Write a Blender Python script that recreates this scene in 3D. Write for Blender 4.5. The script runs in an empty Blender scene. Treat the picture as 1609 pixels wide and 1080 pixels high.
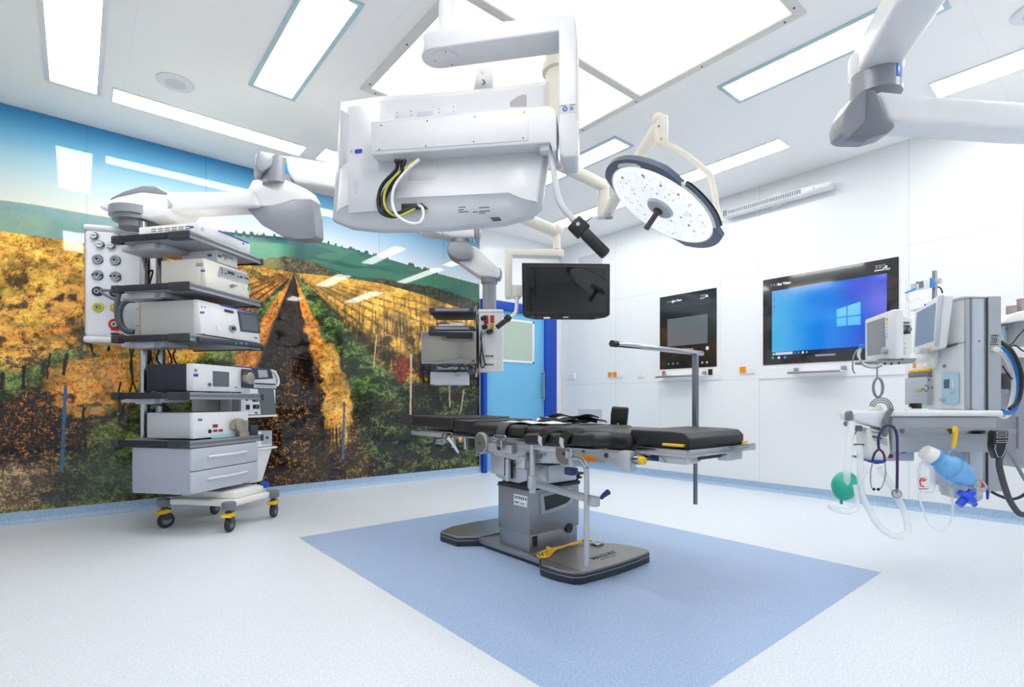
import bpy, bmesh, math, random
import numpy as np
from mathutils import Vector, Matrix, Quaternion

# ------------------------------------------------------------------ camera, world, exposure
SC = bpy.context.scene
COL = SC.collection
YAW = math.radians(50.2)          # heading of the lens measured from the +X axis (along the mural wall)
EYE = 0.90                        # height of the lens above the floor
FPX = 821.0                       # focal length in pixels of a 1609 px wide frame
cam_data = bpy.data.cameras.new('camera')
cam_data.sensor_width = 36.0
cam_data.lens = FPX / 1609.0 * 36.0
cam_data.shift_y = (630.0 - 540.0) / 1609.0
cam_data.clip_start = 0.02
cam = bpy.data.objects.new('camera', cam_data)
cam.location = (0, 0, EYE)
cam.rotation_euler = (math.radians(90), 0, YAW - math.radians(90))
COL.objects.link(cam)
SC.camera = cam
SC.view_settings.view_transform = 'Standard'
SC.view_settings.look = 'None'
SC.view_settings.gamma = 1.0
SC.view_settings.use_curve_mapping = False
SC.view_settings.exposure = 0.96
world = bpy.data.worlds.new('world')
SC.world = world
world.use_nodes = True
world.node_tree.nodes['Background'].inputs[0].default_value = (0.75, 0.85, 1.0, 1)
world.node_tree.nodes['Background'].inputs[1].default_value = 0.3
SC.cycles.max_bounces = 10
SC.cycles.diffuse_bounces = 6
SC.cycles.glossy_bounces = 4
SC.cycles.transmission_bounces = 6
SC.cycles.transparent_max_bounces = 8
SC.cycles.caustics_reflective = False
SC.cycles.caustics_refractive = False

LUM = 9.0       # radiance of the fluorescent luminaires
LAM = 0.75      # radiance of the large laminar-flow diffusers
CEIL = 3.064    # ceiling height
WL = 5.27       # mural wall plane  Y = WL
WR = 5.29       # screen wall plane X = WR
PI = math.pi

# ------------------------------------------------------------------ measuring helpers
FX, FY = math.cos(YAW), math.sin(YAW)
def ray(px, py):
    t = (px - 804.5) / FPX
    return Vector((FX + FY * t, FY - FX * t, (630.0 - py) / FPX))
def atd(px, py, d): r = ray(px, py); return Vector((r.x * d, r.y * d, EYE + r.z * d))
def onz(px, py, z): return atd(px, py, (z - EYE) / ray(px, py).z)
def ony(px, py, y=WL): return atd(px, py, y / ray(px, py).y)
def onx(px, py, x=WR): return atd(px, py, x / ray(px, py).x)

# ------------------------------------------------------------------ materials
def lin(c):
    return tuple((v / 255.0 / 12.92) if v / 255.0 <= 0.04045 else ((v / 255.0 + 0.055) / 1.055) ** 2.4 for v in c)
MATS = {}
def mat(name, rgb, rough=0.5, metal=0.0, var=0.04, scale=18.0, emit=0.0, emit_rgb=None, trans=0.0, alpha=1.0, coat=0.0, brushed=None, bump=0.0, ior=1.5):
    if name in MATS: return MATS[name]
    m = bpy.data.materials.new(name); m.use_nodes = True
    nt = m.node_tree; b = nt.nodes['Principled BSDF']
    tc = nt.nodes.new('ShaderNodeTexCoord'); mp = nt.nodes.new('ShaderNodeMapping')
    nt.links.new(tc.outputs['Object'], mp.inputs[0])
    if brushed: mp.inputs['Scale'].default_value = brushed
    nz = nt.nodes.new('ShaderNodeTexNoise'); nz.inputs['Scale'].default_value = scale; nz.inputs['Detail'].default_value = 3
    nt.links.new(mp.outputs[0], nz.inputs['Vector'])
    l = lin(rgb)
    mx = nt.nodes.new('ShaderNodeMix'); mx.data_type = 'RGBA'
    mx.inputs['A'].default_value = (l[0] * (1 - var), l[1] * (1 - var), l[2] * (1 - var), 1)
    mx.inputs['B'].default_value = (min(1, l[0] * (1 + var)), min(1, l[1] * (1 + var)), min(1, l[2] * (1 + var)), 1)
    nt.links.new(nz.outputs['Fac'], mx.inputs['Factor'])
    nt.links.new(mx.outputs['Result'], b.inputs['Base Color'])
    mr = nt.nodes.new('ShaderNodeMapRange')
    mr.inputs['To Min'].default_value = max(0.02, rough * 0.85); mr.inputs['To Max'].default_value = min(1, rough * 1.15)
    nt.links.new(nz.outputs['Fac'], mr.inputs['Value']); nt.links.new(mr.outputs[0], b.inputs['Roughness'])
    b.inputs['Metallic'].default_value = metal
    b.inputs['Transmission Weight'].default_value = trans
    b.inputs['Alpha'].default_value = alpha
    b.inputs['Coat Weight'].default_value = coat
    b.inputs['IOR'].default_value = ior
    if emit:
        b.inputs['Emission Color'].default_value = (*lin(emit_rgb or rgb), 1)
        b.inputs['Emission Strength'].default_value = emit
    if bump:
        bp = nt.nodes.new('ShaderNodeBump'); bp.inputs['Strength'].default_value = bump; bp.inputs['Distance'].default_value = 0.002
        nt.links.new(nz.outputs['Fac'], bp.inputs['Height']); nt.links.new(bp.outputs[0], b.inputs['Normal'])
    MATS[name] = m
    return m

WHITE = mat('white_enamel', (228, 229, 232), 0.32, coat=0.15)
CREAM = mat('cream_enamel', (240, 236, 224), 0.35)
OFFW = mat('off_white_plastic', (232, 231, 226), 0.4)
LGREY = mat('light_grey_enamel', (184, 188, 195), 0.4)
MGREY = mat('mid_grey_plastic', (112, 116, 124), 0.42)
DGREY = mat('dark_grey_plastic', (54, 58, 68), 0.45)
NAVY = mat('navy_plastic', (22, 28, 48), 0.42)
SILVER = mat('satin_silver', (158, 160, 166), 0.38, metal=0.7)
SHELL = mat('silver_shell_paint', (144, 147, 155), 0.36, metal=0.35)
STEEL = mat('brushed_steel', (150, 146, 142), 0.3, metal=1.0, brushed=(1, 1, 30), scale=6, var=0.05)
CHROME = mat('polished_chrome', (172, 176, 182), 0.16, metal=1.0)
BLACK = mat('black_plastic', (22, 23, 27), 0.4)
PAD = mat('black_padding', (20, 20, 22), 0.45, scale=60, bump=0.15)
FABRIC = mat('black_strap_fabric', (24, 25, 30), 0.9, scale=90, bump=0.4)
LINEN = mat('pale_linen', (222, 222, 226), 0.9, scale=80, bump=0.3)
RUBBER = mat('dark_rubber', (44, 46, 52), 0.7)
YELLOW = mat('yellow_plastic', (238, 190, 20), 0.4)
ORANGE = mat('orange_plastic', (228, 140, 24), 0.4)
RED = mat('red_plastic', (196, 44, 30), 0.4)
GREEN = mat('green_plastic', (24, 168, 110), 0.4)
BLUE = mat('blue_plastic', (0, 70, 178), 0.4)
DBLUE = mat('dark_blue_plastic', (24, 46, 104), 0.4)
STICK = mat('blue_sticker', (44, 62, 178), 0.5)
CYAN = mat('cyan_plastic', (0, 150, 220), 0.35)
GLASSB = mat('black_glass', (14, 15, 19), 0.06, coat=0.5)
SCREENOFF = mat('unlit_screen', (92, 98, 104), 0.12)
INK = mat('printed_ink', (52, 56, 64), 0.6)
PALEINK = mat('pale_print', (170, 174, 180), 0.6)
CLEAR = mat('clear_tubing', (248, 250, 252), 0.25, alpha=0.5, emit=0.0)
CLEARB = mat('clear_plastic', (232, 238, 244), 0.15, alpha=0.35)
CABLE = mat('grey_cable', (132, 138, 142), 0.45)
BCABLE = mat('black_cable', (20, 20, 24), 0.45)

# ------------------------------------------------------------------ geometry helper
class G:
    """collects shapes into one bmesh; m = material slot"""
    def __init__(s): s.bm = bmesh.new()
    def _new(s, vs, fs, m=0, M=None):
        bv = [s.bm.verts.new(M @ Vector(v) if M is not None else Vector(v)) for v in vs]
        out = []
        for f in fs:
            try:
                nf = s.bm.faces.new([bv[i] for i in f]); nf.material_index = m; nf.smooth = True; out.append(nf)
            except ValueError: pass
        return bv, out
    def _bevel(s, bv, fs, w, seg):
        ed = set(e for f in fs for e in f.edges)
        m = fs[0].material_index
        r = bmesh.ops.bevel(s.bm, geom=list(ed), offset=w, segments=seg, profile=0.5, affect='EDGES', clamp_overlap=True)
        for f in r['faces']: f.material_index = m; f.smooth = True
    def box(s, c, size, bev=0.0, seg=2, rot=None, m=0):
        x, y, z = size[0] / 2, size[1] / 2, size[2] / 2
        vs = [(-x, -y, -z), (x, -y, -z), (x, y, -z), (-x, y, -z), (-x, -y, z), (x, -y, z), (x, y, z), (-x, y, z)]
        fs = [(0, 3, 2, 1), (4, 5, 6, 7), (0, 1, 5, 4), (1, 2, 6, 5), (2, 3, 7, 6), (3, 0, 4, 7)]
        M = Matrix.Translation(c)
        if rot is not None:
            M = M @ (rot.to_4x4() if isinstance(rot, Matrix) else Matrix.Rotation(rot, 4, 'Z'))
        bv, f = s._new(vs, fs, m, M)
        if bev: s._bevel(bv, f, min(bev, min(size) * 0.49), seg)
        return s
    def hexa(s, p, m=0, bev=0.0, seg=2):
        """eight corners: bottom ring then top ring"""
        fs = [(0, 3, 2, 1), (4, 5, 6, 7), (0, 1, 5, 4), (1, 2, 6, 5), (2, 3, 7, 6), (3, 0, 4, 7)]
        bv, f = s._new(p, fs, m)
        bmesh.ops.recalc_face_normals(s.bm, faces=f)
        if bev: s._bevel(bv, f, bev, seg)
        return s
    def ring(s, rings, m=0, cap0=True, cap1=True, close=False):
        n = len(rings[0]); vs = [v for r in rings for v in r]; fs = []
        k = len(rings)
        for i in range(k if close else k - 1):
            for j in range(n):
                a, b = i * n + j, i * n + (j + 1) % n
                c, d = ((i + 1) % k) * n + (j + 1) % n, ((i + 1) % k) * n + j
                fs.append((a, b, c, d))
        if not close:
            if cap0: fs.append(tuple(range(n - 1, -1, -1)))
            if cap1: fs.append(tuple((k - 1) * n + j for j in range(n)))
        bv, f = s._new(vs, fs, m)
        bmesh.ops.recalc_face_normals(s.bm, faces=f)
        return s
    @staticmethod
    def _basis(ax):
        ax = Vector(ax).normalized()
        u = ax.cross(Vector((0, 0, 1)) if abs(ax.z) < 0.95 else Vector((1, 0, 0))).normalized()
        return ax, u, ax.cross(u).normalized()
    def cyl(s, p0, p1, r, r1=None, n=24, m=0, sx=1.0, bev=0.0):
        p0, p1 = Vector(p0), Vector(p1); r1 = r if r1 is None else r1
        ax, u, v = s._basis(p1 - p0)
        L = (p1 - p0).length
        if bev:
            b = min(bev, L * 0.45, r * 0.9, r1 * 0.9)
            prof = [(0, r - b), (b * 0.3, r - b * 0.3), (b, r), (L - b, r1), (L - b * 0.3, r1 - b * 0.3), (L, r1 - b)]
        else: prof = [(0, r), (L, r1)]
        rings = [[p0 + ax * t + (u * math.cos(a) * sx + v * math.sin(a)) * q for a in [2 * PI * k / n for k in range(n)]] for t, q in prof]
        return s.ring(rings, m)
    def lathe(s, prof, o, ax=(0, 0, 1), n=32, m=0, cap=True):
        ax, u, v = s._basis(ax); o = Vector(o)
        rings = [[o + ax * z + (u * math.cos(2 * PI * k / n) + v * math.sin(2 * PI * k / n)) * max(r, 1e-5) for k in range(n)] for r, z in prof]
        return s.ring(rings, m, cap, cap)
    def tube(s, pts, r, n=10, m=0, smooth=True, sub=6, closed=False, flat=1.0):
        pts = [Vector(p) for p in pts]
        if smooth and len(pts) > 2:
            q = []
            N = len(pts)
            rng = range(N) if closed else range(N - 1)
            for i in rng:
                if closed: p0, p1, p2, p3 = pts[(i - 1) % N], pts[i], pts[(i + 1) % N], pts[(i + 2) % N]
                else: p0, p1, p2, p3 = pts[max(i - 1, 0)], pts[i], pts[i + 1], pts[min(i + 2, N - 1)]
                for k in range(sub):
                    t = k / sub
                    q.append(0.5 * ((2 * p1) + (p2 - p0) * t + (2 * p0 - 5 * p1 + 4 * p2 - p3) * t * t + (3 * p1 - p0 - 3 * p2 + p3) * t ** 3))
            if not closed: q.append(pts[-1])
            pts = q
        N = len(pts)
        def tan(i):
            a, b = (pts[(i - 1) % N], pts[(i + 1) % N]) if closed else (pts[max(i - 1, 0)], pts[min(i + 1, N - 1)])
            d = b - a
            return d.normalized() if d.length > 1e-9 else Vector((0, 0, 1))
        t0 = tan(0); _, u, v = s._basis(t0)
        rings = []
        for i in range(N):
            t = tan(i)
            u = (u - t * u.dot(t)); u = u.normalized() if u.length > 1e-6 else s._basis(t)[1]
            v = t.cross(u)
            rr = r if not isinstance(r, (list, tuple)) else r[0] + (r[1] - r[0]) * i / max(1, N - 1)
            rings.append([pts[i] + (u * math.cos(2 * PI * k / n) + v * math.sin(2 * PI * k / n) * flat) * rr for k in range(n)])
        return s.ring(rings, m, close=closed)
    def prism(s, poly, d, o=(0, 0, 0), X=(1, 0, 0), Y=(0, 1, 0), bev=0.0, seg=2, m=0):
        """polygon in the plane (o, X, Y), extruded by d along X x Y"""
        o, X, Y = Vector(o), Vector(X).normalized(), Vector(Y).normalized(); N = X.cross(Y)
        n = len(poly)
        vs = [o + X * a + Y * b for a, b in poly] + [o + X * a + Y * b + N * d for a, b in poly]
        fs = [tuple(range(n - 1, -1, -1)), tuple(range(n, 2 * n))] + [(i, (i + 1) % n, n + (i + 1) % n, n + i) for i in range(n)]
        bv, f = s._new(vs, fs, m)
        bmesh.ops.recalc_face_normals(s.bm, faces=f)
        if bev: s._bevel(bv, f, bev, seg)
        return s
    def ball(s, c, r, n=20, m=0, rot=None):
        if not isinstance(r, (tuple, list)): r = (r, r, r)
        rings = []
        for i in range(1, n // 2):
            th = PI * i / (n // 2)
            rings.append([Vector((r[0] * math.sin(th) * math.cos(2 * PI * k / n), r[1] * math.sin(th) * math.sin(2 * PI * k / n), -r[2] * math.cos(th))) for k in range(n)])
        if rot is not None: rings = [[rot @ v for v in q] for q in rings]
        c = Vector(c)
        return s.ring([[v + c for v in q] for q in rings], m)
    def quad(s, a, b, c, d, m=0):
        s._new([a, b, c, d], [(0, 1, 2, 3)], m); return s
    def rrect(s, w, h, r, d, o, X, Y, m=0, bev=0.0, k=5):
        """rounded-rectangle plate centred on o"""
        pts = []
        for cx, cy, a0 in ((w / 2 - r, h / 2 - r, 0), (-w / 2 + r, h / 2 - r, PI / 2), (-w / 2 + r, -h / 2 + r, PI), (w / 2 - r, -h / 2 + r, 1.5 * PI)):
            for i in range(k + 1):
                a = a0 + PI / 2 * i / k
                pts.append((cx + r * math.cos(a), cy + r * math.sin(a)))
        return s.prism(pts, d, o, X, Y, bev=bev, m=m)
    def text(s, body, size, o, X, Y, m=0, depth=0.0006, align='CENTER', bold=0.0):
        cu = bpy.data.curves.new('t', 'FONT'); cu.body = body; cu.size = size; cu.align_x = align; cu.align_y = 'CENTER'
        cu.extrude = depth; cu.resolution_u = 2; cu.offset = bold
        ob = bpy.data.objects.new('t', cu); COL.objects.link(ob)
        dg = bpy.context.evaluated_depsgraph_get(); dg.update()
        me = bpy.data.meshes.new_from_object(ob.evaluated_get(dg))
        X, Y = Vector(X).normalized(), Vector(Y).normalized(); N = X.cross(Y); o = Vector(o)
        n0 = len(s.bm.faces)
        vs = [o + X * v.co.x + Y * v.co.y + N * v.co.z for v in me.vertices]
        s._new(vs, [tuple(p.vertices) for p in me.polygons], m)
        bpy.data.objects.remove(ob); bpy.data.curves.remove(cu); bpy.data.meshes.remove(me)
        return s
    def xf(s, M): bmesh.ops.transform(s.bm, matrix=M, verts=s.bm.verts); return s
    def obj(s, name, mats, parent=None, label=None, world=False, sharp=38, mods=None):
        if world and parent is not None:
            r = parent
            while r.parent: r = r.parent
            s.xf((Matrix.Translation(r.location) @ r.rotation_euler.to_matrix().to_4x4()).inverted())
        me = bpy.data.meshes.new(name); s.bm.to_mesh(me); s.bm.free()
        if not isinstance(mats, (list, tuple)): mats = [mats]
        for q in mats: me.materials.append(q)
        me.set_sharp_from_angle(angle=math.radians(sharp))
        o = bpy.data.objects.new(name, me); COL.objects.link(o)
        if parent is not None: o.parent = parent
        if label: o['label'] = label
        return o

def tag(o, label, cat, group=None, kind=None):
    o['label'] = label; o['category'] = cat
    if group: o['group'] = group
    if kind: o['kind'] = kind
    return o
def thing(name, label, cat, loc=(0, 0, 0), rz=0.0, group=None):
    o = bpy.data.objects.new(name, None); COL.objects.link(o)
    o.location = loc; o.rotation_euler = (0, 0, rz); o.empty_display_size = 0.05
    return tag(o, label, cat, group)
def struct(o): o['kind'] = 'structure'; return o
def single(o, label, cat, loc=None, group=None):
    """a thing that is one mesh: move its origin to its base"""
    me = o.data
    co = np.empty(len(me.vertices) * 3); me.vertices.foreach_get('co', co); co = co.reshape(-1, 3)
    b = Vector(((co[:, 0].min() + co[:, 0].max()) / 2, (co[:, 1].min() + co[:, 1].max()) / 2, co[:, 2].min())) if loc is None else Vector(loc)
    me.transform(Matrix.Translation(-b)); o.location = b
    return tag(o, label, cat, group)
def copy_tree(o, parent=None):
    c = o.copy(); COL.objects.link(c)
    if parent is not None: c.parent = parent
    for ch in list(o.children): copy_tree(ch, c)
    return c
# ------------------------------------------------------------------ the room
def speckle(name, base, spots, rough=0.35, dens=0.5):
    m = bpy.data.materials.new(name); m.use_nodes = True; nt = m.node_tree; b = nt.nodes['Principled BSDF']
    tc = nt.nodes.new('ShaderNodeTexCoord')
    cur = None
    def mixc(a_out, a_val, col, fac):
        mx = nt.nodes.new('ShaderNodeMix'); mx.data_type = 'RGBA'
        if a_out: nt.links.new(a_out, mx.inputs['A'])
        else: mx.inputs['A'].default_value = (*a_val, 1)
        mx.inputs['B'].default_value = (*col, 1); nt.links.new(fac, mx.inputs['Factor']); return mx.outputs['Result']
    for i, (col, sc, th) in enumerate(spots):
        nz = nt.nodes.new('ShaderNodeTexNoise'); nz.inputs['Scale'].default_value = sc; nz.inputs['Detail'].default_value = 2; nz.inputs['Roughness'].default_value = 0.7
        off = nt.nodes.new('ShaderNodeMapping'); off.inputs['Location'].default_value = (i * 3.1, i * 1.7, i)
        nt.links.new(tc.outputs['Object'], off.inputs[0]); nt.links.new(off.outputs[0], nz.inputs['Vector'])
        mr = nt.nodes.new('ShaderNodeMapRange'); mr.inputs['From Min'].default_value = th; mr.inputs['From Max'].default_value = th + 0.06
        nt.links.new(nz.outputs['Fac'], mr.inputs['Value'])
        cur = mixc(cur, lin(base), lin(col), mr.outputs[0])
    nt.links.new(cur, b.inputs['Base Color']); b.inputs['Roughness'].default_value = rough
    return m
FLOOR = speckle('pale_blue_speckled_vinyl', (213, 219, 226), [((229, 233, 237), 130, 0.52), ((184, 198, 216), 150, 0.60), ((238, 240, 243), 190, 0.63)])
INLAY = speckle('blue_speckled_vinyl', (155, 178, 211), [((172, 194, 222), 130, 0.52), ((126, 152, 194), 150, 0.57), ((184, 202, 227), 190, 0.62)])
COVEM = speckle('blue_cove_vinyl', (150, 178, 206), [((180, 200, 220), 130, 0.52), ((124, 152, 188), 150, 0.57)])
def panelled(name, rgb, rough=0.3, gx=None, gy=None, gz=None, w=0.004, dark=0.86):
    """painted sheet with thin panel joints at the given coordinates (metres, world axes)"""
    m = bpy.data.materials.new(name); m.use_nodes = True; nt = m.node_tree; b = nt.nodes['Principled BSDF']
    tc = nt.nodes.new('ShaderNodeTexCoord'); sp = nt.nodes.new('ShaderNodeSeparateXYZ'); nt.links.new(tc.outputs['Object'], sp.inputs[0])
    tot = None
    for ax, lst in (('X', gx), ('Y', gy), ('Z', gz)):
        for g in (lst or []):
            c = nt.nodes.new('ShaderNodeMath'); c.operation = 'COMPARE'; c.inputs[1].default_value = g; c.inputs[2].default_value = w / 2
            nt.links.new(sp.outputs[ax], c.inputs[0])
            if tot is None: tot = c.outputs[0]
            else:
                a = nt.nodes.new('ShaderNodeMath'); a.operation = 'MAXIMUM'; nt.links.new(tot, a.inputs[0]); nt.links.new(c.outputs[0], a.inputs[1]); tot = a.outputs[0]
    mx = nt.nodes.new('ShaderNodeMix'); mx.data_type = 'RGBA'; l = lin(rgb)
    mx.inputs['A'].default_value = (*l, 1); mx.inputs['B'].default_value = (l[0] * dark * .8, l[1] * dark * .85, l[2] * dark * .9, 1)
    if tot is not None: nt.links.new(tot, mx.inputs['Factor'])
    else: mx.inputs['Factor'].default_value = 0
    nt.links.new(mx.outputs['Result'], b.inputs['Base Color']); b.inputs['Roughness'].default_value = rough
    return m
X0, Y0 = -1.45, -1.75      # the two walls behind the lens
CEILM = panelled('white_ceiling_panels', (250, 249, 247), 0.4, gx=[0.88 - 0.6 * 3 * 1, 0.255, 1.40, 3.25, 4.02, 4.95], gy=[3.92, 2.68, 1.95, 0.6, 4.42, 4.98], w=0.003, dark=1.08)
WALLM = panelled('white_glass_wall', (226, 229, 231), 0.38, gy=[4.28, 3.62, 2.45, 1.22, 0.05], gz=[2.19, 1.12], w=0.004)
WALLB = panelled('white_wall_panels', (236, 237, 238), 0.3, gx=[0.0, 1.2, 2.4, 3.6, 4.8], gy=[0, 1.2, 2.4, 3.6, 4.8], w=0.004)

# floor: pale vinyl with the darker blue rectangle let in under the table
fx = [X0, 1.12, 3.24, WR]; fy = [Y0, 0.864, 3.54, WL]
g = G()
for i in range(3):
    for j in range(3):
        g.quad((fx[i], fy[j], 0), (fx[i + 1], fy[j], 0), (fx[i + 1], fy[j + 1], 0), (fx[i], fy[j + 1], 0), 1 if i == 1 and j == 1 else 0)
bmesh.ops.remove_doubles(g.bm, verts=g.bm.verts, dist=1e-5)
struct(g.obj('floor', [FLOOR, INLAY]))
t = 0.1
struct(G().box(((X0 + WR) / 2, (Y0 + WL) / 2, CEIL + t / 2), (WR - X0 + 0.4, WL - Y0 + 0.4, t)).obj('ceiling', CEILM))
struct(G().box(((X0 + WR) / 2, WL + t / 2 + 0.012, CEIL / 2), (WR - X0 + 0.2, t, CEIL)).obj('wall_left', WALLB))
struct(G().box((WR + t / 2, (Y0 + WL) / 2, CEIL / 2), (t, WL - Y0 + 0.2, CEIL)).obj('wall_right', WALLM))
struct(G().box(((X0 + WR) / 2, Y0 - t / 2, CEIL / 2), (WR - X0 + 0.2, t, CEIL)).obj('wall_near', WALLB))
struct(G().box((X0 - t / 2, (Y0 + WL) / 2, CEIL / 2), (t, WL - Y0 + 0.2, CEIL)).obj('wall_back', WALLB))
# coved vinyl skirting
def cove(name, p0, p1, inward, h=0.084, r=0.035):
    p0, p1, inward = Vector(p0), Vector(p1), Vector(inward)
    prof = [(0, h), (0.006, h), (0.006, r)] + [(0.006 + r - r * math.cos(a), r - r * math.sin(a) + 0.001) for a in [PI / 2 * k / 6 for k in range(1, 7)]] + [(0.006 + r, 0.0), (0, 0)]
    rings = [[p + inward * a + Vector((0, 0, b)) for a, b in prof] for p in (p0, p1)]
    return struct(G().ring(rings).obj(name, COVEM))
cove('baseboard_left', (X0, WL, 0), (3.878, WL, 0), (0, -1, 0))
cove('baseboard_right', (WR, Y0, 0), (WR, WL, 0), (-1, 0, 0))
cove('baseboard_near', (X0, Y0, 0), (WR, Y0, 0), (0, 1, 0))
cove('baseboard_back', (X0, Y0, 0), (X0, WL, 0), (1, 0, 0))

# ------------------------------------------------------------------ mural: a printed glass wall panel
rs = np.random.RandomState(5)
LAT = rs.rand(256, 256)
def vnoise(u, v, o=0):
    iu, iv = np.floor(u).astype(np.int64), np.floor(v).astype(np.int64)
    fu, fv = u - iu, v - iv
    fu, fv = fu * fu * (3 - 2 * fu), fv * fv * (3 - 2 * fv)
    L = lambda a, b: LAT[(a + 37 * o) & 255, (b + 91 * o) & 255]
    return (L(iu, iv) * (1 - fu) + L(iu + 1, iv) * fu) * (1 - fv) + (L(iu, iv + 1) * (1 - fu) + L(iu + 1, iv + 1) * fu) * fv
def fbm(u, v, oct=4, o=0, gain=0.55):
    s, a, t = 0, 1.0, 0
    for k in range(oct):
        s = s + a * vnoise(u * 2 ** k, v * 2 ** k, o + k); t += a; a *= gain
    return s / t
def ss(a, b, x):
    t = np.clip((x - a) / (b - a), 0, 1); return t * t * (3 - 2 * t)
def mixn(a, b, f): return a + (b - a) * f[..., None]
C = lambda *c: np.array(c, float)
def paint(px, py):
    """the vineyard picture; px, py = place on the print in pixels of the photograph"""
    wx = (vnoise(px / 9, py / 9, 70) - .5) * 5; wy = (vnoise(px / 9, py / 9, 77) - .5) * 4
    qx, qy = px + wx, py + wy
    n_big = fbm(px / 62, py / 40, 4, 1); n_mid = fbm(qx / 19, qy / 13, 4, 9)
    n_fin = fbm(qx / 7, qy / 5, 4, 20, .75); n_pix = fbm(px / 2.1, py / 1.9, 3, 30, .8)
    leaf = n_fin * .45 + n_pix * .55
    t_ = lambda a, b, f: mixn(a if isinstance(a, np.ndarray) and a.ndim == 3 else np.broadcast_to(C(*a), px.shape + (3,)), C(*b) if isinstance(b, tuple) else b, np.clip(f, 0, 1))
    sky_h = np.interp(px, [-400, 0, 60, 150, 230, 390, 440, 500, 560, 620, 680, 753, 900], [296, 314, 322, 338, 350, 368, 372, 379, 394, 410, 428, 447, 500])
    top = 162 + 0.256 * px
    t = np.clip((py - top) / (sky_h - top), 0, 1)[..., None]
    ks = [0, .25, .5, .75, 1.0]
    kc = [C(44, 128, 190), C(98, 170, 214), C(156, 200, 222), C(190, 214, 222), C(216, 224, 220)]
    kr = [C(62, 124, 176), C(92, 150, 196), C(128, 172, 208), C(162, 190, 218), C(192, 208, 226)]
    skyl = sum(np.clip(1 - np.abs(t - k) * 4, 0, 1) * c for k, c in zip(ks, kc))
    skyr = sum(np.clip(1 - np.abs(t - k) * 4, 0, 1) * c for k, c in zip(ks, kr))
    col = mixn(skyl, skyr, ss(300, 560, px))
    # far ridge, small shrubs on the skyline
    gate = ss(0.5, 0.62, fbm(px / 26, px * 0 + 8, 2, 4)) * ss(300, 380, px)
    bump = ss(.42, .75, fbm(px / 3.4, px * 0 + 3, 2, 2)) * 4.5 * gate
    below = py > sky_h - bump
    d = py - sky_h
    gl = t_((132, 168, 172), (120, 160, 158), ss(6, 36, d))
    gl = t_(gl, (142, 176, 156), ss(12, 20, d) * ss(56, 46, d) * ss(90, 60, px) * (.4 + .6 * n_mid))
    gl = t_(gl, (196, 208, 150), ss(2.5, 0, np.abs(d - 0)) * .6)
    gr = t_((52, 102, 108), (42, 88, 80), ss(0, 40, d))
    gr = t_(gr, (64, 122, 100), ss(.52, .6, fbm(px / 90 + py / 20, py / 8 - px / 36, 2, 6)) * .7)
    gr = t_(gr, (58, 106, 84), ss(560, 640, px) * ss(30, 10, d) * .6)
    gcol = mixn(gl, gr, ss(330, 440, px))
    gcol = t_(gcol, (108, 168, 144), ss(340, 380, px) * ss(470, 430, px) * ss(7, 14, d) * .9)
    gcol = t_(gcol, (34, 70, 84), ss(5, 1, np.abs(d - 2 + bump * .5)) * ss(300, 380, px) * ss(520, 480, px) * .8)
    gcol = t_(gcol, (70, 84, 70), (bump > 1) * (d < 1) * ss(450, 520, px) * .9)
    col = np.where(below[..., None], gcol * (0.95 + 0.1 * n_pix[..., None]), col)
    vt = np.interp(px, [-400, 0, 130, 300, 390, 462, 540, 600, 660, 700, 753, 900], [330, 363, 382, 402, 416, 429, 436, 446, 462, 477, 493, 530])
    h0 = np.interp(px, [-400, 0, 130, 250, 385, 410, 425, 440, 462, 490, 515, 545, 580, 600, 640, 680, 720, 753], [420, 420, 420, 420, 418, 410, 402, 404, 406, 410, 424, 434, 440, 436, 446, 452, 462, 478])
    hedge = (py > h0 + (n_mid - .5) * 9) & (py < vt + 2)
    hc = t_((44, 52, 44), (112, 96, 70), ss(.42, .62, leaf))
    hc = t_(hc, (140, 140, 84), ss(455, 430, px) * ss(.4, .6, n_mid) * .8)
    hc = t_(hc, (30, 44, 34), ss(560, 640, px) * .45)
    col = np.where(hedge[..., None], hc, col)
    # ------------- vineyard
    dy = np.maximum(py - 428, 1.0); s = (px - 462) / dy
    vine = py > vt + (n_pix - .5) * 3
    yl = t_((228, 160, 48), (255, 212, 104), ss(.4, .62, leaf))
    yl = t_(yl, (236, 156, 84), ss(.5, .68, n_big) * .5)
    yl = t_(yl, (120, 84, 36), ss(.46, .34, leaf) * .75)
    yl = t_(yl, (70, 52, 36), ss(.44, .30, n_mid + (leaf - .5) * .5) * ss(375, 470, py) * .85)
    yl = t_(yl, (74, 62, 52), ss(.56, .64, fbm(px / 46, py / 9, 3, 44)) * ss(440, 500, py) * ss(.6, .4, leaf) * .9)
    yl = t_(yl, (120, 124, 56), ss(.58, .7, fbm(px / 30, py / 10, 3, 91) + (leaf - .5) * .4) * ss(395, 450, py) * .4)
    og = t_((204, 120, 36), (242, 172, 76), ss(.4, .62, leaf)); og = t_(og, (84, 62, 34), ss(.44, .33, leaf) * .8)
    og = t_(og, (206, 84, 38), ss(.54, .68, n_mid) * .32)
    yb = t_((214, 150, 52), (252, 208, 120), ss(.42, .62, leaf)); yb = t_(yb, (112, 72, 26), ss(.42, .32, leaf) * .8)
    yr = t_((200, 146, 52), (238, 192, 96), ss(.4, .62, leaf))
    streak = fbm(px / 2.6, py / 26, 3, 61)
    yr = t_(yr, (96, 76, 40), ss(.52, .36, streak) * ss(450, 500, py) * .8)
    rowp = 0.5 + 0.5 * np.cos(2 * PI * np.log(np.maximum(s, .05)) * 4.2 + (n_mid - .5) * 2)
    yr = t_(yr, (92, 74, 38), ss(.6, .95, rowp) * ss(7, 3, s) * ss(436, 452, py) * (.25 + .55 * ss(.6, .4, leaf)))
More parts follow.
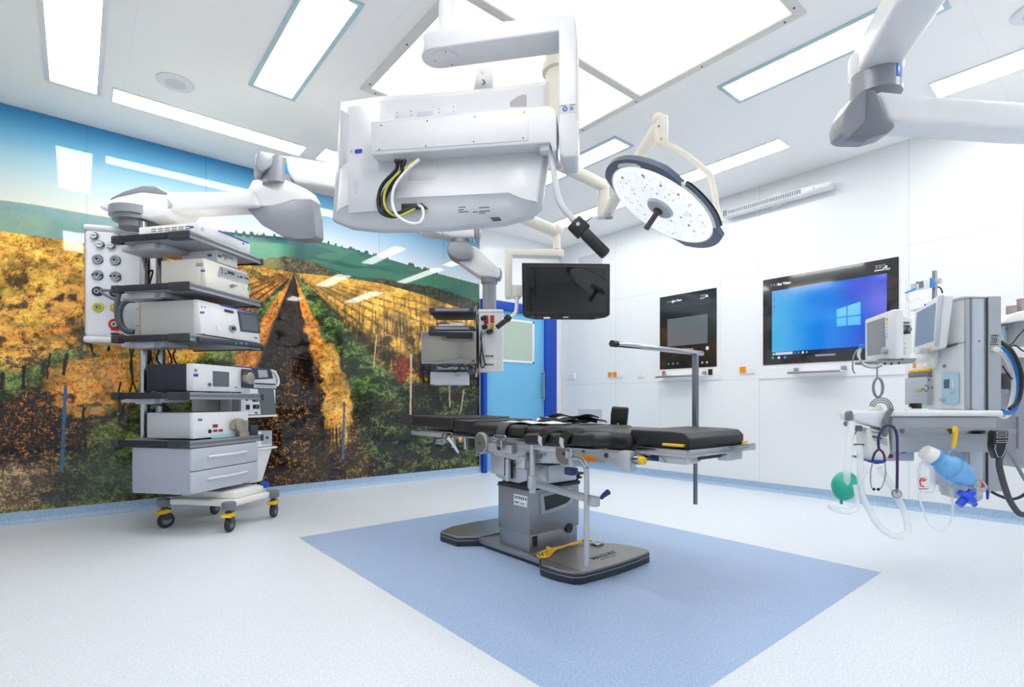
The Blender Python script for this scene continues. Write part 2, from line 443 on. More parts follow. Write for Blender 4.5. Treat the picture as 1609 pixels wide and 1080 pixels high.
    yr = t_(yr, (60, 56, 30), ss(.46, .36, n_mid) * ss(500, 540, py) * .75)
    soil = t_((24, 19, 18), (88, 62, 38), ss(.46, .60, leaf) * (.35 + .6 * ss(540, 700, py)))
    soil = t_(soil, (196, 138, 70), ss(.56, .68, leaf) * ss(470, 680, py) * .95)
    soil = t_(soil, (80, 66, 52), ss(540, 450, py) * .55)
    soil = t_(soil, (26, 22, 24), ss(.1, .0, np.abs(s + .31)) * .6); soil = t_(soil, (24, 20, 22), ss(.09, .0, np.abs(s - .16)) * .6)
    soil = t_(soil, (92, 86, 56), ss(.56, .66, n_big) * ss(620, 700, py) * .35)
    gras = t_((56, 84, 46), (126, 156, 78), ss(.42, .62, leaf)); gras = t_(gras, (36, 52, 34), ss(.48, .36, n_mid) * .8)
    dgr = t_((24, 34, 27), (76, 98, 60), ss(.46, .62, leaf)); dgr = t_(dgr, (26, 32, 28), ss(.5, .38, n_mid) * .75)
    dgr = t_(dgr, (112, 122, 66), ss(.54, .66, n_mid) * ss(.45, .6, leaf) * .7); dgr = t_(dgr, (120, 92, 54), ss(.56, .68, n_big) * ss(.5, .62, leaf) * .6)
    w = (n_mid - .5) * 0.16 + (n_pix - .5) * 0.07
    v = yl.copy()
    def lay(c, m):
        nonlocal v
        v = mixn(v, c, np.clip(m, 0, 1))
    rows = t_(og, (64, 60, 34), ss(.55, .95, 0.5 + 0.5 * np.cos(2 * PI * np.log(np.maximum(-s, .05)) * 3.0 + .8)) * .75)
    lay(rows, ss(-5.2, -3.4, s + w * 4) * ss(560, 500, py))
    lay(gras, ss(-1.12, -.98, s + w) * (py > 434))
    lay(og, ss(-.74, -.62, s + w) * (py > 431))
    lay(soil, ss(-.44, -.36, s + w * .8) * (py > 430))
    lay(og, ss(.17, .23, s + w * .6) * (py > 431))
    bn = (n_mid - .5) * 2.2 + (leaf - .5) * 1.6
    bush = np.maximum(ss(.1, -.1, ((px - 531) / 23) ** 2 + ((py - 634) / 40) ** 2 - 1 + bn), ss(.1, -.1, ((px - 518) / 15) ** 2 + ((py - 584) / 40) ** 2 - 1 + bn))
    rb = ss(556, 590, py)
    lay(soil, ss(.17, .23, s + w) * rb)
    lay(t_(gras, dgr, .2), ss(.40, .47, s + w))
    lay(t_(gras, (88, 76, 60), .55), ss(.86, .98, s + w) * ss(470, 520, py))
    lay(dgr, ss(.40, .47, s + w) * ss(592, 650, py + 20 * (n_mid - .5)))
    lay(soil, ss(.36, .2, s + w) * ss(.17, .2, s) * ss(600, 650, py)); lay(soil, ss(575, 545, px + 40 * (n_mid - .5)) * ss(700, 735, py + 30 * (n_mid - .5)) * (px > 470) * .8)
    lay(yb, bush)
    stems = (ss(.5, .62, fbm(px / 1.6, py / 22, 2, 66))) * ss(22, 8, np.abs(px - 533)) * ss(650, 670, py) * ss(716, 690, py)
    lay(yb, stems * .8)
    # right-hand vineyard, its shaded foot and the undergrowth
    yfoot = np.interp(px, [460, 470, 520, 560, 600, 640, 680, 753], [428, 432, 478, 512, 546, 562, 566, 560])
    lay(yr, ss(.98, 1.10, s + w * 1.4))
    foot = t_((52, 46, 30), (124, 92, 46), ss(.48, .64, leaf)); foot = t_(foot, (208, 148, 50), ss(.5, .6, n_mid) * ss(.4, .56, leaf) * .9)
    foot = t_(foot, (28, 26, 20), ss(.5, .36, fbm(px / 2.0, py / 18, 2, 58)) * .7)
    lay(foot, ss(-5, 10, py - yfoot + 22 * (n_mid - .5)) * ss(.92, 1.05, s + w))
    lay(t_((150, 40, 26), (214, 84, 40), ss(.4, .6, leaf)), ss(.2, -.1, ((px - 633) / 11) ** 2 + ((py - 580) / 20) ** 2 - 1 + (n_mid - .5) * 2 + (leaf - .5) * 3) * .7)
    lay(dgr, ss(.74, .92, s + w) * ss(588, 622, py + 26 * (n_mid - .5)))
    # foreground left
    fl = ss(395, 340, px)
    edge = np.interp(px, [-300, 0, 30, 60, 85, 110, 150, 200, 260, 330, 400], [560, 580, 584, 566, 556, 548, 552, 560, 560, 560, 560])
    und = t_((26, 20, 17), (104, 70, 38), ss(.48, .62, leaf)); und = t_(und, (190, 126, 62), ss(.58, .68, leaf) * .9)
    gl2 = t_((66, 84, 42), (134, 152, 82), ss(.42, .62, leaf)); gl2 = t_(gl2, (36, 44, 26), ss(.46, .36, n_mid) * .8)
    und = t_(und, gl2, ss(.2, .8, ss(650, 610, py + .36 * (px - 0) + 24 * (n_mid - .5))) * ss(150, 110, px))
    und = t_(und, gl2, ss(128, 160, px + 30 * (n_mid - .5)) * .85)
    und = t_(und, t_((36, 50, 34), (92, 120, 74), ss(.44, .62, leaf)), ss(60, 150, px + 40 * (n_mid - .5)) * ss(690, 730, py + 40 * (n_mid - .5)))
    dry = t_((86, 74, 60), (190, 164, 122), ss(.48, .6, leaf)); und = t_(und, dry, ss(110, 50, px + 30 * (n_mid - .5)) * ss(716, 750, py + 26 * (n_mid - .5)))
    und = t_(und, (44, 56, 72), ss(.3, 0, ((px - 86) / 24) ** 2 + ((py - 782) / 9) ** 2 - 1 + (n_mid - .5)) * .7)
    und = t_(und, t_((70, 84, 40), (140, 140, 76), ss(.44, .6, leaf)), ss(14, 4, (811 - .103 * px) - py) * .7)
    lay(und, fl * ss(-8, 8, py - edge + 30 * (n_mid - .5)))
    bush2 = ss(.15, -.1, ((px - 160) / 82) ** 2 + ((py - 598 + .16 * (px - 160)) / 46) ** 2 - 1 + (n_mid - .5) * 2.4 + (leaf - .5) * 1.2)
    lay(t_(t_(og, yb, .55), (210, 96, 40), ss(.55, .7, n_mid) * .12), bush2 * fl)
    bush3 = ss(.15, -.1, ((px - 330) / 110) ** 2 + ((py - 570) / 46) ** 2 - 1 + (n_mid - .5) * 2.4 + (leaf - .5) * 1.2); lay(yb, bush3 * fl * ss(-1.0, -1.25, s))
    for x0, y0, x1, y1, w_ in ((38, 574, 36, 612, 2.6), (78, 556, 76, 596, 1.8), (104, 556, 100, 590, 3.0), (133, 640, 133, 706, 2.4), (145, 540, 147, 560, 2), (170, 538, 169, 552, 2), (190, 636, 193, 662, 4), (4, 585, 2, 612, 3)):
        xc = x0 + (x1 - x0) * (py - y0) / (y1 - y0) + (n_mid - .5) * 8
        v = np.where(((np.abs(px - xc) < w_) & (py > y0) & (py < y1))[..., None], C(30, 24, 20) * (.7 + .6 * n_pix[..., None]), v)
    v = v * (1 - .2 * ss(.5, .36, n_big)[..., None]) * (.86 + .28 * ss(.35, .65, n_mid))[..., None]
    col = np.where(vine[..., None], v, col)
    for x0, y0, x1, y1, w_, c_ in ((103, 606, 97, 742, 3.0, (52, 100, 140)), (541, 632, 539, 722, 1.8, (78, 100, 124)), (646, 556, 645, 652, 1.5, (190, 172, 142)), (706, 605, 707, 640, 1.2, (150, 140, 110)), (729, 612, 724, 648, 1.2, (150, 140, 110)), (592, 525, 587, 578, 1.1, (176, 160, 128)), (129, 500, 129, 560, 1.4, (60, 80, 100)), (560, 500, 560, 538, .8, (90, 80, 60)), (602, 478, 602, 530, .8, (176, 150, 90)), (436, 470, 436, 480, 1.0, (60, 60, 60))):
        xc = x0 + (x1 - x0) * (py - y0) / (y1 - y0)
        mk = (np.abs(px - xc) < w_) & (py > y0) & (py < y1)
        col = np.where(mk[..., None], np.array(c_, float) * (0.8 + .4 * n_pix[..., None]), col)
    return np.clip(col * np.array([1.02, .99, .95]), 0, 255)
MX0, MX1, MZ0, MZ1 = X0, 3.862, 0.084, 3.056
NXm, NZm = 1500, 760
# denser columns where the print is seen obliquely at the far end
u = np.linspace(0, 1, NXm); gx_ = MX0 + (MX1 - MX0) * u
gz_ = np.linspace(MZ0, MZ1, NZm)
XX, ZZ = np.meshgrid(gx_, gz_)
dep = XX * FX + WL * FY; lat = XX * FY - WL * FX
PXm = 804.5 + FPX * lat / np.maximum(dep, 0.8); PYm = 630 - FPX * (ZZ - EYE) / np.maximum(dep, 0.8)
rgb = paint(PXm, PYm) / 255.0
seam = np.zeros_like(XX, bool)
for sx in (-0.77, 0.06, 0.877, 1.70, 2.52, 3.34): seam |= np.abs(XX - sx) < 0.0028
rgb = np.where(seam[..., None], rgb * 0.8 + 0.04, rgb)
rgbl = np.where(rgb <= 0.04045, rgb / 12.92, ((rgb + 0.055) / 1.055) ** 2.4)
me = bpy.data.meshes.new('mural')
co = np.stack([XX, np.full_like(XX, WL), ZZ], -1).reshape(-1, 3)
ii = (np.arange(NZm - 1)[:, None] * NXm + np.arange(NXm - 1)[None, :])
quads = np.stack([ii, ii + 1, ii + 1 + NXm, ii + NXm], -1).reshape(-1, 4)
me.vertices.add(len(co)); me.vertices.foreach_set('co', co.astype(np.float32).ravel())
me.loops.add(quads.size); me.loops.foreach_set('vertex_index', quads.astype(np.int32).ravel())
me.polygons.add(len(quads)); me.polygons.foreach_set('loop_start', np.arange(0, quads.size, 4, dtype=np.int32))
me.update(calc_edges=True)
at = me.color_attributes.new('print', 'FLOAT_COLOR', 'POINT')
at.data.foreach_set('color', np.concatenate([rgbl.reshape(-1, 3), np.ones((len(co), 1))], 1).astype(np.float32).ravel())
mm = bpy.data.materials.new('printed_glass'); mm.use_nodes = True; nt = mm.node_tree; b = nt.nodes['Principled BSDF']
va = nt.nodes.new('ShaderNodeVertexColor'); va.layer_name = 'print'
tc = nt.nodes.new('ShaderNodeTexCoord'); nz = nt.nodes.new('ShaderNodeTexNoise'); nz.inputs['Scale'].default_value = 170; nz.inputs['Detail'].default_value = 2
nt.links.new(tc.outputs['Object'], nz.inputs['Vector'])
mr = nt.nodes.new('ShaderNodeMapRange'); mr.inputs['To Min'].default_value = 0.92; mr.inputs['To Max'].default_value = 1.08
nt.links.new(nz.outputs['Fac'], mr.inputs['Value'])
vm = nt.nodes.new('ShaderNodeVectorMath'); vm.operation = 'SCALE'
nt.links.new(va.outputs['Color'], vm.inputs[0]); nt.links.new(mr.outputs[0], vm.inputs['Scale'])
nt.links.new(vm.outputs[0], b.inputs['Base Color']); b.inputs['Roughness'].default_value = 0.03; b.inputs['IOR'].default_value = 1.5
me.materials.append(mm)
mural = bpy.data.objects.new('wall_mural', me); COL.objects.link(mural)
tag(mural, 'glossy floor-to-ceiling print of an autumn vineyard on the wall beside the blue door', 'mural')
g = G().box(((MX0 + MX1) / 2, WL + 0.006, (MZ0 + MZ1) / 2), (MX1 - MX0, 0.010, MZ1 - MZ0))
g.obj('backing_board', WHITE, mural)

# ------------------------------------------------------------------ door
DX0, DX1, DT = 3.878, 5.129, 2.17
LBLUE = mat('sky_blue_door', (106, 178, 216), 0.3, var=0.02)
RBLUE = mat('royal_blue_frame', (4, 66, 170), 0.3, var=0.02)
FROST = mat('frosted_green_glass', (172, 190, 176), 0.25, var=0.05)
dr = struct(G().box((4.49, WL - 0.012, 1.05), (1.10, 0.034, 2.06), 0.003).obj('door_1', LBLUE))
g = G(); yb = WL - 0.03
g.box((DX0 + 0.028, yb, DT / 2), (0.056, 0.075, DT), 0.004)
g.box((5.045, yb, DT / 2), (0.21, 0.075, DT), 0.004)
g.box(((DX0 + DX1) / 2, yb, DT - 0.05), (DX1 - DX0, 0.078, 0.11), 0.004)
fr = struct(g.obj('trim_1', RBLUE))
g = G()
wx0, wx1, wz0, wz1 = 4.14, 4.735, 1.415, 1.952
for c, sz in ((((wx0 + wx1) / 2, wz0), (wx1 - wx0, .03)), (((wx0 + wx1) / 2, wz1), (wx1 - wx0, .03)), ((wx0, (wz0 + wz1) / 2), (.03, wz1 - wz0)), ((wx1, (wz0 + wz1) / 2), (.03, wz1 - wz0))):
    g.box((c[0], WL - 0.033, c[1]), (sz[0] + (0.03 if sz[0] > .1 else 0), 0.014, sz[1] + (0.03 if sz[1] > .1 else 0)), 0.003)
wf = g.obj('window_frame', WHITE, dr)
G().box(((wx0 + wx1) / 2, WL - 0.031, (wz0 + wz1) / 2), (wx1 - wx0, 0.006, wz1 - wz0)).obj('pane', FROST, dr)
g = G(); hx = 4.885
g.cyl((hx, WL - 0.085, 0.91), (hx, WL - 0.085, 1.30), 0.013, m=0)
for z in (0.945, 1.265): g.cyl((hx, WL - 0.03, z), (hx, WL - 0.085, z), 0.009)
g.obj('door_handle', CHROME, dr)
# white corner post between door frame and the screen wall
struct(G().box((5.21, WL - 0.004, CEIL / 2), (0.155, 0.03, CEIL), 0.003).obj('trim_2', WHITE))
struct(G().box((4.57, WL - 0.001, (DT + CEIL) / 2), (1.43, 0.024, CEIL - DT - 0.001)).obj('trim_3', WHITE))

# ------------------------------------------------------------------ luminaires
def emitter(name, rgb, s):
    m = bpy.data.materials.new(name); m.use_nodes = True; nt = m.node_tree
    for n in list(nt.nodes):
        if n.type != 'OUTPUT_MATERIAL': nt.nodes.remove(n)
    e = nt.nodes.new('ShaderNodeEmission'); out = [n for n in nt.nodes if n.type == 'OUTPUT_MATERIAL'][0]
    tc = nt.nodes.new('ShaderNodeTexCoord'); nz = nt.nodes.new('ShaderNodeTexNoise'); nz.inputs['Scale'].default_value = 3
    nt.links.new(tc.outputs['Object'], nz.inputs['Vector'])
    mr = nt.nodes.new('ShaderNodeMapRange'); mr.inputs['To Min'].default_value = s * 0.96; mr.inputs['To Max'].default_value = s * 1.04
    nt.links.new(nz.outputs['Fac'], mr.inputs['Value']); nt.links.new(mr.outputs[0], e.inputs[1])
    e.inputs[0].default_value = (*lin(rgb), 1); nt.links.new(e.outputs[0], out.inputs[0]); return m
TUBE = emitter('fluorescent_diffuser', (252, 251, 250), LUM)
LAMD = emitter('laminar_diffuser', (255, 248, 228), LAM)
LFRAME = mat('pale_blue_trim', (176, 202, 210), 0.35)
def light(x0, x1, y0, y1, label, framed=True, white=False, group='recessed ceiling luminaires'):
    t = thing('ceiling_light', label, 'ceiling light', ((x0 + x1) / 2, (y0 + y1) / 2, CEIL), 0, group)
    cx, cy = (x0 + x1) / 2, (y0 + y1) / 2; w, h = x1 - x0, y1 - y0
    f = 0.028 if framed else 0.006
    g = G()
    for dx, dy, sx, sy in ((0, h / 2 - f / 2, w, f), (0, -h / 2 + f / 2, w, f), (w / 2 - f / 2, 0, f, h - 2 * f), (-w / 2 + f / 2, 0, f, h - 2 * f)):
        g.box((dx, dy, -0.004), (sx, sy, 0.012), 0.001)
    g.obj('frame', WHITE if (white or not framed) else LFRAME, t)
    G().box((0, 0, -0.002), (w - 2 * f, h - 2 * f, 0.006)).obj('diffuser', TUBE, t)
    return t
light(-0.165, 0.135, 3.52, 4.72, 'wide white-rimmed ceiling light at right angles to the mural', white=True)
light(0.90, 1.205, 2.70, 3.895, 'blue-rimmed ceiling light between the mural and the big luminous panel')
light(3.385, 3.690, 0.66, 1.86, 'blue-rimmed ceiling light beyond the big luminous panel, partly behind the heavy arm')
light(3.375, 3.625, 2.735, 3.93, 'blue-rimmed ceiling light half hidden behind the upright arm of the large monitor')
light(0.192, 1.507, 4.53, 4.735, 'long narrow ceiling light parallel to the mural', False)
light(1.63, 2.95, 4.45, 4.70, 'narrow ceiling light peeking out behind the big white monitor', False)
light(4.44, 4.655, 1.895, 3.25, 'narrow ceiling light above the wall screens', False)
light(4.46, 4.72, -0.55, 0.92, 'narrow ceiling light above the anaesthesia workstation', False)
light(4.44, 4.655, 3.45, 4.75, 'narrow ceiling light near the corner, behind the hanging display', False)
for a in ((0.90, 1.205, 0.66, 1.86), (-0.165, 0.135, 0.66, 1.86), (0.90, 1.205, -1.3, -0.1), (3.385, 3.69, -1.3, -0.1)):
    light(*a, 'recessed ceiling light over the near end of the room')
# large laminar-flow field: 1.5 x 2.15 m, crossed by a bar and two thin joints
LX0, LX1, LY0, LY1 = 1.557, 3.062, 1.236, 3.391
lf = thing('laminar_flow_panel', 'huge warm-white luminous air-flow panel in a screwed frame on the ceiling', 'ceiling panel', ((LX0 + LX1) / 2, (LY0 + LY1) / 2, CEIL))
w, h = LX1 - LX0, LY1 - LY0
g = G(); f = 0.055
for dx, dy, sx, sy in ((0, h / 2 + f / 2, w + 2 * f, f), (0, -h / 2 - f / 2, w + 2 * f, f), (w / 2 + f / 2, 0, f, h), (-w / 2 - f / 2, 0, f, h)):
    g.box((dx, dy, -0.006), (sx, sy, 0.016), 0.002)
for k in range(5):
    for sx in (-1, 1): g.cyl((sx * (w / 2 + f / 2), -h / 2 + h * (k + .1) / 4.2, -0.014), (sx * (w / 2 + f / 2), -h / 2 + h * (k + .1) / 4.2, -0.017), 0.006, m=1, n=10)
for k in range(4):
    for sy in (-1, 1): g.cyl((-w / 2 + w * (k + .1) / 3.2, sy * (h / 2 + f / 2), -0.014), (-w / 2 + w * (k + .1) / 3.2, sy * (h / 2 + f / 2), -0.017), 0.006, m=1, n=10)
FRM = mat('laminar_frame_grey', (216, 216, 212), 0.4)
g.obj('frame', [FRM, INK], lf)
G().box((0, -0.03 + 0.0, -0.007), (w, 0.055, 0.016), 0.002).obj('cross_bar', FRM, lf)
for sx in (-1, 1):
    for a, b_ in ((-h / 2, -0.0575), (-0.0025, h / 2)):
        for q in range(2):
            l0 = a + (b_ - a) * q / 2; l1 = a + (b_ - a) * (q + 1) / 2
            G().box((sx * w / 4, (l0 + l1) / 2, -0.003), (w / 2 - 0.006, l1 - l0 - 0.006, 0.008)).obj('diffuser', LAMD, lf)
# ceiling loudspeakers
for (x, y, lb) in ((0.515, 4.19, 'round white ceiling loudspeaker near the mural'), (4.09, 0.36, 'round white ceiling loudspeaker above the anaesthesia workstation')):
    t = thing('ceiling_loudspeaker', lb, 'loudspeaker', (x, y, CEIL), 0, 'round ceiling loudspeakers')
    G().lathe([(0.108, 0), (0.112, -0.006), (0.100, -0.014), (0.094, -0.014)], (0, 0, 0)).obj('rim', WHITE, t)
    G().lathe([(0.096, -0.002), (0.095, -0.013), (0.0, -0.016)], (0, 0, 0)).obj('grille', mat('speaker_mesh', (206, 210, 216), 0.6, scale=300, var=0.12), t)
# ------------------------------------------------------------------ measuring plane
class Plane:
    """plane through O spanned by X (rightwards) and Y (upwards); N = X x Y looks back at the viewer"""
    def __init__(s, O, X, Y=(0, 0, 1)):
        s.O = Vector(O); s.X = Vector(X).normalized(); s.Y = Vector(Y); s.Y = (s.Y - s.X * s.X.dot(s.Y)).normalized(); s.N = s.X.cross(s.Y)
    def P(s, px, py, off=0.0):
        r = ray(px, py); E = Vector((0, 0, EYE)); o = s.O + s.N * off
        t = (o - E).dot(s.N) / r.dot(s.N); return E + r * t
    def uv(s, px, py, off=0.0):
        p = s.P(px, py, off) - s.O; return (p.dot(s.X), p.dot(s.Y))
    def at(s, u, v, off=0.0): return s.O + s.X * u + s.Y * v + s.N * off
def ang(deg): a = math.radians(deg); return Vector((math.cos(a), math.sin(a), 0))
def plate(g, pl, pts, n0, n1, m=0, bev=0.0, seg=2, px=True, ref=None):
    """outline (pixels or metres) on a plane, thickened from offset n0 to n1"""
    ref = n1 if ref is None else ref
    q = [pl.uv(a, b, ref) for a, b in pts] if px else pts
    g.prism(q, n1 - n0, pl.at(0, 0, n0), pl.X, pl.Y, bev=bev, seg=seg, m=m); return g
def screws(g, pl, pts, off, r=0.004, m=1, px=True):
    for a, b in pts:
        u, v = pl.uv(a, b, off) if px else (a, b)
        g.cyl(pl.at(u, v, off - 0.002), pl.at(u, v, off + 0.0015), r, m=m, n=8)
    return g

# ------------------------------------------------------------------ operating table
TB = thing('operating_table', 'operating table with black padded sections on a steel column, middle of the blue floor', 'operating table', (2.13, 2.30, 0))
DKB = mat('dark_base_rubber', (38, 46, 56), 0.5)
BSTEEL = mat('brushed_column_steel', (148, 151, 157), 0.38, metal=0.72, brushed=(60, 60, 1), scale=6, var=0.05)
DSTEEL = mat('brushed_top_steel', (146, 142, 138), 0.36, metal=0.8, brushed=(4, 60, 4), scale=5, var=0.05)
TSIL = mat('table_bright_silver', (186, 189, 194), 0.3, metal=0.65)
def W(g, name, mats, parent=TB, label=None, **k): return g.obj(name, mats, parent, label, world=True, **k)
def foot(poly, name='foot'):
    g = G().prism(poly, 0.046, (0, 0, 0.002), bev=0.002, seg=1, m=0)
    cx = sum(p[0] for p in poly) / len(poly); cy = sum(p[1] for p in poly) / len(poly)
    ins = [(cx + (a - cx) * .985, cy + (b - cy) * .97) for a, b in poly]
    g.prism([(cx + (a - cx) * 1.004, cy + (b - cy) * 1.008) for a, b in poly], 0.004, (0, 0, 0.034), m=2)
    g.prism(ins, 0.012, (0, 0, 0.048), bev=0.0012, seg=1, m=1)
    return g
f2 = [(1.832, 1.90), (1.838, 1.845), (1.862, 1.768), (1.90, 1.742), (2.02, 1.730), (2.17, 1.724), (2.33, 1.730), (2.45, 1.745), (2.485, 1.772), (2.478, 1.86), (2.44, 1.98), (2.36, 2.07), (2.28, 2.115), (1.94, 2.10), (1.832, 1.97)]
f1 = [(a, 4.60 - b_) for a, b_ in f2][::-1]
f1 = [(1.80, 2.885), (1.79, 2.86), (1.80, 2.69), (1.925, 2.605), (2.33, 2.60), (2.46, 2.69), (2.47, 2.86), (2.46, 2.885), (2.34, 2.945), (2.13, 2.96), (1.92, 2.945)]
g = foot(f2)
g.text('MAQUET', 0.05, (2.20, 1.86, 0.0605), (1, 0.02, 0), (0, 1, 0), m=3, align='CENTER', bold=0.0008)

for k in range(7): g.box((2.135 + .018 * k, 1.822, 0.0605), (0.011, 0.010, 0.0006), m=3)
g.box((1.90, 1.93, 0.061), (0.0015, 0.36, 0.001), m=3)
W(g, 'foot', [DKB, DSTEEL, SILVER, INK])
W(foot(f1), 'foot', [DKB, DSTEEL, SILVER])
g = G().box((2.10, 2.35, 0.035), (0.38, 0.62, 0.03), 0.004, m=0)
g.box((2.10, 2.35, 0.014), (0.36, 0.60, 0.02), m=1)
g.box((2.33, 2.02, 0.066), (0.06, 0.05, 0.012), 0.003, m=0)
W(g, 'base_beam', [BSTEEL, DKB])
# column: upper sleeve over a narrower lower box
g = G().box((2.13, 2.305, 0.275), (0.40, 0.28, 0.25), 0.004)
g.box((2.128, 2.305, 0.105), (0.386, 0.268, 0.115), 0.003)
g.box((2.13, 2.305, 0.4015), (0.412, 0.292, 0.008), 0.003, m=1)
W(g, 'column', [BSTEEL, DGREY])
cf = Plane((1.93, 2.165, 0.0), (1, 0, 0))   # front face of the column (faces -Y)
cs = Plane((1.93, 2.445, 0.0), (0, -1, 0))  # left face (faces -X)
g = G()
plate(g, cf, [(0.085, .252), (0.075, .375), (0.33, .385), (0.335, .30), (0.29, .275), (0.20, .262)], 0.0, 0.006, px=False, bev=0.002)
plate(g, cf, [(0.115, .275), (0.105, .357), (0.30, .366), (0.318, .345), (0.318, .315), (0.285, .297), (0.20, .285)], 0.004, 0.0075, m=1, px=False)
W(g, 'control_recess', [LGREY, BLACK])
W(G().cyl((2.245, 2.17, 0.145), (2.245, 2.160, 0.145), 0.028, m=0, n=24), 'socket', BLACK)
W(G().box((1.972, 2.163, 0.112), (0.028, 0.005, 0.056)), 'socket', BLACK)
g = G(); g.box((1.9285, 2.24, 0.335), (0.002, 0.115, 0.062), 0.0008)
g.text('GETINGE', 0.021, (1.927, 2.248, 0.349), (0, -1, 0), (0, 0, 1), m=1, bold=0.0006, depth=0.0004)
g.cyl((1.9278, 2.193, 0.349), (1.9268, 2.193, 0.349), 0.007, m=1, n=8)
g.box((1.927, 2.272, 0.322), (0.001, 0.034, 0.007), m=1)
g.box((1.927, 2.222, 0.320), (0.001, 0.030, 0.006), m=2)
W(g, 'name_plate', [WHITE, INK, MGREY], label='white name plate')
# bellows between the column and the head
g = G()
for k in range(5):
    e = 0.0 if k % 2 else 0.012
    g.box((2.13 + 0.008 * k, 2.30 - 0.004 * k, 0.413 + 0.013 * k), (0.38 + 2 * e - 0.01 * k, 0.27 + 2 * e, 0.014), 0.005)
W(g, 'bellows', RUBBER)
# column head: cast grey housing
g = G()
g.prism([(2.52, .475), (2.47, .44), (2.40, .425), (2.27, .425), (2.20, .45), (2.20, .60), (2.52, .60)], 0.27, (1.94, 0, 0), (0, 1, 0), (0, 0, 1), bev=0.008)
g.box((1.925, 2.43, .525), (0.03, 0.13, .12), 0.006, m=0); g.box((1.912, 2.33, .50), (0.02, 0.03, .13), 0.004, m=2)
g.box((1.93, 2.33, .50), (0.05, 0.012, 0.10), m=1); g.box((1.93, 2.28, .56), (0.02, 0.10, 0.006), m=1); g.box((1.93, 2.28, .53), (0.02, 0.10, 0.006), m=1)
g.box((2.07, 2.12, 0.50), (0.22, 0.16, 0.10), 0.01, m=0)
W(g, 'column_head', [TSIL, BLACK, LGREY])
# two transverse hubs and the body between them
for y, r, z in ((2.535, 0.066, 0.645), (1.83, 0.066, 0.638)):
    g = G(); g.cyl((1.862, y, z), (2.40, y, z), r, m=0, n=36, bev=0.006)
    g.cyl((1.859, y, z), (1.863, y, z), r * 0.86, m=1, n=36)
    g.cyl((1.856, y, z), (1.860, y, z), 0.010, m=2, n=12)
    W(g, 'joint_hub', [TSIL, STEEL, DGREY])
g = G()
g.prism([(2.50, .69), (2.50, .60), (2.44, .575), (2.18, .555), (1.90, .575), (1.86, .62), (1.86, .69)], 0.44, (1.90, 0, 0), (0, 1, 0), (0, 0, 1), bev=0.01)
g.box((1.885, 2.36, .625), (0.03, 0.22, 0.05), 0.006)
g.box((1.875, 2.04, .655), (0.02, 0.30, 0.03), 0.006)
for y in (2.42, 2.30, 2.12, 2.02): g.cyl((1.884, y, .61), (1.872, y, .61), 0.012, m=1, n=14)
g.cyl((1.872, 2.07, .60), (1.872, 2.07, .53), 0.008, m=0)
g.box((1.88, 2.16, .56), (0.05, 0.08, .07), 0.012)
W(g, 'body_frame', [TSIL, CHROME])
# side rails with accessory clamps
def rail(pts, r=0.0): pass
for x in (1.865, 2.405): W(G().box((x, 2.14, .682), (0.012, 0.55, 0.026), 0.002), 'side_rail', CHROME)
g = G()
g.box((1.874, 3.14, .667), (0.014, 0.50, 0.026), 0.002); g.box((2.39, 3.14, .667), (0.014, 0.50, 0.026), 0.002)
g.box((2.13, 3.12, .675), (0.44, 0.42, .03), 0.006); g.box((2.13, 2.74, .66), (0.40, 0.30, .03), 0.008)
g.box((1.90, 2.72, .662), (0.03, 0.30, .022), 0.004)
W(g, 'head_section_frame', TSIL)
g = G()
g.box((1.87, 2.92, .655), (0.04, 0.06, 0.06), 0.006); g.cyl((1.845, 2.90, .675), (1.845, 2.90, .625), 0.010); g.cyl((1.845, 2.80, .668), (1.845, 2.80, .60), 0.012, m=0)
g.box((1.86, 2.99, .625), (0.02, 0.11, .03), 0.006); g.cyl((1.838, 2.98, .64), (1.838, 2.86, .655), 0.008)
g.tube([(1.835, 2.84, .655), (1.83, 2.80, .64), (1.828, 2.76, .612), (1.828, 2.715, .575)], [0.012, 0.008], m=1)
g.cyl((1.86, 2.845, .66), (1.84, 2.845, .66), 0.018, m=2)
g.cyl((1.85, 2.67, .675), (1.85, 2.67, .60), 0.013); g.ball((1.85, 2.72, .655), 0.017, m=2)
g.box((1.86, 2.62, .64), (0.02, 0.05, .06), 0.004, m=3)
W(g, 'head_clamp', [CHROME, LGREY, mat('brass_knob', (214, 168, 110), 0.3, metal=0.8), BLACK])
# mattresses
def pad(x0, x1, y0, y1, z0, z1, bev=0.022, name='mattress_pad', skew=0.0):
    g = G(); g.hexa([(x0, y0, z0), (x1, y0, z0), (x1, y1, z0), (x0, y1, z0), (x0 + .006, y0 + skew, z1), (x1 - .006, y0 + skew, z1), (x1 - .006, y1, z1), (x0 + .006, y1, z1)], bev=bev, seg=4)
    return W(g, name, PAD)
pad(1.882, 2.125, 2.875, 3.405, .715, .793, 0.012); pad(2.128, 2.385, 2.875, 3.36, .715, .790, 0.012)
pad(1.882, 2.385, 2.63, 2.868, .700, .778, 0.012)
pad(1.878, 2.39, 2.16, 2.66, .694, .766, 0.026)
pad(1.878, 2.39, 1.79, 2.15, .692, .765, 0.028)
pad(1.876, 2.392, 1.44, 1.80, .668, .758, 0.034)
g = G(); g.prism([(1.168, .700), (1.42, .700), (1.462, .758), (1.455, .772), (1.25, .772), (1.19, .768), (1.166, .745)], 0.46, (1.905, 0, 0), (0, 1, 0), (0, 0, 1), bev=0.018, seg=4)
W(g, 'mattress_pad', PAD)
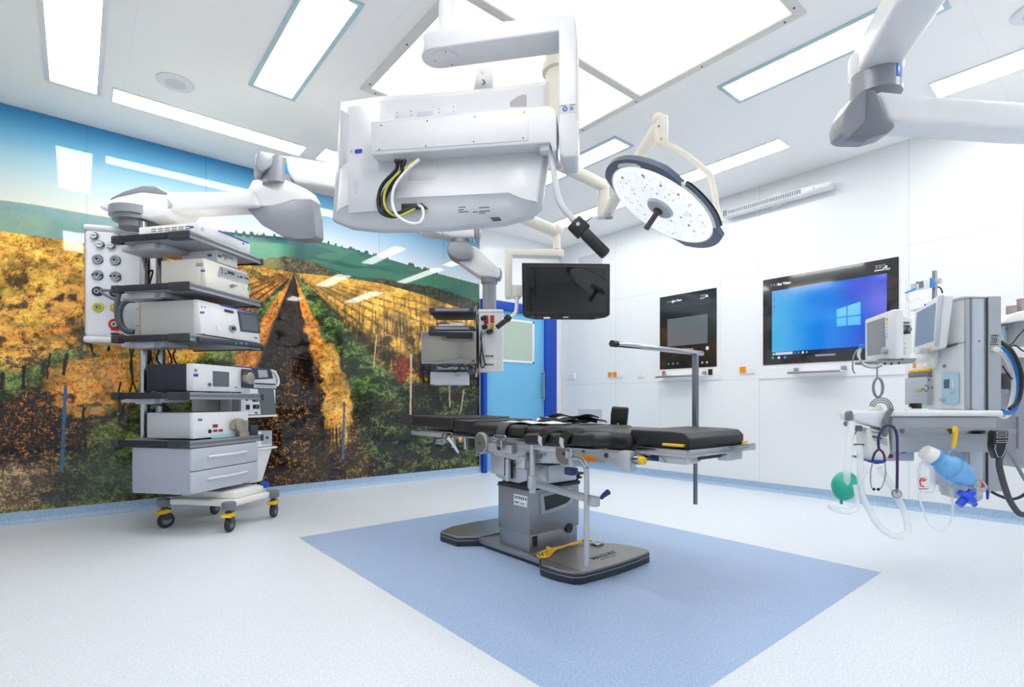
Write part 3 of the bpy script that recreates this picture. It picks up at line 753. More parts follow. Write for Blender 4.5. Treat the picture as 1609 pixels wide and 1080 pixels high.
# leg section: side plates, U-shaped end rail, locks
g = G()
g.box((1.872, 1.62, .642), (0.022, 0.40, .068), 0.004); g.box((2.40, 1.62, .642), (0.022, 0.40, .068), 0.004)
g.box((2.13, 1.62, .655), (0.50, 0.36, .02), 0.004)
g.box((1.868, 1.445, .635), (0.045, 0.06, .088), 0.005, m=1); g.box((2.40, 1.445, .635), (0.045, 0.06, .088), 0.005, m=1)
g.cyl((1.858, 1.56, .65), (1.866, 1.56, .65), 0.012, m=2); g.cyl((1.858, 1.70, .66), (1.866, 1.70, .66), 0.008, m=2)
g.box((1.859, 1.80, .632), (0.006, 0.035, .035), 0.004, m=1)
W(g, 'leg_section_frame', [TSIL, LGREY, DGREY])
g = G(); g.prism([(1.615, .63), (1.66, .642), (1.735, .637), (1.735, .618), (1.66, .612), (1.615, .618)], 0.012, (1.853, 0, 0), (0, 1, 0), (0, 0, 1), bev=0.003)
W(g, 'lock_handle', ORANGE, label='orange lock handle')
g = G(); g.cyl((1.862, 1.405, .645), (1.855, 1.365, .645), 0.020, m=0, bev=0.003); g.cyl((1.86, 1.378, .645), (1.85, 1.345, .645), 0.018, m=1, bev=0.005)
g.cyl((1.88, 1.425, .645), (1.88, 1.40, .645), 0.012, m=0)
W(g, 'release_knob', [CHROME, YELLOW], label='yellow and chrome release knob')
g = G()
g.box((1.876, 1.275, .685), (0.012, 0.26, 0.028), 0.002); g.box((2.414, 1.275, .685), (0.012, 0.26, 0.028), 0.002)
g.box((2.145, 1.145, .688), (0.555, 0.012, 0.030), 0.002)
g.box((2.145, 1.28, .694), (0.50, 0.24, .012), 0.003)
g.prism([(1.40, .70), (1.35, .70), (1.27, .64), (1.40, .64)], 0.03, (1.90, 0, 0), (0, 1, 0), (0, 0, 1), bev=0.003)
g.box((1.95, 1.245, .655), (0.09, 0.13, .035), 0.006, m=1); g.box((2.30, 1.20, .655), (0.14, 0.05, .05), 0.006, m=1)
g.box((2.14, 1.22, .66), (0.34, 0.03, .03), 0.004, m=2)
g.cyl((1.90, 1.34, .66), (1.90, 1.31, .655), 0.014, m=3)
W(g, 'foot_rail', [CHROME, TSIL, BLACK, DBLUE])
for c, z in (((1.905, 1.235, .716), (0.03, 0.10, .012)), ((2.37, 1.19, .71), (0.05, 0.06, .012))): W(G().box(c, z, 0.004), 'release_lever', YELLOW, label='yellow release lever')
# straps and linen lying across the middle
g = G()
def band(g, pts, w, t, wd=(0, 1, 0), m=0):
    """flat webbing along pts, w wide"""
    wd = Vector(wd).normalized(); pts = [Vector(p) for p in pts]; rings = []
    for i, p in enumerate(pts):
        d = (pts[min(i + 1, len(pts) - 1)] - pts[max(i - 1, 0)]).normalized(); n = d.cross(wd).normalized()
        rings.append([p - wd * w / 2 - n * t / 2, p + wd * w / 2 - n * t / 2, p + wd * w / 2 + n * t / 2, p - wd * w / 2 + n * t / 2])
    return g.ring(rings, m)
band(g, [(1.862, 2.335, .700), (1.862, 2.335, .725), (1.872, 2.33, .752), (1.90, 2.325, .770), (1.95, 2.32, .7735), (2.02, 2.31, .7735)], 0.075, 0.006)
W(g, 'body_strap', mat('webbing', (62, 64, 72), 0.6, scale=60, var=0.25), label='dark webbing strap over the side')
g = G(); g.tube([(1.858, 2.38, .700), (1.856, 2.385, .688), (1.856, 2.36, .672), (1.856, 2.31, .672), (1.856, 2.285, .688), (1.858, 2.29, .700)], 0.004, closed=True)
g.box((1.858, 2.335, .652), (0.02, 0.05, 0.05), 0.006); g.cyl((1.852, 2.335, .63), (1.842, 2.335, .63), 0.012, m=1)
W(g, 'strap_clamp', [CHROME, DGREY])
rnd = random.Random(4)
def crumple(x0, x1, y0, y1, z, amp, nx=26, ny=14, th=0.004, fr=(9, 14), seed=0, ax=0.0):
    g = G(); r = random.Random(seed); ph = [r.random() * 6 for _ in range(6)]
    top, bot = [], []
    for j in range(ny):
        for i in range(nx):
            u, v_ = i / (nx - 1), j / (ny - 1)
            x = x0 + (x1 - x0) * u + 0.012 * math.sin(7 * v_ + ph[0]); yy = y0 + (y1 - y0) * v_ + 0.014 * math.sin(6 * u + ph[1]) + ax * u
            zz = z + amp * (0.5 + 0.5 * math.sin(fr[0] * u + 3 * v_ + ph[2])) * (0.5 + 0.5 * math.sin(fr[1] * v_ - 4 * u + ph[3]))
            top.append((x, yy, zz + th)); bot.append((x, yy, zz))
    n = nx * ny; fs = []
    for j in range(ny - 1):
        for i in range(nx - 1):
            a = j * nx + i; fs.append((a, a + 1, a + 1 + nx, a + nx)); fs.append((n + a, n + a + nx, n + a + 1 + nx, n + a + 1))
    for i in range(nx - 1): fs.append((i, n + i, n + i + 1, i + 1)); a = (ny - 1) * nx + i; fs.append((a, a + 1, n + a + 1, n + a))
    for j in range(ny - 1): a = j * nx; fs.append((a, a + nx, n + a + nx, n + a)); a = j * nx + nx - 1; fs.append((a, n + a, n + a + nx, a + nx))
    g._new(top + bot, fs); return g
single(crumple(1.93, 2.14, 2.05, 2.42, .770, .010, seed=2).obj('draw_sheet', LINEN), 'crumpled pale linen sheet lying on the middle of the operating table', 'sheet')
SATIN = mat('dark_satin_webbing', (30, 31, 40), 0.32, scale=50, var=0.2)
sb = thing('restraint_strap', 'bundle of folded black restraint straps on the far side of the table', 'strap', (2.24, 2.15, .767))
for k, (a, b_, w) in enumerate((((2.12, 2.30, .775), (2.33, 2.02, .775), .06), ((2.18, 2.34, .785), (2.36, 1.98, .790), .05), ((2.10, 2.18, .772), (2.36, 2.10, .784), .05), ((2.24, 2.32, .800), (2.30, 2.00, .802), .055))):
    p, q = Vector(a), Vector(b_); pts = []
    for i in range(15):
        t = i / 14; r_ = p.lerp(q, t); r_.z += 0.010 * math.sin(t * 9 + k * 2) + 0.008 * math.sin(t * PI); pts.append(r_)
    d = (q - p).normalized(); g = G(); band(g, pts, w, 0.006, wd=(-d.y, d.x, 0.25 * (-1) ** k))
    W(g, 'strap', [FABRIC, SATIN, FABRIC, SATIN][k], sb)
g = G(); band(g, [(2.15, 2.345, .783), (2.18, 2.32, .790), (2.22, 2.30, .792)], .05, .007, wd=(.6, .6, .2)); W(g, 'strap_end', LINEN, sb, label='white strap end')
# lateral support pad standing up at the far rail
g = G(); g.prism([(0.0, .745), (0.105, .745), (0.112, .80), (0.118, .862), (0.012, .868), (0.004, .82)], 0.03, (2.45, 2.01, 0), (0.15, -1, 0), (0, 0, 1), bev=0.012, seg=4)
g.cyl((2.42, 1.95, .70), (2.44, 1.95, .78), 0.009, m=1)
g.box((2.415, 1.95, .69), (0.03, 0.04, .04), 0.004, m=1)
W(g, 'lateral_support', [PAD, CHROME])
# screen frame: pole in a rail clamp with a horizontal bar across
ps = thing('anaesthesia_screen_frame', 'grey T-shaped screen pole clamped to the far side of the operating table', 'screen pole', (2.435, 1.455, 0.37))
GP = mat('grey_pole', (118, 124, 132), 0.35, metal=0.5)
g = G().box((2.435, 1.455, .955), (0.026, 0.026, .36), 0.004); g.cyl((2.435, 1.455, .775), (2.435, 1.455, .74), 0.017, m=0); W(g, 'upper_post', GP, ps)
g = G().cyl((2.435, 1.455, .37), (2.435, 1.455, .79), 0.0105); W(g, 'lower_rod', GP, ps)
g = G().cyl((2.50, 1.455, 1.146), (1.772, 1.450, 1.146), 0.0125, bev=0.002); W(g, 'cross_bar', CHROME, ps)
g = G().cyl((1.80, 1.450, 1.146), (1.765, 1.450, 1.146), 0.0145); W(g, 'end_cap', BLACK, ps)
g = G().box((2.43, 1.455, .685), (0.04, 0.045, .05), 0.005); W(g, 'rail_clamp', CHROME, ps)
# arm board held on its own bracket, near side
ab = thing('arm_board', 'black padded arm board with two cuffs on a curved steel post beside the operating table', 'arm board', (1.74, 1.70, .165))
g = G(); g.prism([(1.452, .712), (1.50, .703), (1.62, .699), (1.80, .694), (1.905, .688), (1.925, .715), (1.905, .742), (1.75, .746), (1.60, .757), (1.47, .764), (1.452, .745)], 0.115, (1.665, 0, 0), (0, 1, 0), (0, 0, 1), bev=0.018, seg=4)
W(g, 'arm_pad', PAD, ab)
g = G(); g.box((1.722, 1.68, .690), (0.085, 0.42, .008), 0.003); W(g, 'support_plate', SILVER, ab)
for yy in (1.775, 1.635):
    g = G(); pts = [(1.654, yy, .70), (1.652, yy - .01, .735), (1.668, yy - .02, .760), (1.72, yy - .03, .768), (1.775, yy - .03, .760), (1.79, yy - .03, .70)]
    band(g, pts, 0.055, 0.007, wd=(0.15, 1, 0.3)); W(g, 'cuff_strap', FABRIC, ab)
    g = G(); band(g, [(1.650, yy, .735), (1.647, yy, .712), (1.650, yy - .005, .694)], 0.026, 0.004, wd=(0, 1, .3)); W(g, 'strap_buckle', LGREY, ab, label='light grey buckle tab')
g = G(); g.tube([(1.75, 1.58, .165), (1.75, 1.58, .55), (1.75, 1.585, .60), (1.75, 1.61, .632), (1.75, 1.66, .636), (1.75, 1.675, .634)], 0.0125, n=14, sub=8)
W(g, 'curved_post', TSIL, ab)
g = G(); g.cyl((1.75, 1.675, .595), (1.75, 1.675, .665), 0.013, m=0); g.cyl((1.75, 1.675, .660), (1.75, 1.675, .69), 0.009, m=2); g.ball((1.75, 1.675, .688), .012, m=2)
g.box((1.75, 1.675, .575), (0.04, 0.055, .034), 0.006, m=1)
W(g, 'clamp_knob', [TSIL, DBLUE, CHROME], ab)
g = G(); g.box((1.80, 1.77, .462), (0.022, 0.50, .034), 0.003, rot=Matrix.Rotation(math.radians(-12), 3, 'Z')); g.box((1.76, 1.545, .455), (0.04, 0.04, .045), 0.005)
g.cyl((1.875, 2.08, .405), (1.875, 2.08, .69), 0.0155); g.cyl((1.875, 2.08, .43), (1.875, 2.08, .50), 0.026, bev=0.004); g.cyl((1.875, 2.08, .405), (1.875, 2.08, .43), 0.018)
W(g, 'bracket', [TSIL], ab)
g = G(); g.tube([(1.755, 1.50, .475), (1.755, 1.485, .49), (1.755, 1.46, .508)], [0.008, 0.013]); W(g, 'lever', DBLUE, ab, label='blue lever')
# yellow earthing cable coiled on the base
g = G()
for q in range(3):
    e = 0.013 * q
    g.tube([(2.30, 2.07 + e, .078), (2.20, 2.085 + e, .072), (2.08, 2.10 - e, .074), (1.98, 2.11 - e, .068 + .4 * e), (1.915 + e, 2.085 - e, .066 + .3 * e), (1.895 + e, 2.04 - .3 * e, .066 + .2 * e), (1.935, 2.02 + e, .066 + .2 * e), (2.00, 2.055 + e, .070), (2.06, 2.075, .080)], 0.0035, n=8, sub=5)
g.cyl((2.27, 2.075, .082), (2.325, 2.06, .082), 0.009); g.box((2.00, 2.085, .084), (0.014, 0.03, .02), 0.004)
single(g.obj('earthing_cable', YELLOW), 'yellow earthing cable coiled on the steel base beam of the table', 'cable')
# ------------------------------------------------------------------ equipment pendant, left
TA = math.radians(38)
TP = thing('equipment_pendant', 'tall ceiling pendant before the mural with five dark-edged shelves, gas outlet column and drawers', 'ceiling pendant', (0.565, 3.954, 0.28), TA)
TO = Vector((0.565, 3.954, 0)); TX = ang(38); TY = ang(128)
def T(x, y, z): return TO + TX * x + TY * y + Vector((0, 0, z))
RT = Matrix.Rotation(TA, 3, 'Z')
def tb(g, x0, x1, y0, y1, z0, z1, bev=0.003, m=0, seg=2):
    """box given by its extents in the tower frame (world result)"""
    return g.box(T((x0 + x1) / 2, (y0 + y1) / 2, (z0 + z1) / 2), (x1 - x0, y1 - y0, z1 - z0), bev, seg, rot=RT, m=m)
TF = Plane(T(0, 0, 0), TX)            # front faces look along -y of the tower
TS = Plane(T(0, 0, 0), -TY)           # left sides look along -x
def fplane(y): return Plane(T(0, y, 0), TX)
def splane(x): return Plane(T(x, 0, 0), -TY)
SHELF = mat('shelf_grey_underside', (150, 154, 162), 0.45)
EDGE = mat('shelf_dark_rail', (22, 26, 42), 0.4)
def shelf(z, parent=TP, x1=0.70, y1=0.62, name='shelf'):
    g = G(); tb(g, 0.0, x1, 0.01, y1 - 0.02, z - 0.032, z, 0.004, 0)
    tb(g, 0.0, x1 - 0.02, -0.004, 0.012, z - 0.012, z + 0.003, 0.002, 1); tb(g, 0.0, x1 - 0.02, -0.004, 0.012, z - 0.044, z - 0.028, 0.002, 1)
    tb(g, 0.0, x1 - 0.02, -0.001, 0.012, z - 0.029, z - 0.011, 0.001, 2)
    sh = W(g, name, [SHELF, SILVER, MGREY], parent)
    g = G()
    tb(g, -0.012, 0.045, 0.0, 0.16, z - 0.046, z + 0.006, 0.006, 1, 3); tb(g, -0.010, 0.008, 0.15, y1 - 0.06, z - 0.040, z + 0.002, 0.003, 0); tb(g, -0.012, 0.04, y1 - 0.065, y1, z - 0.046, z + 0.006, 0.008, 1, 3)
    g2 = G(); tb(g2, x1 - 0.025, x1 + 0.006, -0.008, 0.10, z - 0.046, z + 0.004, 0.006, 1); tb(g2, x1 - 0.02, x1, 0.05, y1, z - 0.04, z + 0.002, 0.003, 0)
    for y in (0.19, y1 - 0.03): g.cyl(T(-0.010, y, z - 0.02), T(-0.014, y, z - 0.02), 0.008, m=2, n=12)
    for q_ in (g, g2): W(q_, 'edge_rail', [EDGE, mat('shelf_corner_grey', (44, 48, 58), 0.42), INK], sh)
    return sh
SZ = [2.005, 1.672, 1.335, 0.952, 0.634]
for i, z in enumerate(SZ):
    sh = shelf(z)
    if i < 4:
        g = G(); tb(g, 0.10, 0.30, 0.30, 0.66, z - 0.065, z - 0.032, 0.004, 0); tb(g, 0.06, 0.12, 0.34, 0.50, z - 0.075, z - 0.034, 0.004, 0)
        W(g, 'bracket', LGREY, sh)
# posts behind the shelves
for x, y in ((0.27, 0.655), (0.40, 0.655)):
    W(G().cyl(T(x, y, 0.60), T(x, y, 2.20), 0.024, n=24), 'post', CHROME, TP)
    W(G().box(T(x + .04, y + .01, 1.40), (0.03, 0.02, 1.56), 0.003, rot=RT), 'cable_duct', DGREY, TP)
# cabinet with two drawers
g = G(); tb(g, 0.0, 0.645, 0.012, 0.455, 0.284, 0.588, 0.004); cab = W(g, 'drawer_cabinet', mat('cabinet_grey', (160, 164, 180), 0.4), TP)
for z0, z1 in ((0.288, 0.432), (0.438, 0.583)):
    g = G(); tb(g, 0.008, 0.640, -0.006, 0.014, z0, z1, 0.003, 0)
    pts = [T(0.14 + 0.37 * k / 10, -0.012 - 0.022 * math.sin(PI * k / 10), (z0 + z1) / 2 + 0.012) for k in range(11)]
    g.tube(pts, 0.008, n=10, m=1, sub=2)
    W(g, 'drawer', [mat('drawer_front_grey', (188, 192, 202), 0.38), WHITE], cab)
# gas and power column
GC = atd(178, 440, 3.98); gax = ang(-24); gay = Vector((-gax.y, gax.x, 0))
RG = Matrix.Rotation(math.radians(-24), 3, 'Z')
GF = Plane(atd(131, 445, 3.84), gax)
z0, z1 = 1.375, 2.165
w_ = 0.42
g = G()
c = GF.O + gax * w_ / 2 - GF.N * 0.13
g.box((c.x, c.y, (z0 + z1) / 2), (w_, 0.26, z1 - z0), 0.03, 4, rot=RG, m=0)
col = W(g, 'supply_column', mat('column_white', (226, 228, 234), 0.35), TP)
for za, zb in ((z0 - 0.045, z0 + 0.005), (z1 - 0.005, z1 + 0.04)):
    W(G().box((c.x, c.y, (za + zb) / 2), (w_ + 0.012, 0.272, zb - za), 0.02, 3, rot=RG), 'end_cap', WHITE, col)
W(G().box(GF.at(-0.002, 0, -0.13) + Vector((0, 0, (z0 + z1) / 2 - GF.O.z)), (0.012, 0.20, z1 - z0 - 0.01), 0.004, rot=RG), 'side_channel', MGREY, col)
def outlet(px, py, r, kind):
    u, v = GF.uv(px, py, 0.0); N = GF.N; P = lambda a, b, o: GF.at(u + a, v + b, o)
    g = G(); ringm = {'y': 1, 'r': 2, 'g': 3}.get(kind, 0)
    g.lathe([(r, 0), (r, 0.008), (r * .86, 0.014), (r * .62, 0.014), (r * .58, 0.008)], P(0, 0, -0.001), N, n=24, m=ringm)
    g.lathe([(r * .5, 0.004), (r * .5, 0.018), (r * .3, 0.020)], P(0, 0, 0), N, n=20, m=0)
    g.cyl(P(0, 0, 0.018), P(0, 0, 0.022), r * .22, m=4, n=12)
    if kind == 'w':
        for s in (-1, 1): g.cyl(P(s * r * .78, 0, 0.010), P(s * r * .78, 0, 0.016), r * .2, m=4, n=10)
    if kind == 'd':
        g.cyl(P(0, 0, 0.02), P(0, 0, 0.024), r * .7, m=5, n=20); g.box(P(r * .1, 0, 0.026), (r * .9, 0.003, 0.003), m=4, rot=RG)
    if kind == 'r': g.box(P(r * .2, -r * 1.0, 0.006), (r * 1.6, 0.004, 0.008), m=2, rot=RG)
    W(g, 'gas_outlet' if kind != 'd' else 'pressure_gauge', [CHROME, mat('yellow_green_ring', (206, 208, 30), 0.4), RED, DGREY, BLACK, mat('gauge_face', (214, 220, 220), 0.3)], col)
Q = lambda x, y: (125 + x / 4.695, 330 + y / 4.695)
for x, y, r, k in ((112, 194, .030, 'd'), (278, 205, .030, 'd'), (155, 258, .030, 'd'), (237, 265, .030, 'd'), (135, 366, .037, 'n'), (265, 373, .037, 'n'), (136, 483, .037, 'w'), (268, 492, .037, 'w'),
                   (134, 602, .036, 'g'), (262, 610, .036, 'g'), (137, 720, .037, 'y'), (268, 726, .037, 'y'), (262, 845, .042, 'r')):
    outlet(*Q(x, y), r, k)
g = G(); u, v = GF.uv(*Q(265, 918), 0)
g.box(GF.at(u, v, 0.01), (0.05, 0.02, 0.018), 0.006, rot=RG, m=0); g.box(GF.at(u + .03, v - .004, 0.006), (0.05, 0.008, 0.01), rot=RG, m=1)
W(g, 'power_socket', [BLACK, RED], col)
# hub ring above the column and the swivel head
HC = atd(215, 335, 3.88)
g = G(); g.lathe([(0.11, 2.17), (0.11, 2.215), (0.150, 2.22), (0.150, 2.245), (0.170, 2.25), (0.170, 2.31)], (HC.x, HC.y, 0), n=40)
W(g, 'swivel_ring', SHELL, TP)
# arm plane: vertical plane through hub and elbow
EP = atd(440, 320, 3.58); ad = (Vector((EP.x, EP.y, 0)) - Vector((HC.x, HC.y, 0))).normalized()
AP = Plane((HC.x, HC.y, 0), ad)
Q = lambda x, y: (x / 3.087, y / 3.087)
g = G()
plate(g, AP, [Q(475, 1005), Q(490, 985), Q(560, 955), Q(680, 930), Q(820, 945), Q(850, 990), Q(840, 1020), Q(800, 1050), Q(720, 1065), Q(560, 1030), Q(500, 1020)], -0.15, 0.08, bev=0.045, seg=4)
W(g, 'arm_end_shell', WHITE, TP, label='white arm end shell')
g = G()
plate(g, AP, [Q(520, 965), Q(600, 925), Q(690, 897), Q(760, 900), Q(815, 930), Q(815, 950), Q(690, 940), Q(600, 955)], -0.12, 0.06, bev=0.03, seg=4)
W(g, 'arm_end_cover', SHELL, TP, label='silver top cover of the arm end')
g = G()
plate(g, AP, [Q(800, 930), Q(1000, 928), Q(1230, 925), Q(1250, 1000), Q(1220, 1003), Q(1000, 1015), Q(800, 1032)], -0.08, 0.08, bev=0.035, seg=4)
W(g, 'support_arm', WHITE, TP)
Q = lambda x, y: (380 + x / 6.355, 220 + y / 6.355)
g = G()
plate(g, AP, [Q(0, 520), Q(60, 490), Q(105, 400), Q(330, 358), Q(500, 425), Q(640, 490), Q(690, 575), Q(690, 600), Q(520, 600), Q(380, 640), Q(300, 660), Q(0, 668)], -0.06, 0.05, bev=0.025, seg=3)
W(g, 'elbow_cover', WHITE, TP, label='white elbow cover')
g = G()
plate(g, AP, [Q(290, 640), Q(400, 600), Q(520, 575), Q(688, 572), Q(725, 740), Q(736, 960), Q(700, 985), Q(560, 992), Q(400, 962), Q(200, 850), Q(55, 695), Q(60, 680)], -0.05, 0.045, bev=0.03, seg=4)
W(g, 'elbow_shell', SHELL, TP, label='silver lower elbow shell')
NB = AP.P(*Q(365, 320), 0); 
g = G(); g.cyl((NB.x, NB.y, NB.z - 0.10), (NB.x, NB.y, NB.z + 0.07), 0.10, n=40, m=0)
W(g, 'elbow_neck', [SHELL], TP)
g = G(); nn = (-NB.normalized()); nn.z = 0; nn.normalize(); nn = (nn + Vector((FY, -FX, 0)) * 1.0).normalized()
g.box(Vector((NB.x, NB.y, NB.z)) + nn * 0.098, (0.008, 0.028, 0.075), 0.003, rot=Matrix.Rotation(math.atan2(nn.y, nn.x), 3, 'Z'))
W(g, 'status_light', CYAN, TP, label='cyan status light strip')
# upper arm to the ceiling mount
MT = atd(640, 300, 4.03); AU = Plane((NB.x, NB.y, 0), (MT.x - NB.x, MT.y - NB.y, 0))
g = G()
plate(g, AU, [Q(250, 275), Q(345, 140), Q(560, 165), Q(915, 232), (600, 266), (660, 276), (660, 312), (600, 312), Q(905, 480), Q(700, 435), Q(520, 392), Q(430, 300), Q(340, 278)], -0.09, 0.09, bev=0.03, seg=4)
W(g, 'extension_arm', WHITE, TP)
g = G()
plate(g, AU, [Q(135, 180), Q(150, 115), Q(185, 105), Q(340, 138), Q(340, 200), Q(300, 270), Q(245, 300), Q(200, 328), Q(150, 300), Q(133, 240)], -0.09, 0.09, bev=0.02, seg=3)
W(g, 'arm_end_cap', SHELL, TP)
g = G(); g.cyl((MT.x, MT.y, 2.40), (MT.x, MT.y, CEIL - 0.03), 0.09, n=32); g.cyl((MT.x, MT.y, CEIL - 0.06), (MT.x, MT.y, CEIL), 0.115, n=40, bev=0.01)
W(g, 'ceiling_mount', WHITE, TP)
# hoses and cables of the tower
HOSE = mat('grey_hose', (108, 114, 124), 0.5)
def q4(x, y): return (125 + x / 4.695, 330 + y / 4.695)
def cur(pl, pts, q=None, off=0.0): return [pl.P(*(q(a, b) if q else (a, b)), off if not callable(off) else off(i)) for i, (a, b) in enumerate(pts)]
g = G(); g.tube(cur(GF, [(150, 598), (180, 620), (230, 648), (300, 680)], q4, 0.05), 0.011, m=0); g.tube(cur(GF, [(152, 592), (200, 594), (300, 602), (310, 612)], q4, 0.05), 0.010)
g.tube(cur(GF, [(305, 600), (285, 640), (275, 720), (280, 800), (305, 860), (350, 900), (400, 905)], q4, 0.09), 0.017, m=1)
g.tube(cur(GF, [(410, 668), (350, 675), (310, 710), (298, 770), (310, 840), (345, 885), (400, 900)], q4, 0.12), 0.017, m=1)
single(g.obj('gas_hose', [HOSE, mat('dark_grey_hose', (84, 90, 98), 0.5)]), 'looped grey gas hoses plugged into the outlet column', 'hose')
g = G(); bp = splane(0.25)
for pts in ([(212, 540), (205, 580), (222, 625), (236, 560)], [(236, 545), (240, 575), (250, 577)], [(252, 545), (246, 565), (258, 577)], [(262, 545), (270, 568), (262, 577)], [(278, 545), (272, 560), (280, 576)],
            [(204, 545), (208, 600), (192, 645), (190, 668), (225, 682)], [(240, 635), (262, 640), (268, 650)], [(222, 440), (240, 425), (232, 460), (240, 475)], [(190, 600), (186, 625), (197, 650)]):
    g.tube(cur(bp, pts, None, -0.05), 0.006)
single(g.obj('power_cables', BCABLE), 'black power cables dangling between the shelves of the tall pendant', 'cable')

# ------------------------------------------------------------------ devices on the shelves
def dev(name, label, cat, x0, x1, y0, y1, z0, z1, cm, fm, group=None, bev=0.004, fdep=0.02, slant=0.0):
    t = thing(name, label, cat, T((x0 + x1) / 2, (y0 + y1) / 2, z0), TA, group)
    g = G(); tb(g, x0, x1, y0 + fdep, y1, z0 + 0.008, z1, bev)
    for x in (x0 + .04, x1 - .04):
        for y in (y0 + .06, y1 - .05): g.cyl(T(x, y, z0 + 0.001), T(x, y, z0 + 0.010), 0.012, m=1, n=12)
    W(g, 'housing', [cm, BLACK], t)
    g = G(); p = [T(x0 - .002, y0 + fdep, z0 + .006), T(x1 + .002, y0 + fdep, z0 + .006), T(x1 + .002, y0 + fdep, z1 + .002), T(x0 - .002, y0 + fdep, z1 + .002)]
    f = [T(x0 - .002, y0, z0 + .006), T(x1 + .002, y0, z0 + .006), T(x1 + .002, y0 + slant, z1 + .002), T(x0 - .002, y0 + slant, z1 + .002)]
    g.hexa([f[0], f[1], p[1], p[0], f[3], f[2], p[2], p[3]], bev=min(0.006, fdep * .3)); W(g, 'front_panel', fm, t)
    fp = Plane(f[0], TX, f[3] - f[0])
    return t, fp, splane(x0)
def sticker(g, pl, px, py, w=0.03, h=0.014, m=0): u, v = pl.uv(px, py, 0); pl_ = pl; g.rrect(w, h, h * .3, 0.0015, pl.at(u, v, 0), pl.X, pl.Y, m=m); return g
def inv(t, pl, px, py):
    """small blue inventory sticker on a side face"""
    g = G(); sticker(g, pl, px, py, 0.034, 0.015, 0); u, v = pl.uv(px, py)
    for k in range(3): g.box(pl.at(u - .009 + .009 * k, v, 0.0019), (0.004, 0.004, 0.006), m=1, rot=RT)
    W(g, 'inventory_sticker', [STICK, PALEINK], t, label='small blue sticker')
def rectpx(g, pl, a, b, m=0, d=0.003, r=0.003, off=0.0):
    """upright rounded rectangle spanning two opposite pixels on a face"""
    u0, v0 = pl.uv(*a, off); u1, v1 = pl.uv(*b, off); w, h = abs(u1 - u0), abs(v1 - v0)
    g.rrect(w, h, min(r, w * .45, h * .45), d, pl.at((u0 + u1) / 2, (v0 + v1) / 2, off), pl.X, pl.Y, m=m); return g
def dots(g, pl, pts, r, m, d=0.004, off=0.0):
    for a, b in pts: u, v = pl.uv(a, b, off); g.cyl(pl.at(u, v, off), pl.at(u, v, off + d), r, m=m, n=16)
    return g
Z2 = lambda x, y: (260 + x / 4.909, 340 + y / 4.909)
# 1 thin camera control unit on the top shelf
t, fp, sp = dev('camera_control_unit', 'thin white medical box with a blue stripe on the topmost shelf of the tall pendant', 'medical device', 0.09, 0.585, 0.02, 0.50, SZ[0] + .004, SZ[0] + .088, OFFW, WHITE)
g = G(); a, b = fp.uv(*Z2(335, 75)), fp.uv(*Z2(632, 182)); g.box(fp.at(0.33, a[1] - 0.004, 0.001), (0.30, 0.004, 0.009), m=0, rot=RT)
dots(g, fp, [Z2(285, 100)], .013, 1); dots(g, fp, [Z2(600, 212)], .006, 2); W(g, 'front_marking', [STICK, LGREY, INK], t)
g = G()
for k in range(6):
    for q in range(2): g.box(sp.at(-0.10 - 0.055 * k, SZ[0] + .066 - .016 * q, 0.0), (0.004, 0.04, 0.006), m=0, rot=RT)
W(g, 'vent_slots', MGREY, t)
g = G(); sticker(g, splane(0.09), *Z2(204, 84), 0.03, 0.012); W(g, 'inventory_sticker', STICK, t, label='small blue sticker')
# 2 electrosurgical box and the small unit on it
t, fp, sp = dev('electrosurgical_generator', 'cream medical unit with grey sliders and green button on the second shelf', 'medical device', 0.17, 0.59, 0.03, 0.40, SZ[1] + .004, SZ[1] + .205, CREAM, CREAM, fdep=0.045, slant=0.02)
g = G()
plate(g, fp, [Z2(420, 385), Z2(640, 455), Z2(640, 525), Z2(405, 465), Z2(410, 430)], 0, 0.003, 0)
rectpx(g, fp, Z2(475, 420), Z2(528, 458), 1, 0.005); rectpx(g, fp, Z2(570, 460), Z2(592, 480), 1, 0.005); rectpx(g, fp, Z2(606, 470), Z2(640, 492), 1, 0.005)
rectpx(g, fp, Z2(428, 395), Z2(437, 445), 1, 0.005); rectpx(g, fp, Z2(452, 435), Z2(470, 450), 1, 0.005); rectpx(g, fp, Z2(552, 462), Z2(563, 473), 1, .005)
dots(g, fp, [Z2(x, 465 + (x - 415) * .27) for x in (415, 430, 445, 460)] + [Z2(x, 482 + (x - 480) * .25) for x in (480, 495, 510, 525)] + [Z2(x, 500 + (x - 560) * .25) for x in (560, 575, 590, 605)], .005, 2, 0.005)
dots(g, fp, [Z2(505, 540)], .012, 3, 0.03); dots(g, fp, [Z2(528, 540)], .004, 3, .03)
W(g, 'control_panel', [PALEINK, INK, OFFW, SILVER], t)
g = G(); dots(g, fp, [Z2(642, 560)], .014, 0, 0.008); dots(g, fp, [Z2(612, 555)], .014, 1, 0.004); W(g, 'green_button', [GREEN, WHITE], t)
inv(t, splane(0.168), *Z2(289, 420))
g = G(); rectpx(g, splane(0.168), Z2(235, 362), Z2(288, 384), 0, 0.001); W(g, 'rating_label', PALEINK, t)
t, fp, sp = dev('light_source_box', 'small white medical box with green switch, stacked on the cream unit', 'medical device', 0.305, 0.50, 0.06, 0.36, SZ[1] + .209, SZ[1] + .300, WHITE, OFFW)
g = G(); rectpx(g, fp, Z2(404, 296), Z2(428, 322), 0, 0.004); rectpx(g, fp, Z2(440, 292), Z2(520, 340), 1, 0.001); dots(g, fp, [Z2(462, 328)], .009, 2, .006); rectpx(g, fp, Z2(394, 258), Z2(430, 268), 3, 0.001)
W(g, 'control_panel', [mat('green_switch', (14, 120, 84), 0.4), PALEINK, SILVER, INK], t)
inv(t, splane(0.303), *Z2(340, 302))
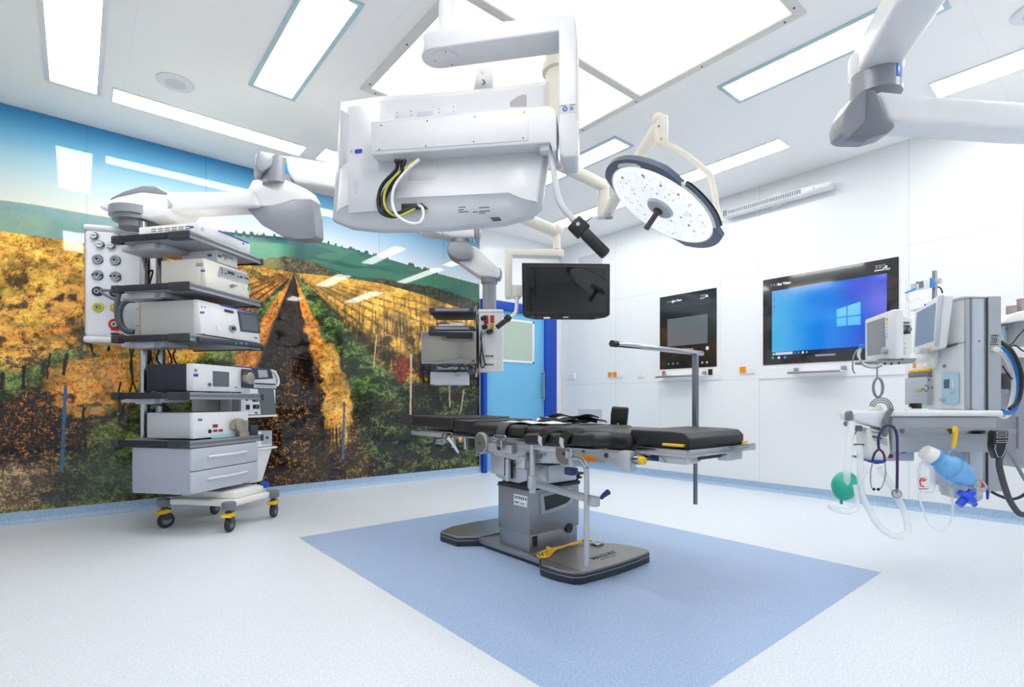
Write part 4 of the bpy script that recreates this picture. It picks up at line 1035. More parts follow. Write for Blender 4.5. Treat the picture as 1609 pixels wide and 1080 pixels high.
# 3 large unit with a tilted touch screen
t, fp, sp = dev('insufflator', 'large white medical unit with a dark touch screen on the third shelf', 'medical device', 0.10, 0.675, 0.0, 0.50, SZ[2] + .006, SZ[2] + .245, mat('warm_grey_enamel', (190, 190, 188), 0.4), WHITE, fdep=0.07, slant=0.035)
g = G(); plate(g, fp, [Z2(558, 728), Z2(712, 758), Z2(735, 905), Z2(582, 888)], 0, 0.004, 0); plate(g, fp, [Z2(572, 745), Z2(700, 775), Z2(716, 890), Z2(590, 872)], 0.003, 0.0055, 1)
W(g, 'screen', [DGREY, SCREENOFF], t)
g = G(); rectpx(g, fp, Z2(453, 716), Z2(524, 752), 0, 0.004); dots(g, fp, [Z2(407, 862)], .020, 1, 0.006); dots(g, fp, [Z2(510, 868)], .026, 2, 0.02); dots(g, fp, [Z2(510, 868)], .014, 3, 0.028)
rectpx(g, fp, Z2(686, 932), Z2(708, 945), 3, 0.002)
a, b = fp.uv(*Z2(420, 682)), fp.uv(*Z2(712, 740)); g.box(fp.at((a[0] + b[0]) / 2, a[1] - 0.002, 0.0015), (b[0] - a[0], 0.005, 0.009), m=4, rot=RT)
W(g, 'controls', [INK, OFFW, CHROME, DGREY, STICK], t)
inv(t, splane(0.098), *Z2(284, 743))
g = G(); screws(g, splane(0.098), [Z2(60, 908), Z2(296, 908), Z2(280, 700), Z2(306, 702), (216, 486), (216, 512)], 0.0, 0.004, 0); W(g, 'side_screws', INK, t)
t = thing('shelf_control_bar', 'dark grey control bar with two glowing keys on the front edge of the third shelf', 'control panel', T(0.35, -0.03, SZ[2] - .03), TA)
fp = fplane(-0.030); g = G(); plate(g, fp, [Z2(262, 935), Z2(300, 937), Z2(640, 965), Z2(745, 985), Z2(745, 1018), Z2(640, 1004), Z2(300, 982), Z2(265, 975)], -0.024, 0.0, 0, bev=0.004); W(g, 'body', DGREY, t)
fp = fplane(-0.031); g = G(); rectpx(g, fp, Z2(534, 965), Z2(632, 996), 0, 0.002, .006); rectpx(g, fp, Z2(536, 968), Z2(550, 990), 1, 0.003); rectpx(g, fp, Z2(614, 972), Z2(628, 994), 2, 0.003); rectpx(g, fp, Z2(565, 970), Z2(600, 990), 3, 0.003)
W(g, 'keys', [BLACK, GREEN, CYAN, MGREY], t)
# 4 dark-sided unit with round knob
Z3 = lambda x, y: (220 + x / 7.151, 560 + y / 7.151)
t, fp, sp = dev('endoscope_processor', 'dark-blue-sided unit with white front and square grey display on the fourth shelf', 'medical device', 0.06, 0.60, 0.03, 0.40, SZ[3] + .006, SZ[3] + .195, NAVY, WHITE, fdep=0.055)
g = G(); rectpx(g, fp, Z3(818, 165), Z3(998, 345), 0, 0.003); W(g, 'display', SCREENOFF, t)
g = G(); dots(g, fp, [Z3(775, 318)], .014, 0, 0.008); dots(g, fp, [Z3(775, 318)], .007, 1, 0.010); rectpx(g, fp, Z3(1062, 345), Z3(1090, 358), 0, .004); W(g, 'buttons', [CHROME, DGREY], t)
g = G(); u, v = fp.uv(*Z3(1185, 250)); g.box(fp.at(u + .01, v, 0.012), (0.12, 0.02, 0.14), 0.008, rot=RT, m=1); g.lathe([(0.038, 0.01), (0.045, 0.02), (0.045, 0.055), (0.036, 0.06)], fp.at(u - .01, v, 0), fp.N, n=28, m=0); g.box(fp.at(u - .04, v, 0.04), (0.03, 0.03, 0.04), 0.006, rot=RT, m=0)
W(g, 'coupling_knob', [mat('warm_steel_knob', (168, 158, 146), 0.35, metal=0.6), DGREY], t)
g = G(); rectpx(g, splane(0.058), Z3(602, 132), Z3(655, 240), 0, 0.001); rectpx(g, splane(0.0565), Z3(602, 200), Z3(655, 226), 1, 0.001); dots(g, splane(0.0565), [Z3(627, 160)], .007, 2, .001)
W(g, 'side_label', [WHITE, STICK, INK], t)
# 5 light source on the cabinet
t, fp, sp = dev('light_source', 'grey-sided unit with white front and red indicator windows standing on the drawer cabinet', 'medical device', 0.06, 0.575, 0.03, 0.40, SZ[4] + .006, SZ[4] + .185, LGREY, WHITE, fdep=0.03)
g = G(); rectpx(g, fp, Z3(815, 768), Z3(872, 800), 0, 0.003); rectpx(g, fp, Z3(822, 826), Z3(868, 850), 0, 0.003); rectpx(g, fp, Z3(883, 822), Z3(928, 846), 0, 0.003); dots(g, fp, [Z3(782, 845)], .014, 1, .006)
rectpx(g, fp, Z3(800, 886), Z3(1140, 895), 2, 0.001); dots(g, fp, [Z3(830, 900), Z3(855, 898), Z3(888, 896), Z3(912, 894)], .005, 2, .003)
W(g, 'indicators', [mat('red_display', (150, 24, 28), 0.3), BLACK, mat('mint_print', (170, 220, 214), 0.5)], t)
g = G(); u, v = fp.uv(*Z3(1060, 770)); g.lathe([(0.040, 0.0), (0.046, 0.01), (0.046, 0.055), (0.036, 0.06)], fp.at(u, v, 0), fp.N, n=28); g.box(fp.at(u - .045, v - .005, 0.03), (0.03, 0.03, 0.05), 0.006, rot=RT); g.box(fp.at(u + .06, v - .02, 0.02), (0.10, 0.03, 0.10), 0.01, rot=RT); g.box(fp.at(u + .06, v - .075, 0.03), (0.10, 0.03, 0.04), 0.008, rot=RT)
W(g, 'coupling_knob', mat('warm_steel_knob', (168, 158, 146), 0.35), t)
inv(t, splane(0.058), *Z3(676, 715))

# ------------------------------------------------------------------ trolley with castors behind and below the pendant
CO = Vector((0.80, 3.985, 0)); 
CT = thing('equipment_trolley', 'white trolley on four yellow-braked castors parked behind the pendant drawers', 'trolley', CO, TA)
def K(x, y, z): return CO + TX * x + TY * y + Vector((0, 0, z))
def kb(g, x0, x1, y0, y1, z0, z1, bev=0.004, m=0, seg=2): return g.box(K((x0 + x1) / 2, (y0 + y1) / 2, (z0 + z1) / 2), (x1 - x0, y1 - y0, z1 - z0), bev, seg, rot=RT, m=m)
g = G(); g.prism([(0, 0.02), (0.02, 0), (0.44, 0.0), (0.46, 0.02), (0.40, 0.10), (0.40, 0.42), (0.46, 0.50), (0.44, 0.53), (0.02, 0.53), (0.0, 0.50), (0.03, 0.42), (0.03, 0.10)], 0.04, K(0, 0, 0.165), TX, TY, bev=0.008)
kb(g, 0.10, 0.44, 0.04, 0.48, 0.205, 0.255, 0.01)
W(g, 'base', OFFW, CT)
for x, y in ((0.0, 0.0), (0.46, 0.0), (0.0, 0.53), (0.46, 0.53)):
    g = G(); g.cyl(K(x, y, 0.155), K(x, y, 0.210), 0.045, bev=0.012, n=20); W(g, 'corner_bumper', MGREY, CT)
    g = G(); yaw = 0.25 if x or not y else -0.35; d = (TX * math.cos(yaw) + TY * math.sin(yaw)); s = Vector((-d.y, d.x, 0)); c = K(x, y, 0.055) + d * 0.012
    for sg in (-1, 1): g.box(c + s * 0.018 * sg + Vector((0, 0, 0.045)), (0.05, 0.004, 0.085), 0.002, rot=Matrix.Rotation(math.atan2(d.y, d.x), 3, 'Z'))
    g.cyl(K(x, y, 0.10), K(x, y, 0.158), 0.016)
    ca = W(g, 'castor', DGREY, CT)
    g = G(); g.lathe([(0.030, -0.015), (0.052, -0.013), (0.055, -0.004), (0.055, 0.004), (0.052, 0.013), (0.030, 0.015)], c, s, n=28); g.cyl(c - s * .0165, c + s * .0165, 0.03, m=1, n=20); W(g, 'wheel', [RUBBER, MGREY], ca)
    g = G(); g.prism([(-0.03, 0), (0.0, 0.016), (0.058, 0.004), (0.064, -0.012), (0.04, -0.018), (-0.03, -0.012)], 0.06, c + Vector((0, 0, 0.066)) - s * 0.03, -d, (0, 0, 1), bev=0.004); W(g, 'brake_pedal', YELLOW, ca, label='yellow brake pedal')
g = G(); kb(g, 0.505, 0.56, 0.42, 0.52, 0.20, 1.0, 0.01); kb(g, 0.40, 0.54, 0.42, 0.52, 0.20, 0.25, 0.01); W(g, 'pillar', OFFW, CT)
g = G(); kb(g, 0.40, 0.45, 0.02, 0.07, 0.235, 0.28, 0.01); W(g, 'pedal', BLUE, CT, label='blue pedal')
W(kb(G(), 0.52, 0.95, 0.32, 0.80, 0.485, 0.503, 0.008, 0, 3), 'tray', WHITE, CT)
W(kb(G(), 0.52, 0.95, 0.32, 0.80, 0.762, 0.780, 0.008, 0, 3), 'tray', WHITE, CT)
W(kb(G(), 0.52, 0.56, 0.60, 0.80, 0.50, 0.765, 0.006), 'rear_panel', OFFW, CT)
g = G(); g.hexa([K(.66, .36, .22), K(.80, .36, .22), K(.80, .62, .22), K(.66, .62, .22), K(.66, .34, .484), K(.90, .34, .484), K(.90, .70, .484), K(.66, .70, .484)], bev=.006); W(g, 'bin', WHITE, CT)
def KP(y): return Plane(K(0, y, 0), TX)
def kdev(name, label, y0, y1, z0, z1, x0, x1, cm, fm):
    t = thing(name, label, 'medical device', K((x0 + x1) / 2, (y0 + y1) / 2, z0), TA)
    g = G(); kb(g, x0, x1, y0 + .02, y1, z0 + .004, z1, 0.008); W(g, 'housing', cm, t)
    g = G(); kb(g, x0, x1, y0, y0 + .022, z0 + .004, z1, 0.006); W(g, 'front_panel', fm, t); return t
t = kdev('surgical_power_unit', 'lower grey-sided unit with black sockets on the upper trolley tray, behind the shelves', 0.335, 0.80, .781, 1.000, 0.52, 0.94, LGREY, WHITE)
fp = KP(0.3345); g = G(); plate(g, fp, [Z3(1328, 350), Z3(1500, 360), Z3(1530, 655), Z3(1365, 660)], 0, 0.004, 0); W(g, 'display', SCREENOFF, t)
for p_, q_ in (((1262, 480), (1325, 512)), ((1268, 545), (1335, 590)), ((1290, 630), (1312, 645)), ((1188, 480), (1212, 500)), ((1190, 545), (1228, 600))):
    g = rectpx(G(), fp, Z3(*p_), Z3(*q_), 0, 0.005)
    if p_[0] in (1262, 1268): dots(g, fp, [Z3(p_[0] + 38, (p_[1] + q_[1]) / 2)], .004, 1, .007)
    W(g, 'socket', [BLACK, WHITE], t)
W(dots(G(), fp, [Z3(1162, 645)], .012, 0, .003), 'power_button', LGREY, t)
g = G(); kf = Plane(K(.5195, 0, 0), -TY)
for k in range(8): u, v = kf.uv(*Z3(910, 488 + 19 * k)); g.box(kf.at(u, v, 0.0), (0.003, 0.03, 0.004), rot=RT)
W(g, 'vent_slots', MGREY, t)
t = kdev('vessel_sealing_unit', 'white unit with small screen and curved carrying handle on top of the trolley', 0.325, 0.86, 1.003, 1.162, 0.50, 0.945, WHITE, WHITE)
fp = KP(0.3245); g = G(); plate(g, fp, [Z3(1260, 138), Z3(1470, 135), Z3(1495, 250), Z3(1300, 262), Z3(1260, 200)], 0, 0.006, 0); plate(g, fp, [Z3(1325, 155), Z3(1425, 155), Z3(1440, 235), Z3(1335, 242)], 0.005, 0.008, 1)
W(g, 'screen', [DGREY, PALEINK], t)
g = G(); rectpx(g, fp, Z3(1290, 300), Z3(1515, 325), 0, .006); rectpx(g, fp, Z3(1305, 335), Z3(1500, 346), 1, .004); a, b = fp.uv(*Z3(1060, 108)), fp.uv(*Z3(1470, 128)); g.box(fp.at((a[0] + b[0]) / 2, a[1] - .004, .001), (b[0] - a[0], .004, .010), m=1, rot=RT); W(g, 'front_marking', [BLACK, STICK], t)
g = G(); g.tube([fp.P(*Z3(1470, 160), .01), fp.P(*Z3(1510, 175), .01), fp.P(*Z3(1545, 230), .01), fp.P(*Z3(1555, 290), .01), fp.P(*Z3(1540, 335), .01)], 0.011, n=12); W(g, 'carrying_handle', WHITE, t)
t = kdev('irrigation_pump', 'small rounded white unit on the lower trolley tray right of the cabinet', 0.36, 0.68, .504, .640, 0.62, 0.93, OFFW, WHITE)
fp = KP(0.3595); g = G(); dots(g, fp, [(419, 688)], .012, 0, .01); rectpx(g, fp, (411, 678), (427, 697), 1, .002); W(g, 'controls', [DBLUE, PALEINK], t)
t = thing('dark_terminal_box', 'small dark grey box between the light source and the trolley', 'box', T(0.64, 0.10, SZ[4] + .003), TA)
g = G(); tb(g, 0.605, 0.69, 0.03, 0.30, SZ[4] + .003, SZ[4] + .075, 0.004); W(g, 'housing', DGREY, t)
# ------------------------------------------------------------------ large hanging monitor seen from behind
fwd = Vector((FX, FY, 0)); lat_ = Vector((FY, -FX, 0)); UP = Vector((0, 0, 1))
XM = ang(-49.5)
LP = Plane(atd(877, 48, 2.40), XM)                   # front face of the L-shaped bracket
MB_ = Plane(atd(690, 250, 2.645), XM, UP + ang(40.5) * 0.12)   # back of the monitor, tilted
BM = thing('large_surgical_monitor', 'large white surgical monitor seen from behind, hanging from an L-shaped ceiling arm', 'monitor', (MB_.O.x, MB_.O.y, 1.70))
MW = mat('monitor_white', (204, 205, 209), 0.34, coat=0.1)
Q = lambda x, y: (500 + x / 3.485, 80 + y / 3.485)
def loft(pl, rings, m=0):
    return G().ring([[pl.at(*pl.uv(a, b, n), n) if px else pl.at(a, b, n) for a, b in r] for r, n, px in rings], m)
A = [(535, 160), (600, 150), (700, 144), (790, 135), (862, 127), (863, 240), (850, 322), (835, 337), (790, 349), (700, 357), (600, 360), (548, 355), (521, 344)]
B = [(545, 167), (604, 157), (702, 150), (790, 141), (854, 134), (855, 240), (843, 318), (824, 314), (801, 304), (700, 309), (610, 313), (557, 317), (530, 331)]
cA = [MB_.uv(a, b, 0) for a, b in A]
cc = (sum(p[0] for p in cA) / len(cA), sum(p[1] for p in cA) / len(cA))
sh_ = lambda pts, f: [(cc[0] + (a - cc[0]) * f, cc[1] + (b - cc[1]) * f) for a, b in pts]
cB = [MB_.uv(a, b, 0.055) for a, b in B]
g = loft(MB_, [(sh_(cA, .985), -0.06, False), (cA, -0.05, False), (cA, -0.008, False), (sh_(cA, .992), 0.0, False), ([(p[0] * .35 + q[0] * .65, p[1] * .35 + q[1] * .65) for p, q in zip(cA, cB)], 0.035, False), (cB, 0.052, False), (sh_(cB, .985), 0.058, False)])
W(g, 'rear_shell', MW, BM, sharp=60)
g = G(); u0, v0 = cc; g.box(MB_.at(u0 - .02, v0 + .03, -0.064), (0.90, 0.006, 0.46), 0.002, rot=Matrix((MB_.X, -MB_.N, MB_.Y)).transposed()); W(g, 'screen', GLASSB, BM)
RM = Matrix((MB_.X, -MB_.N, MB_.Y)).transposed()
g = G()
for k in range(15):
    x = 802 + k * 1.75; top = 160 - 11 * math.sin(min(1, k / 12) * PI / 2) ** 1 if k < 13 else 149
    u, v = MB_.uv(x, (top + 168) / 2, 0.058); u2, v2 = MB_.uv(x, top, 0.058); u3, v3 = MB_.uv(x, 168, 0.058)
    g.box(MB_.at(u, v, 0.0575), (0.0022, 0.003, v2 - v3), rot=RM)
W(g, 'vent_slots', mat('vent_shadow_grey', (88, 82, 82), 0.6), BM)
g = G(); plate(g, MB_, [(620, 177), (717, 164), (718, 178), (620, 190)], 0.056, 0.062, 0, bev=0.001); plate(g, MB_, [(655, 176.5), (680, 173.5), (680, 181), (655, 184)], 0.060, 0.0632, 2)
for x, y in ((624, 177), (624, 183), (646, 175), (646, 181), (690, 171), (690, 177), (713, 168.5), (713, 175)): screws(g, MB_, [(x, y)], 0.0625, 0.0028, 1)
W(g, 'mounting_plate', [MW, MGREY, LGREY], BM)
g = G(); plate(g, MB_, [Q(160, 655), Q(385, 650), Q(385, 735), Q(380, 870), Q(165, 890)], 0.056, 0.0595, 0, bev=0.001); plate(g, MB_, [Q(488, 612), Q(645, 610), Q(645, 700), Q(492, 712)], 0.056, 0.0595, 0, bev=0.001)
plate(g, MB_, [Q(195, 712), Q(222, 712), Q(218, 780), Q(195, 778)], 0.058, 0.0605, 1)
plate(g, MB_, [Q(120, 315), Q(172, 348), Q(165, 610), Q(112, 640)], 0.050, 0.058, 0, bev=0.002)
W(g, 'cover_plates', [mat('monitor_cover_white', (196, 198, 203), 0.4), LGREY], BM)
g = G(); sticker(g, Plane(MB_.at(0, 0, 0.0595), MB_.X, MB_.Y), *Q(221, 550), 0.040, 0.022); u, v = MB_.uv(*Q(181, 550), .06)
g.rrect(0.010, 0.014, 0.003, 0.001, MB_.at(u, v, 0.0595), MB_.X, MB_.Y, m=1); W(g, 'inventory_sticker', [STICK, mat('olive_sticker', (170, 170, 120), 0.5)], BM, label='small blue sticker')
# openings and rating plate on the sloping underside
CH = Plane(MB_.at(0, cc[1], 0.02), MB_.X, MB_.Y)
g = G()
g.bm.free()
for pts, n_ in (([Q(275, 842), Q(330, 842), Q(322, 856), Q(285, 854)], .048), ([Q(455, 838), Q(570, 835), Q(600, 862), Q(455, 868)], .046), ([Q(940, 912), Q(992, 910), Q(1002, 926), Q(955, 930)], .030)):
    W(plate(G(), MB_, pts, n_, n_ + .009, 0), 'cable_opening', BLACK, BM)
g = G()
for x0, y0, w_, in ((768, 858, 40), (768, 872, 30), (768, 884, 55), (845, 884, 30), (880, 860, 45), (925, 858, 12), (880, 880, 60), (880, 890, 35)):
    u, v = MB_.uv(*Q(x0, y0), .047); g.box(MB_.at(u + w_ / 3.485 * .0016, v, 0.0475), (w_ / 3.485 * 0.0031, 0.0012, 0.004), rot=RM, m=0)
W(g, 'rating_label', INK, BM)
# L bracket: horizontal bar, upright, top arm
RL = Matrix((LP.X, -LP.N, LP.Y)).transposed()
g = G(); plate(g, LP, [Q(288, 385), Q(1255, 298), Q(1290, 312), Q(1306, 345), Q(1306, 540), Q(1288, 556), Q(1270, 500), Q(288, 572)], -0.17, 0.0, 0, bev=0.006, seg=3)
W(g, 'mounting_bar', MW, BM)
g = G(); plate(g, LP, [Q(318, 400), Q(1150, 322), Q(1150, 490), Q(312, 548)], 0.0, 0.003, 0, bev=0.001); screws(g, LP, [Q(345, 408), Q(597, 384), Q(858, 361), Q(1128, 336), Q(335, 540), Q(589, 521), Q(851, 498), Q(1122, 477)], 0.003, 0.0035, 1)
W(g, 'access_cover', [mat('cover_plate_white', (210, 210, 212), 0.36), INK], BM)
g = G(); plate(g, LP, [(878, 30), (895, 24), (905, 34), (907, 60), (908, 240), (904, 247), (885, 249), (879, 240), (877, 200)], -0.17, 0.012, 0, bev=0.012, seg=3)
W(g, 'upright_arm', MW, BM)
g = G(); plate(g, LP, [(681, 47), (700, 43), (880, 22.5), (900, 22), (905, 34), (902, 48), (877, 49), (700, 73), (678, 76), (675, 62)], -0.16, 0.0, 0, bev=0.008, seg=3)
e = LP.P(679, 60, 0); e2 = e - LP.N * 0.08; zt, zb = LP.P(680, 47, 0).z, LP.P(680, 76, 0).z
g.cyl((e2.x, e2.y, zb + .001), (e2.x, e2.y, zt - .001), 0.0785, n=36, bev=0.006)
W(g, 'top_arm', MW, BM)
g = G(); g.cyl((e2.x + .04 * LP.X.x, e2.y + .04 * LP.X.y, zb - 0.003), (e2.x + .04 * LP.X.x, e2.y + .04 * LP.X.y, zb + .004), 0.062, n=36)
for a in (0.3, 2.2, 4.2): p = e2 + LP.X * .04 + Vector((math.cos(a), math.sin(a), 0)) * .052; g.cyl((p.x, p.y, zb - .0055), (p.x, p.y, zb), 0.003, m=1, n=8)
W(g, 'pivot_cover', [MW, INK], BM)
sp_ = e2 + LP.X * 0.045
g = G(); g.cyl((sp_.x, sp_.y, zt - .005), (sp_.x, sp_.y, CEIL - .002), 0.036, n=28); g.cyl((sp_.x, sp_.y, zt - .002), (sp_.x, sp_.y, zt + .02), 0.044, n=28, bev=.004); g.cyl((sp_.x, sp_.y, CEIL - .04), (sp_.x, sp_.y, CEIL - .001), 0.11, n=36, bev=.01)
W(g, 'drop_tube', WHITE, BM)
g = G(); u, v = LP.uv(892, 171, .013); g.rrect(0.078, 0.040, 0.004, 0.001, LP.at(u, v, 0.012), LP.X, LP.Y, m=0); g.cyl(LP.at(u - .012, v, .012), LP.at(u - .012, v, .0145), 0.011, m=1, n=20); g.cyl(LP.at(u - .012, v, .0145), LP.at(u - .012, v, .0152), 0.005, m=0, n=12); g.box(LP.at(u + .018, v, .0138), (0.016, 0.001, 0.016), m=2, rot=RL)
g.box(LP.at(u - .02, v + .016, .0138), (0.03, 0.001, 0.003), m=2, rot=RL); g.box(LP.at(u + .022, v + .016, .0138), (0.025, 0.001, 0.003), m=2, rot=RL)
W(g, 'warning_label', [LGREY, STICK, MGREY], BM)
# cables
ZC = lambda x, y: (500 + x / 3.485, 80 + y / 3.485)
def offs(a, b, n): return lambda i: a + (b - a) * i / (n - 1)
g = G(); UM = Plane(MB_.at(0, 0, 0), MB_.X)
for pts in ([(428, 600), (428, 650), (355, 730), (330, 800), (335, 870), (370, 900), (430, 905), (500, 860), (560, 850)],
            [(450, 600), (455, 660), (390, 730), (352, 800), (350, 850), (380, 885), (440, 890), (510, 855), (560, 848)],
            [(470, 600), (455, 680), (400, 745), (368, 800), (362, 850), (395, 890), (440, 898), (505, 865), (565, 852)]):
    P_ = [MB_.P(*ZC(a, b), [0.135, .12, .10, .09, .085, .085, .085, .075, .055][i]) for i, (a, b) in enumerate(pts)]
    g.tube(P_, 0.009, n=10, m=0)
for a in (428, 450, 470): g.ball(MB_.P(*ZC(a, 604), .135), 0.012, m=0, n=12)
W(g, 'power_cable', BCABLE, BM)
g = G(); P_ = [MB_.P(*ZC(a, b), o) for a, b, o in ((552, 590, .15), (480, 640, .13), (420, 690, .12), (375, 750, .11), (360, 810, .10), (375, 870, .10), (430, 905, .10), (500, 880, .08), (550, 848, .06))]
g.tube(P_, 0.0055, n=8, m=0); W(g, 'earth_cable', mat('yellow_green_cable', (196, 196, 50), 0.5), BM, label='yellow-green earth cable')
g = G(); P_ = [MB_.P(*ZC(a, b), o) for a, b, o in ((555, 595, .15), (480, 660, .14), (420, 740, .13), (405, 820, .12), (425, 890, .12), (480, 935, .12), (545, 945, .11), (575, 910, .10), (570, 860, .08), (545, 845, .06))]
g.tube(P_, 0.0075, n=10, m=0); W(g, 'data_cable', WHITE, BM, label='white looped cable')
# positioning handle of the monitor
hd = Plane(atd(870, 290, 2.46), lat_)
hb_ = lambda pts, r, m=0: G().tube([hd.P(a, b, o) for a, b, o in pts], r, n=14, m=m, sub=6)
g = hb_([(858, 232, .0), (865, 240, 0), (870, 270, 0), (876, 305, 0), (884, 325, 0), (896, 340, 0), (907, 354, 0)], 0.0155); g.box(hd.P(857, 233), (0.05, 0.06, 0.05), 0.008, rot=RL)
W(g, 'handle_rod', MW, BM)
g = hb_([(906, 353, 0), (928, 376, 0), (949, 396, 0)], 0.0235); p = hd.P(907, 355)
dv = (hd.P(949, 397) - p).normalized(); sv = hd.N.cross(dv)
g.box(p + dv * 0.01, (0.075, 0.05, 0.075), 0.008, rot=Matrix((dv, hd.N, sv)).transposed().inverted().transposed() if False else Matrix((dv, hd.N, dv.cross(hd.N))).transposed())
g.box(p + dv * 0.12 + dv.cross(hd.N) * -0.0, (0.15, 0.052, 0.05), 0.012, rot=Matrix((dv, hd.N, dv.cross(hd.N))).transposed())
g.cyl(p + hd.N * .024, p + hd.N * .028, 0.009, m=1, n=16)
g.cyl(hd.P(918, 352), hd.P(931, 340), 0.003, m=2)
W(g, 'grip', [BLACK, LGREY, MGREY], BM, label='black grip of the handle')
# small white camera head standing up behind the upper edge
cp = Plane(atd(760, 120, 2.80), lat_)
g = G(); plate(g, cp, [(741, 150), (747, 118), (752, 105), (760, 103), (771, 106), (775, 115), (775, 150)], -0.05, 0.03, 0, bev=0.02, seg=4); g.box(cp.P(757.5, 114, .031), (0.012, 0.006, 0.014), 0.003, m=1)
g.tube([cp.P(758, 125, .033), cp.P(762, 129, .036), cp.P(758, 133, .033)], 0.003, m=2); W(g, 'camera_head', [WHITE, mat('lime_led', (214, 222, 90), 0.4), MGREY], BM)

# ------------------------------------------------------------------ central mount of the surgical light, cream
SL = thing('surgical_light', 'round cream and slate surgical light with dark sterile grip on a jointed ceiling arm', 'surgical light', (2.31, 2.31, CEIL))
CRW = mat('warm_white_arm', (228, 225, 216), 0.36)
g = G(); g.lathe([(0.088, CEIL - .002), (0.088, 2.52), (0.07, 2.51), (0.07, 2.37), (0.055, 2.36)], (2.31, 2.31, 0), n=40); W(g, 'ceiling_mount', CRW, SL)
g = G(); g.lathe([(0.090, 2.985), (0.108, 2.98), (0.108, 2.94), (0.090, 2.935)], (2.31, 2.31, 0), n=40); W(g, 'collar', CRW, SL)
E1 = atd(948, 292, 3.60); E1z = E1.z
g = G(); g.cyl((2.31, 2.31, E1z - .01), (E1.x, E1.y, E1z), 0.040, n=20); g.ball((E1.x, E1.y, E1z), 0.045); W(g, 'extension_arm', CRW, SL)
j0 = atd(948, 292, 3.60); j1 = atd(947, 338, 3.60)
g = G(); g.box((j0 + j1) / 2, (0.065, 0.075, (j0.z - j1.z) + .05), 0.012, 3, rot=YAW); W(g, 'spring_joint', CRW, SL)
K0 = atd(952, 338, 3.58); K1 = atd(1035, 196, 3.02)
dA = (K1 - K0).normalized(); sA = dA.cross(UP).normalized(); uA = sA.cross(dA)
g = G(); L = (K1 - K0).length
pr = [K0, K1]
rr = lambda c, w_, h_: [c + sA * (w_ * math.cos(2 * PI * k / 16)) + uA * (h_ * math.sin(2 * PI * k / 16)) for k in range(16)]
g.ring([rr(K0, .034, .036), rr(K0 + dA * .03, .040, .042), rr(K0 + dA * L * .5, .036, .040), rr(K1 - dA * .05, .034, .036), rr(K1, .030, .034)]); g.cyl(K0 + uA * -.03 + dA * .03, K0 - uA * .05 + dA * .02, 0.028, m=1); W(g, 'spring_arm', [CRW, SHELL], SL)
q0, q1 = atd(1038, 185, 3.0), atd(1040, 226, 3.0)
g = G(); g.box((q0 + q1) / 2, (0.058, 0.07, q0.z - q1.z + .015), 0.014, 3, rot=YAW); g.ball(atd(1034, 187, 3.0), (0.034, .034, .034)); g.cyl(atd(1035, 198, 2.96), atd(1035, 198, 2.955), 0.006, m=1, n=10); g.cyl(atd(1039, 218, 2.965), atd(1039, 218, 2.955), 0.006, m=2, n=10); W(g, 'elbow', [CRW, MGREY, ORANGE], SL)
nrm = (FV := (lat_ * -0.558 + UP * -0.829 + fwd * 0.030)).normalized()
LC = atd(1040, 323, 2.93)
ya, yb_ = atd(1132, 350, 3.0), atd(985, 336, 3.1)
g = G(); g.tube([atd(1040, 226, 3.0), atd(1050, 229, 3.0), atd(1066, 236, 2.99), atd(1085, 250, 2.98), atd(1107, 267, 2.97), atd(1116, 277, 2.97), atd(1122, 300, 2.97), atd(1129, 346, 2.97)], 0.0165, n=14); W(g, 'yoke', CRW, SL)
g = G(); c0 = LC - nrm * 0.07; ax_ = (atd(1134, 351, 2.97) - c0); ax_.z *= 1; a_ = ax_.normalized()
g.cyl(c0, atd(1134, 351, 2.97), 0.024, n=20, bev=.006); g.cyl(c0, c0 - a_ * 0.33, 0.020, n=20, bev=.006); g.cyl(c0 - a_ * .20, c0 - a_ * .345, 0.028, n=20, bev=.008); W(g, 'pivot_axle', WHITE, SL)
g = G(); R_ = 0.345
g.lathe([(0.04, -0.085), (0.14, -0.080), (0.25, -0.055), (0.315, -0.03), (0.335, -0.008), (0.335, 0.004), (0.325, 0.010), (0.315, 0.006)], LC, nrm, n=72); W(g, 'lamp_housing', CRW, SL)
g = G(); g.lathe([(0.318, -0.002), (0.318, 0.010), (0.305, 0.014), (0.10, 0.016), (0.0, 0.016)], LC, nrm, n=72, m=0)
axn, un, vn = G._basis(nrm); rr_ = random.Random(3)
for k in range(150):
    a = rr_.random() * 2 * PI; r = 0.10 + 0.18 * math.sqrt(rr_.random()); p = LC + (un * math.cos(a) + vn * math.sin(a)) * r
    g.cyl(p + nrm * .0155, p + nrm * .0175, rr_.choice([.003, .004, .006, .008]), m=rr_.choice([1, 1, 1, 1, 2]) if k > 12 else 3, n=8)
W(g, 'light_face', [mat('led_lens_white', (246, 247, 250), 0.2, emit=0.28), mat('led_pale_grey', (224, 226, 232), 0.3, emit=.12), mat('led_lilac', (206, 206, 228), 0.3), MGREY], SL)
def arc_band(a0, a1, r0, r1, z0, z1, n=28, m=0, g=None, taper=True):
    g = g or G(); rings = []
    for i in range(n + 1):
        t = i / n; a = math.radians(a0 + (a1 - a0) * t); s_ = 1.0 if not taper else min(1, 6 * t + .15, 6 * (1 - t) + .15)
        d = un * math.cos(a) + vn * math.sin(a); ro = r0 + (r1 - r0) * s_
        rings.append([LC + d * r0 + nrm * z0, LC + d * ro + nrm * (z0 + .006), LC + d * ro + nrm * (z1 - .006), LC + d * r0 + nrm * z1])
    return g.ring(rings, m)
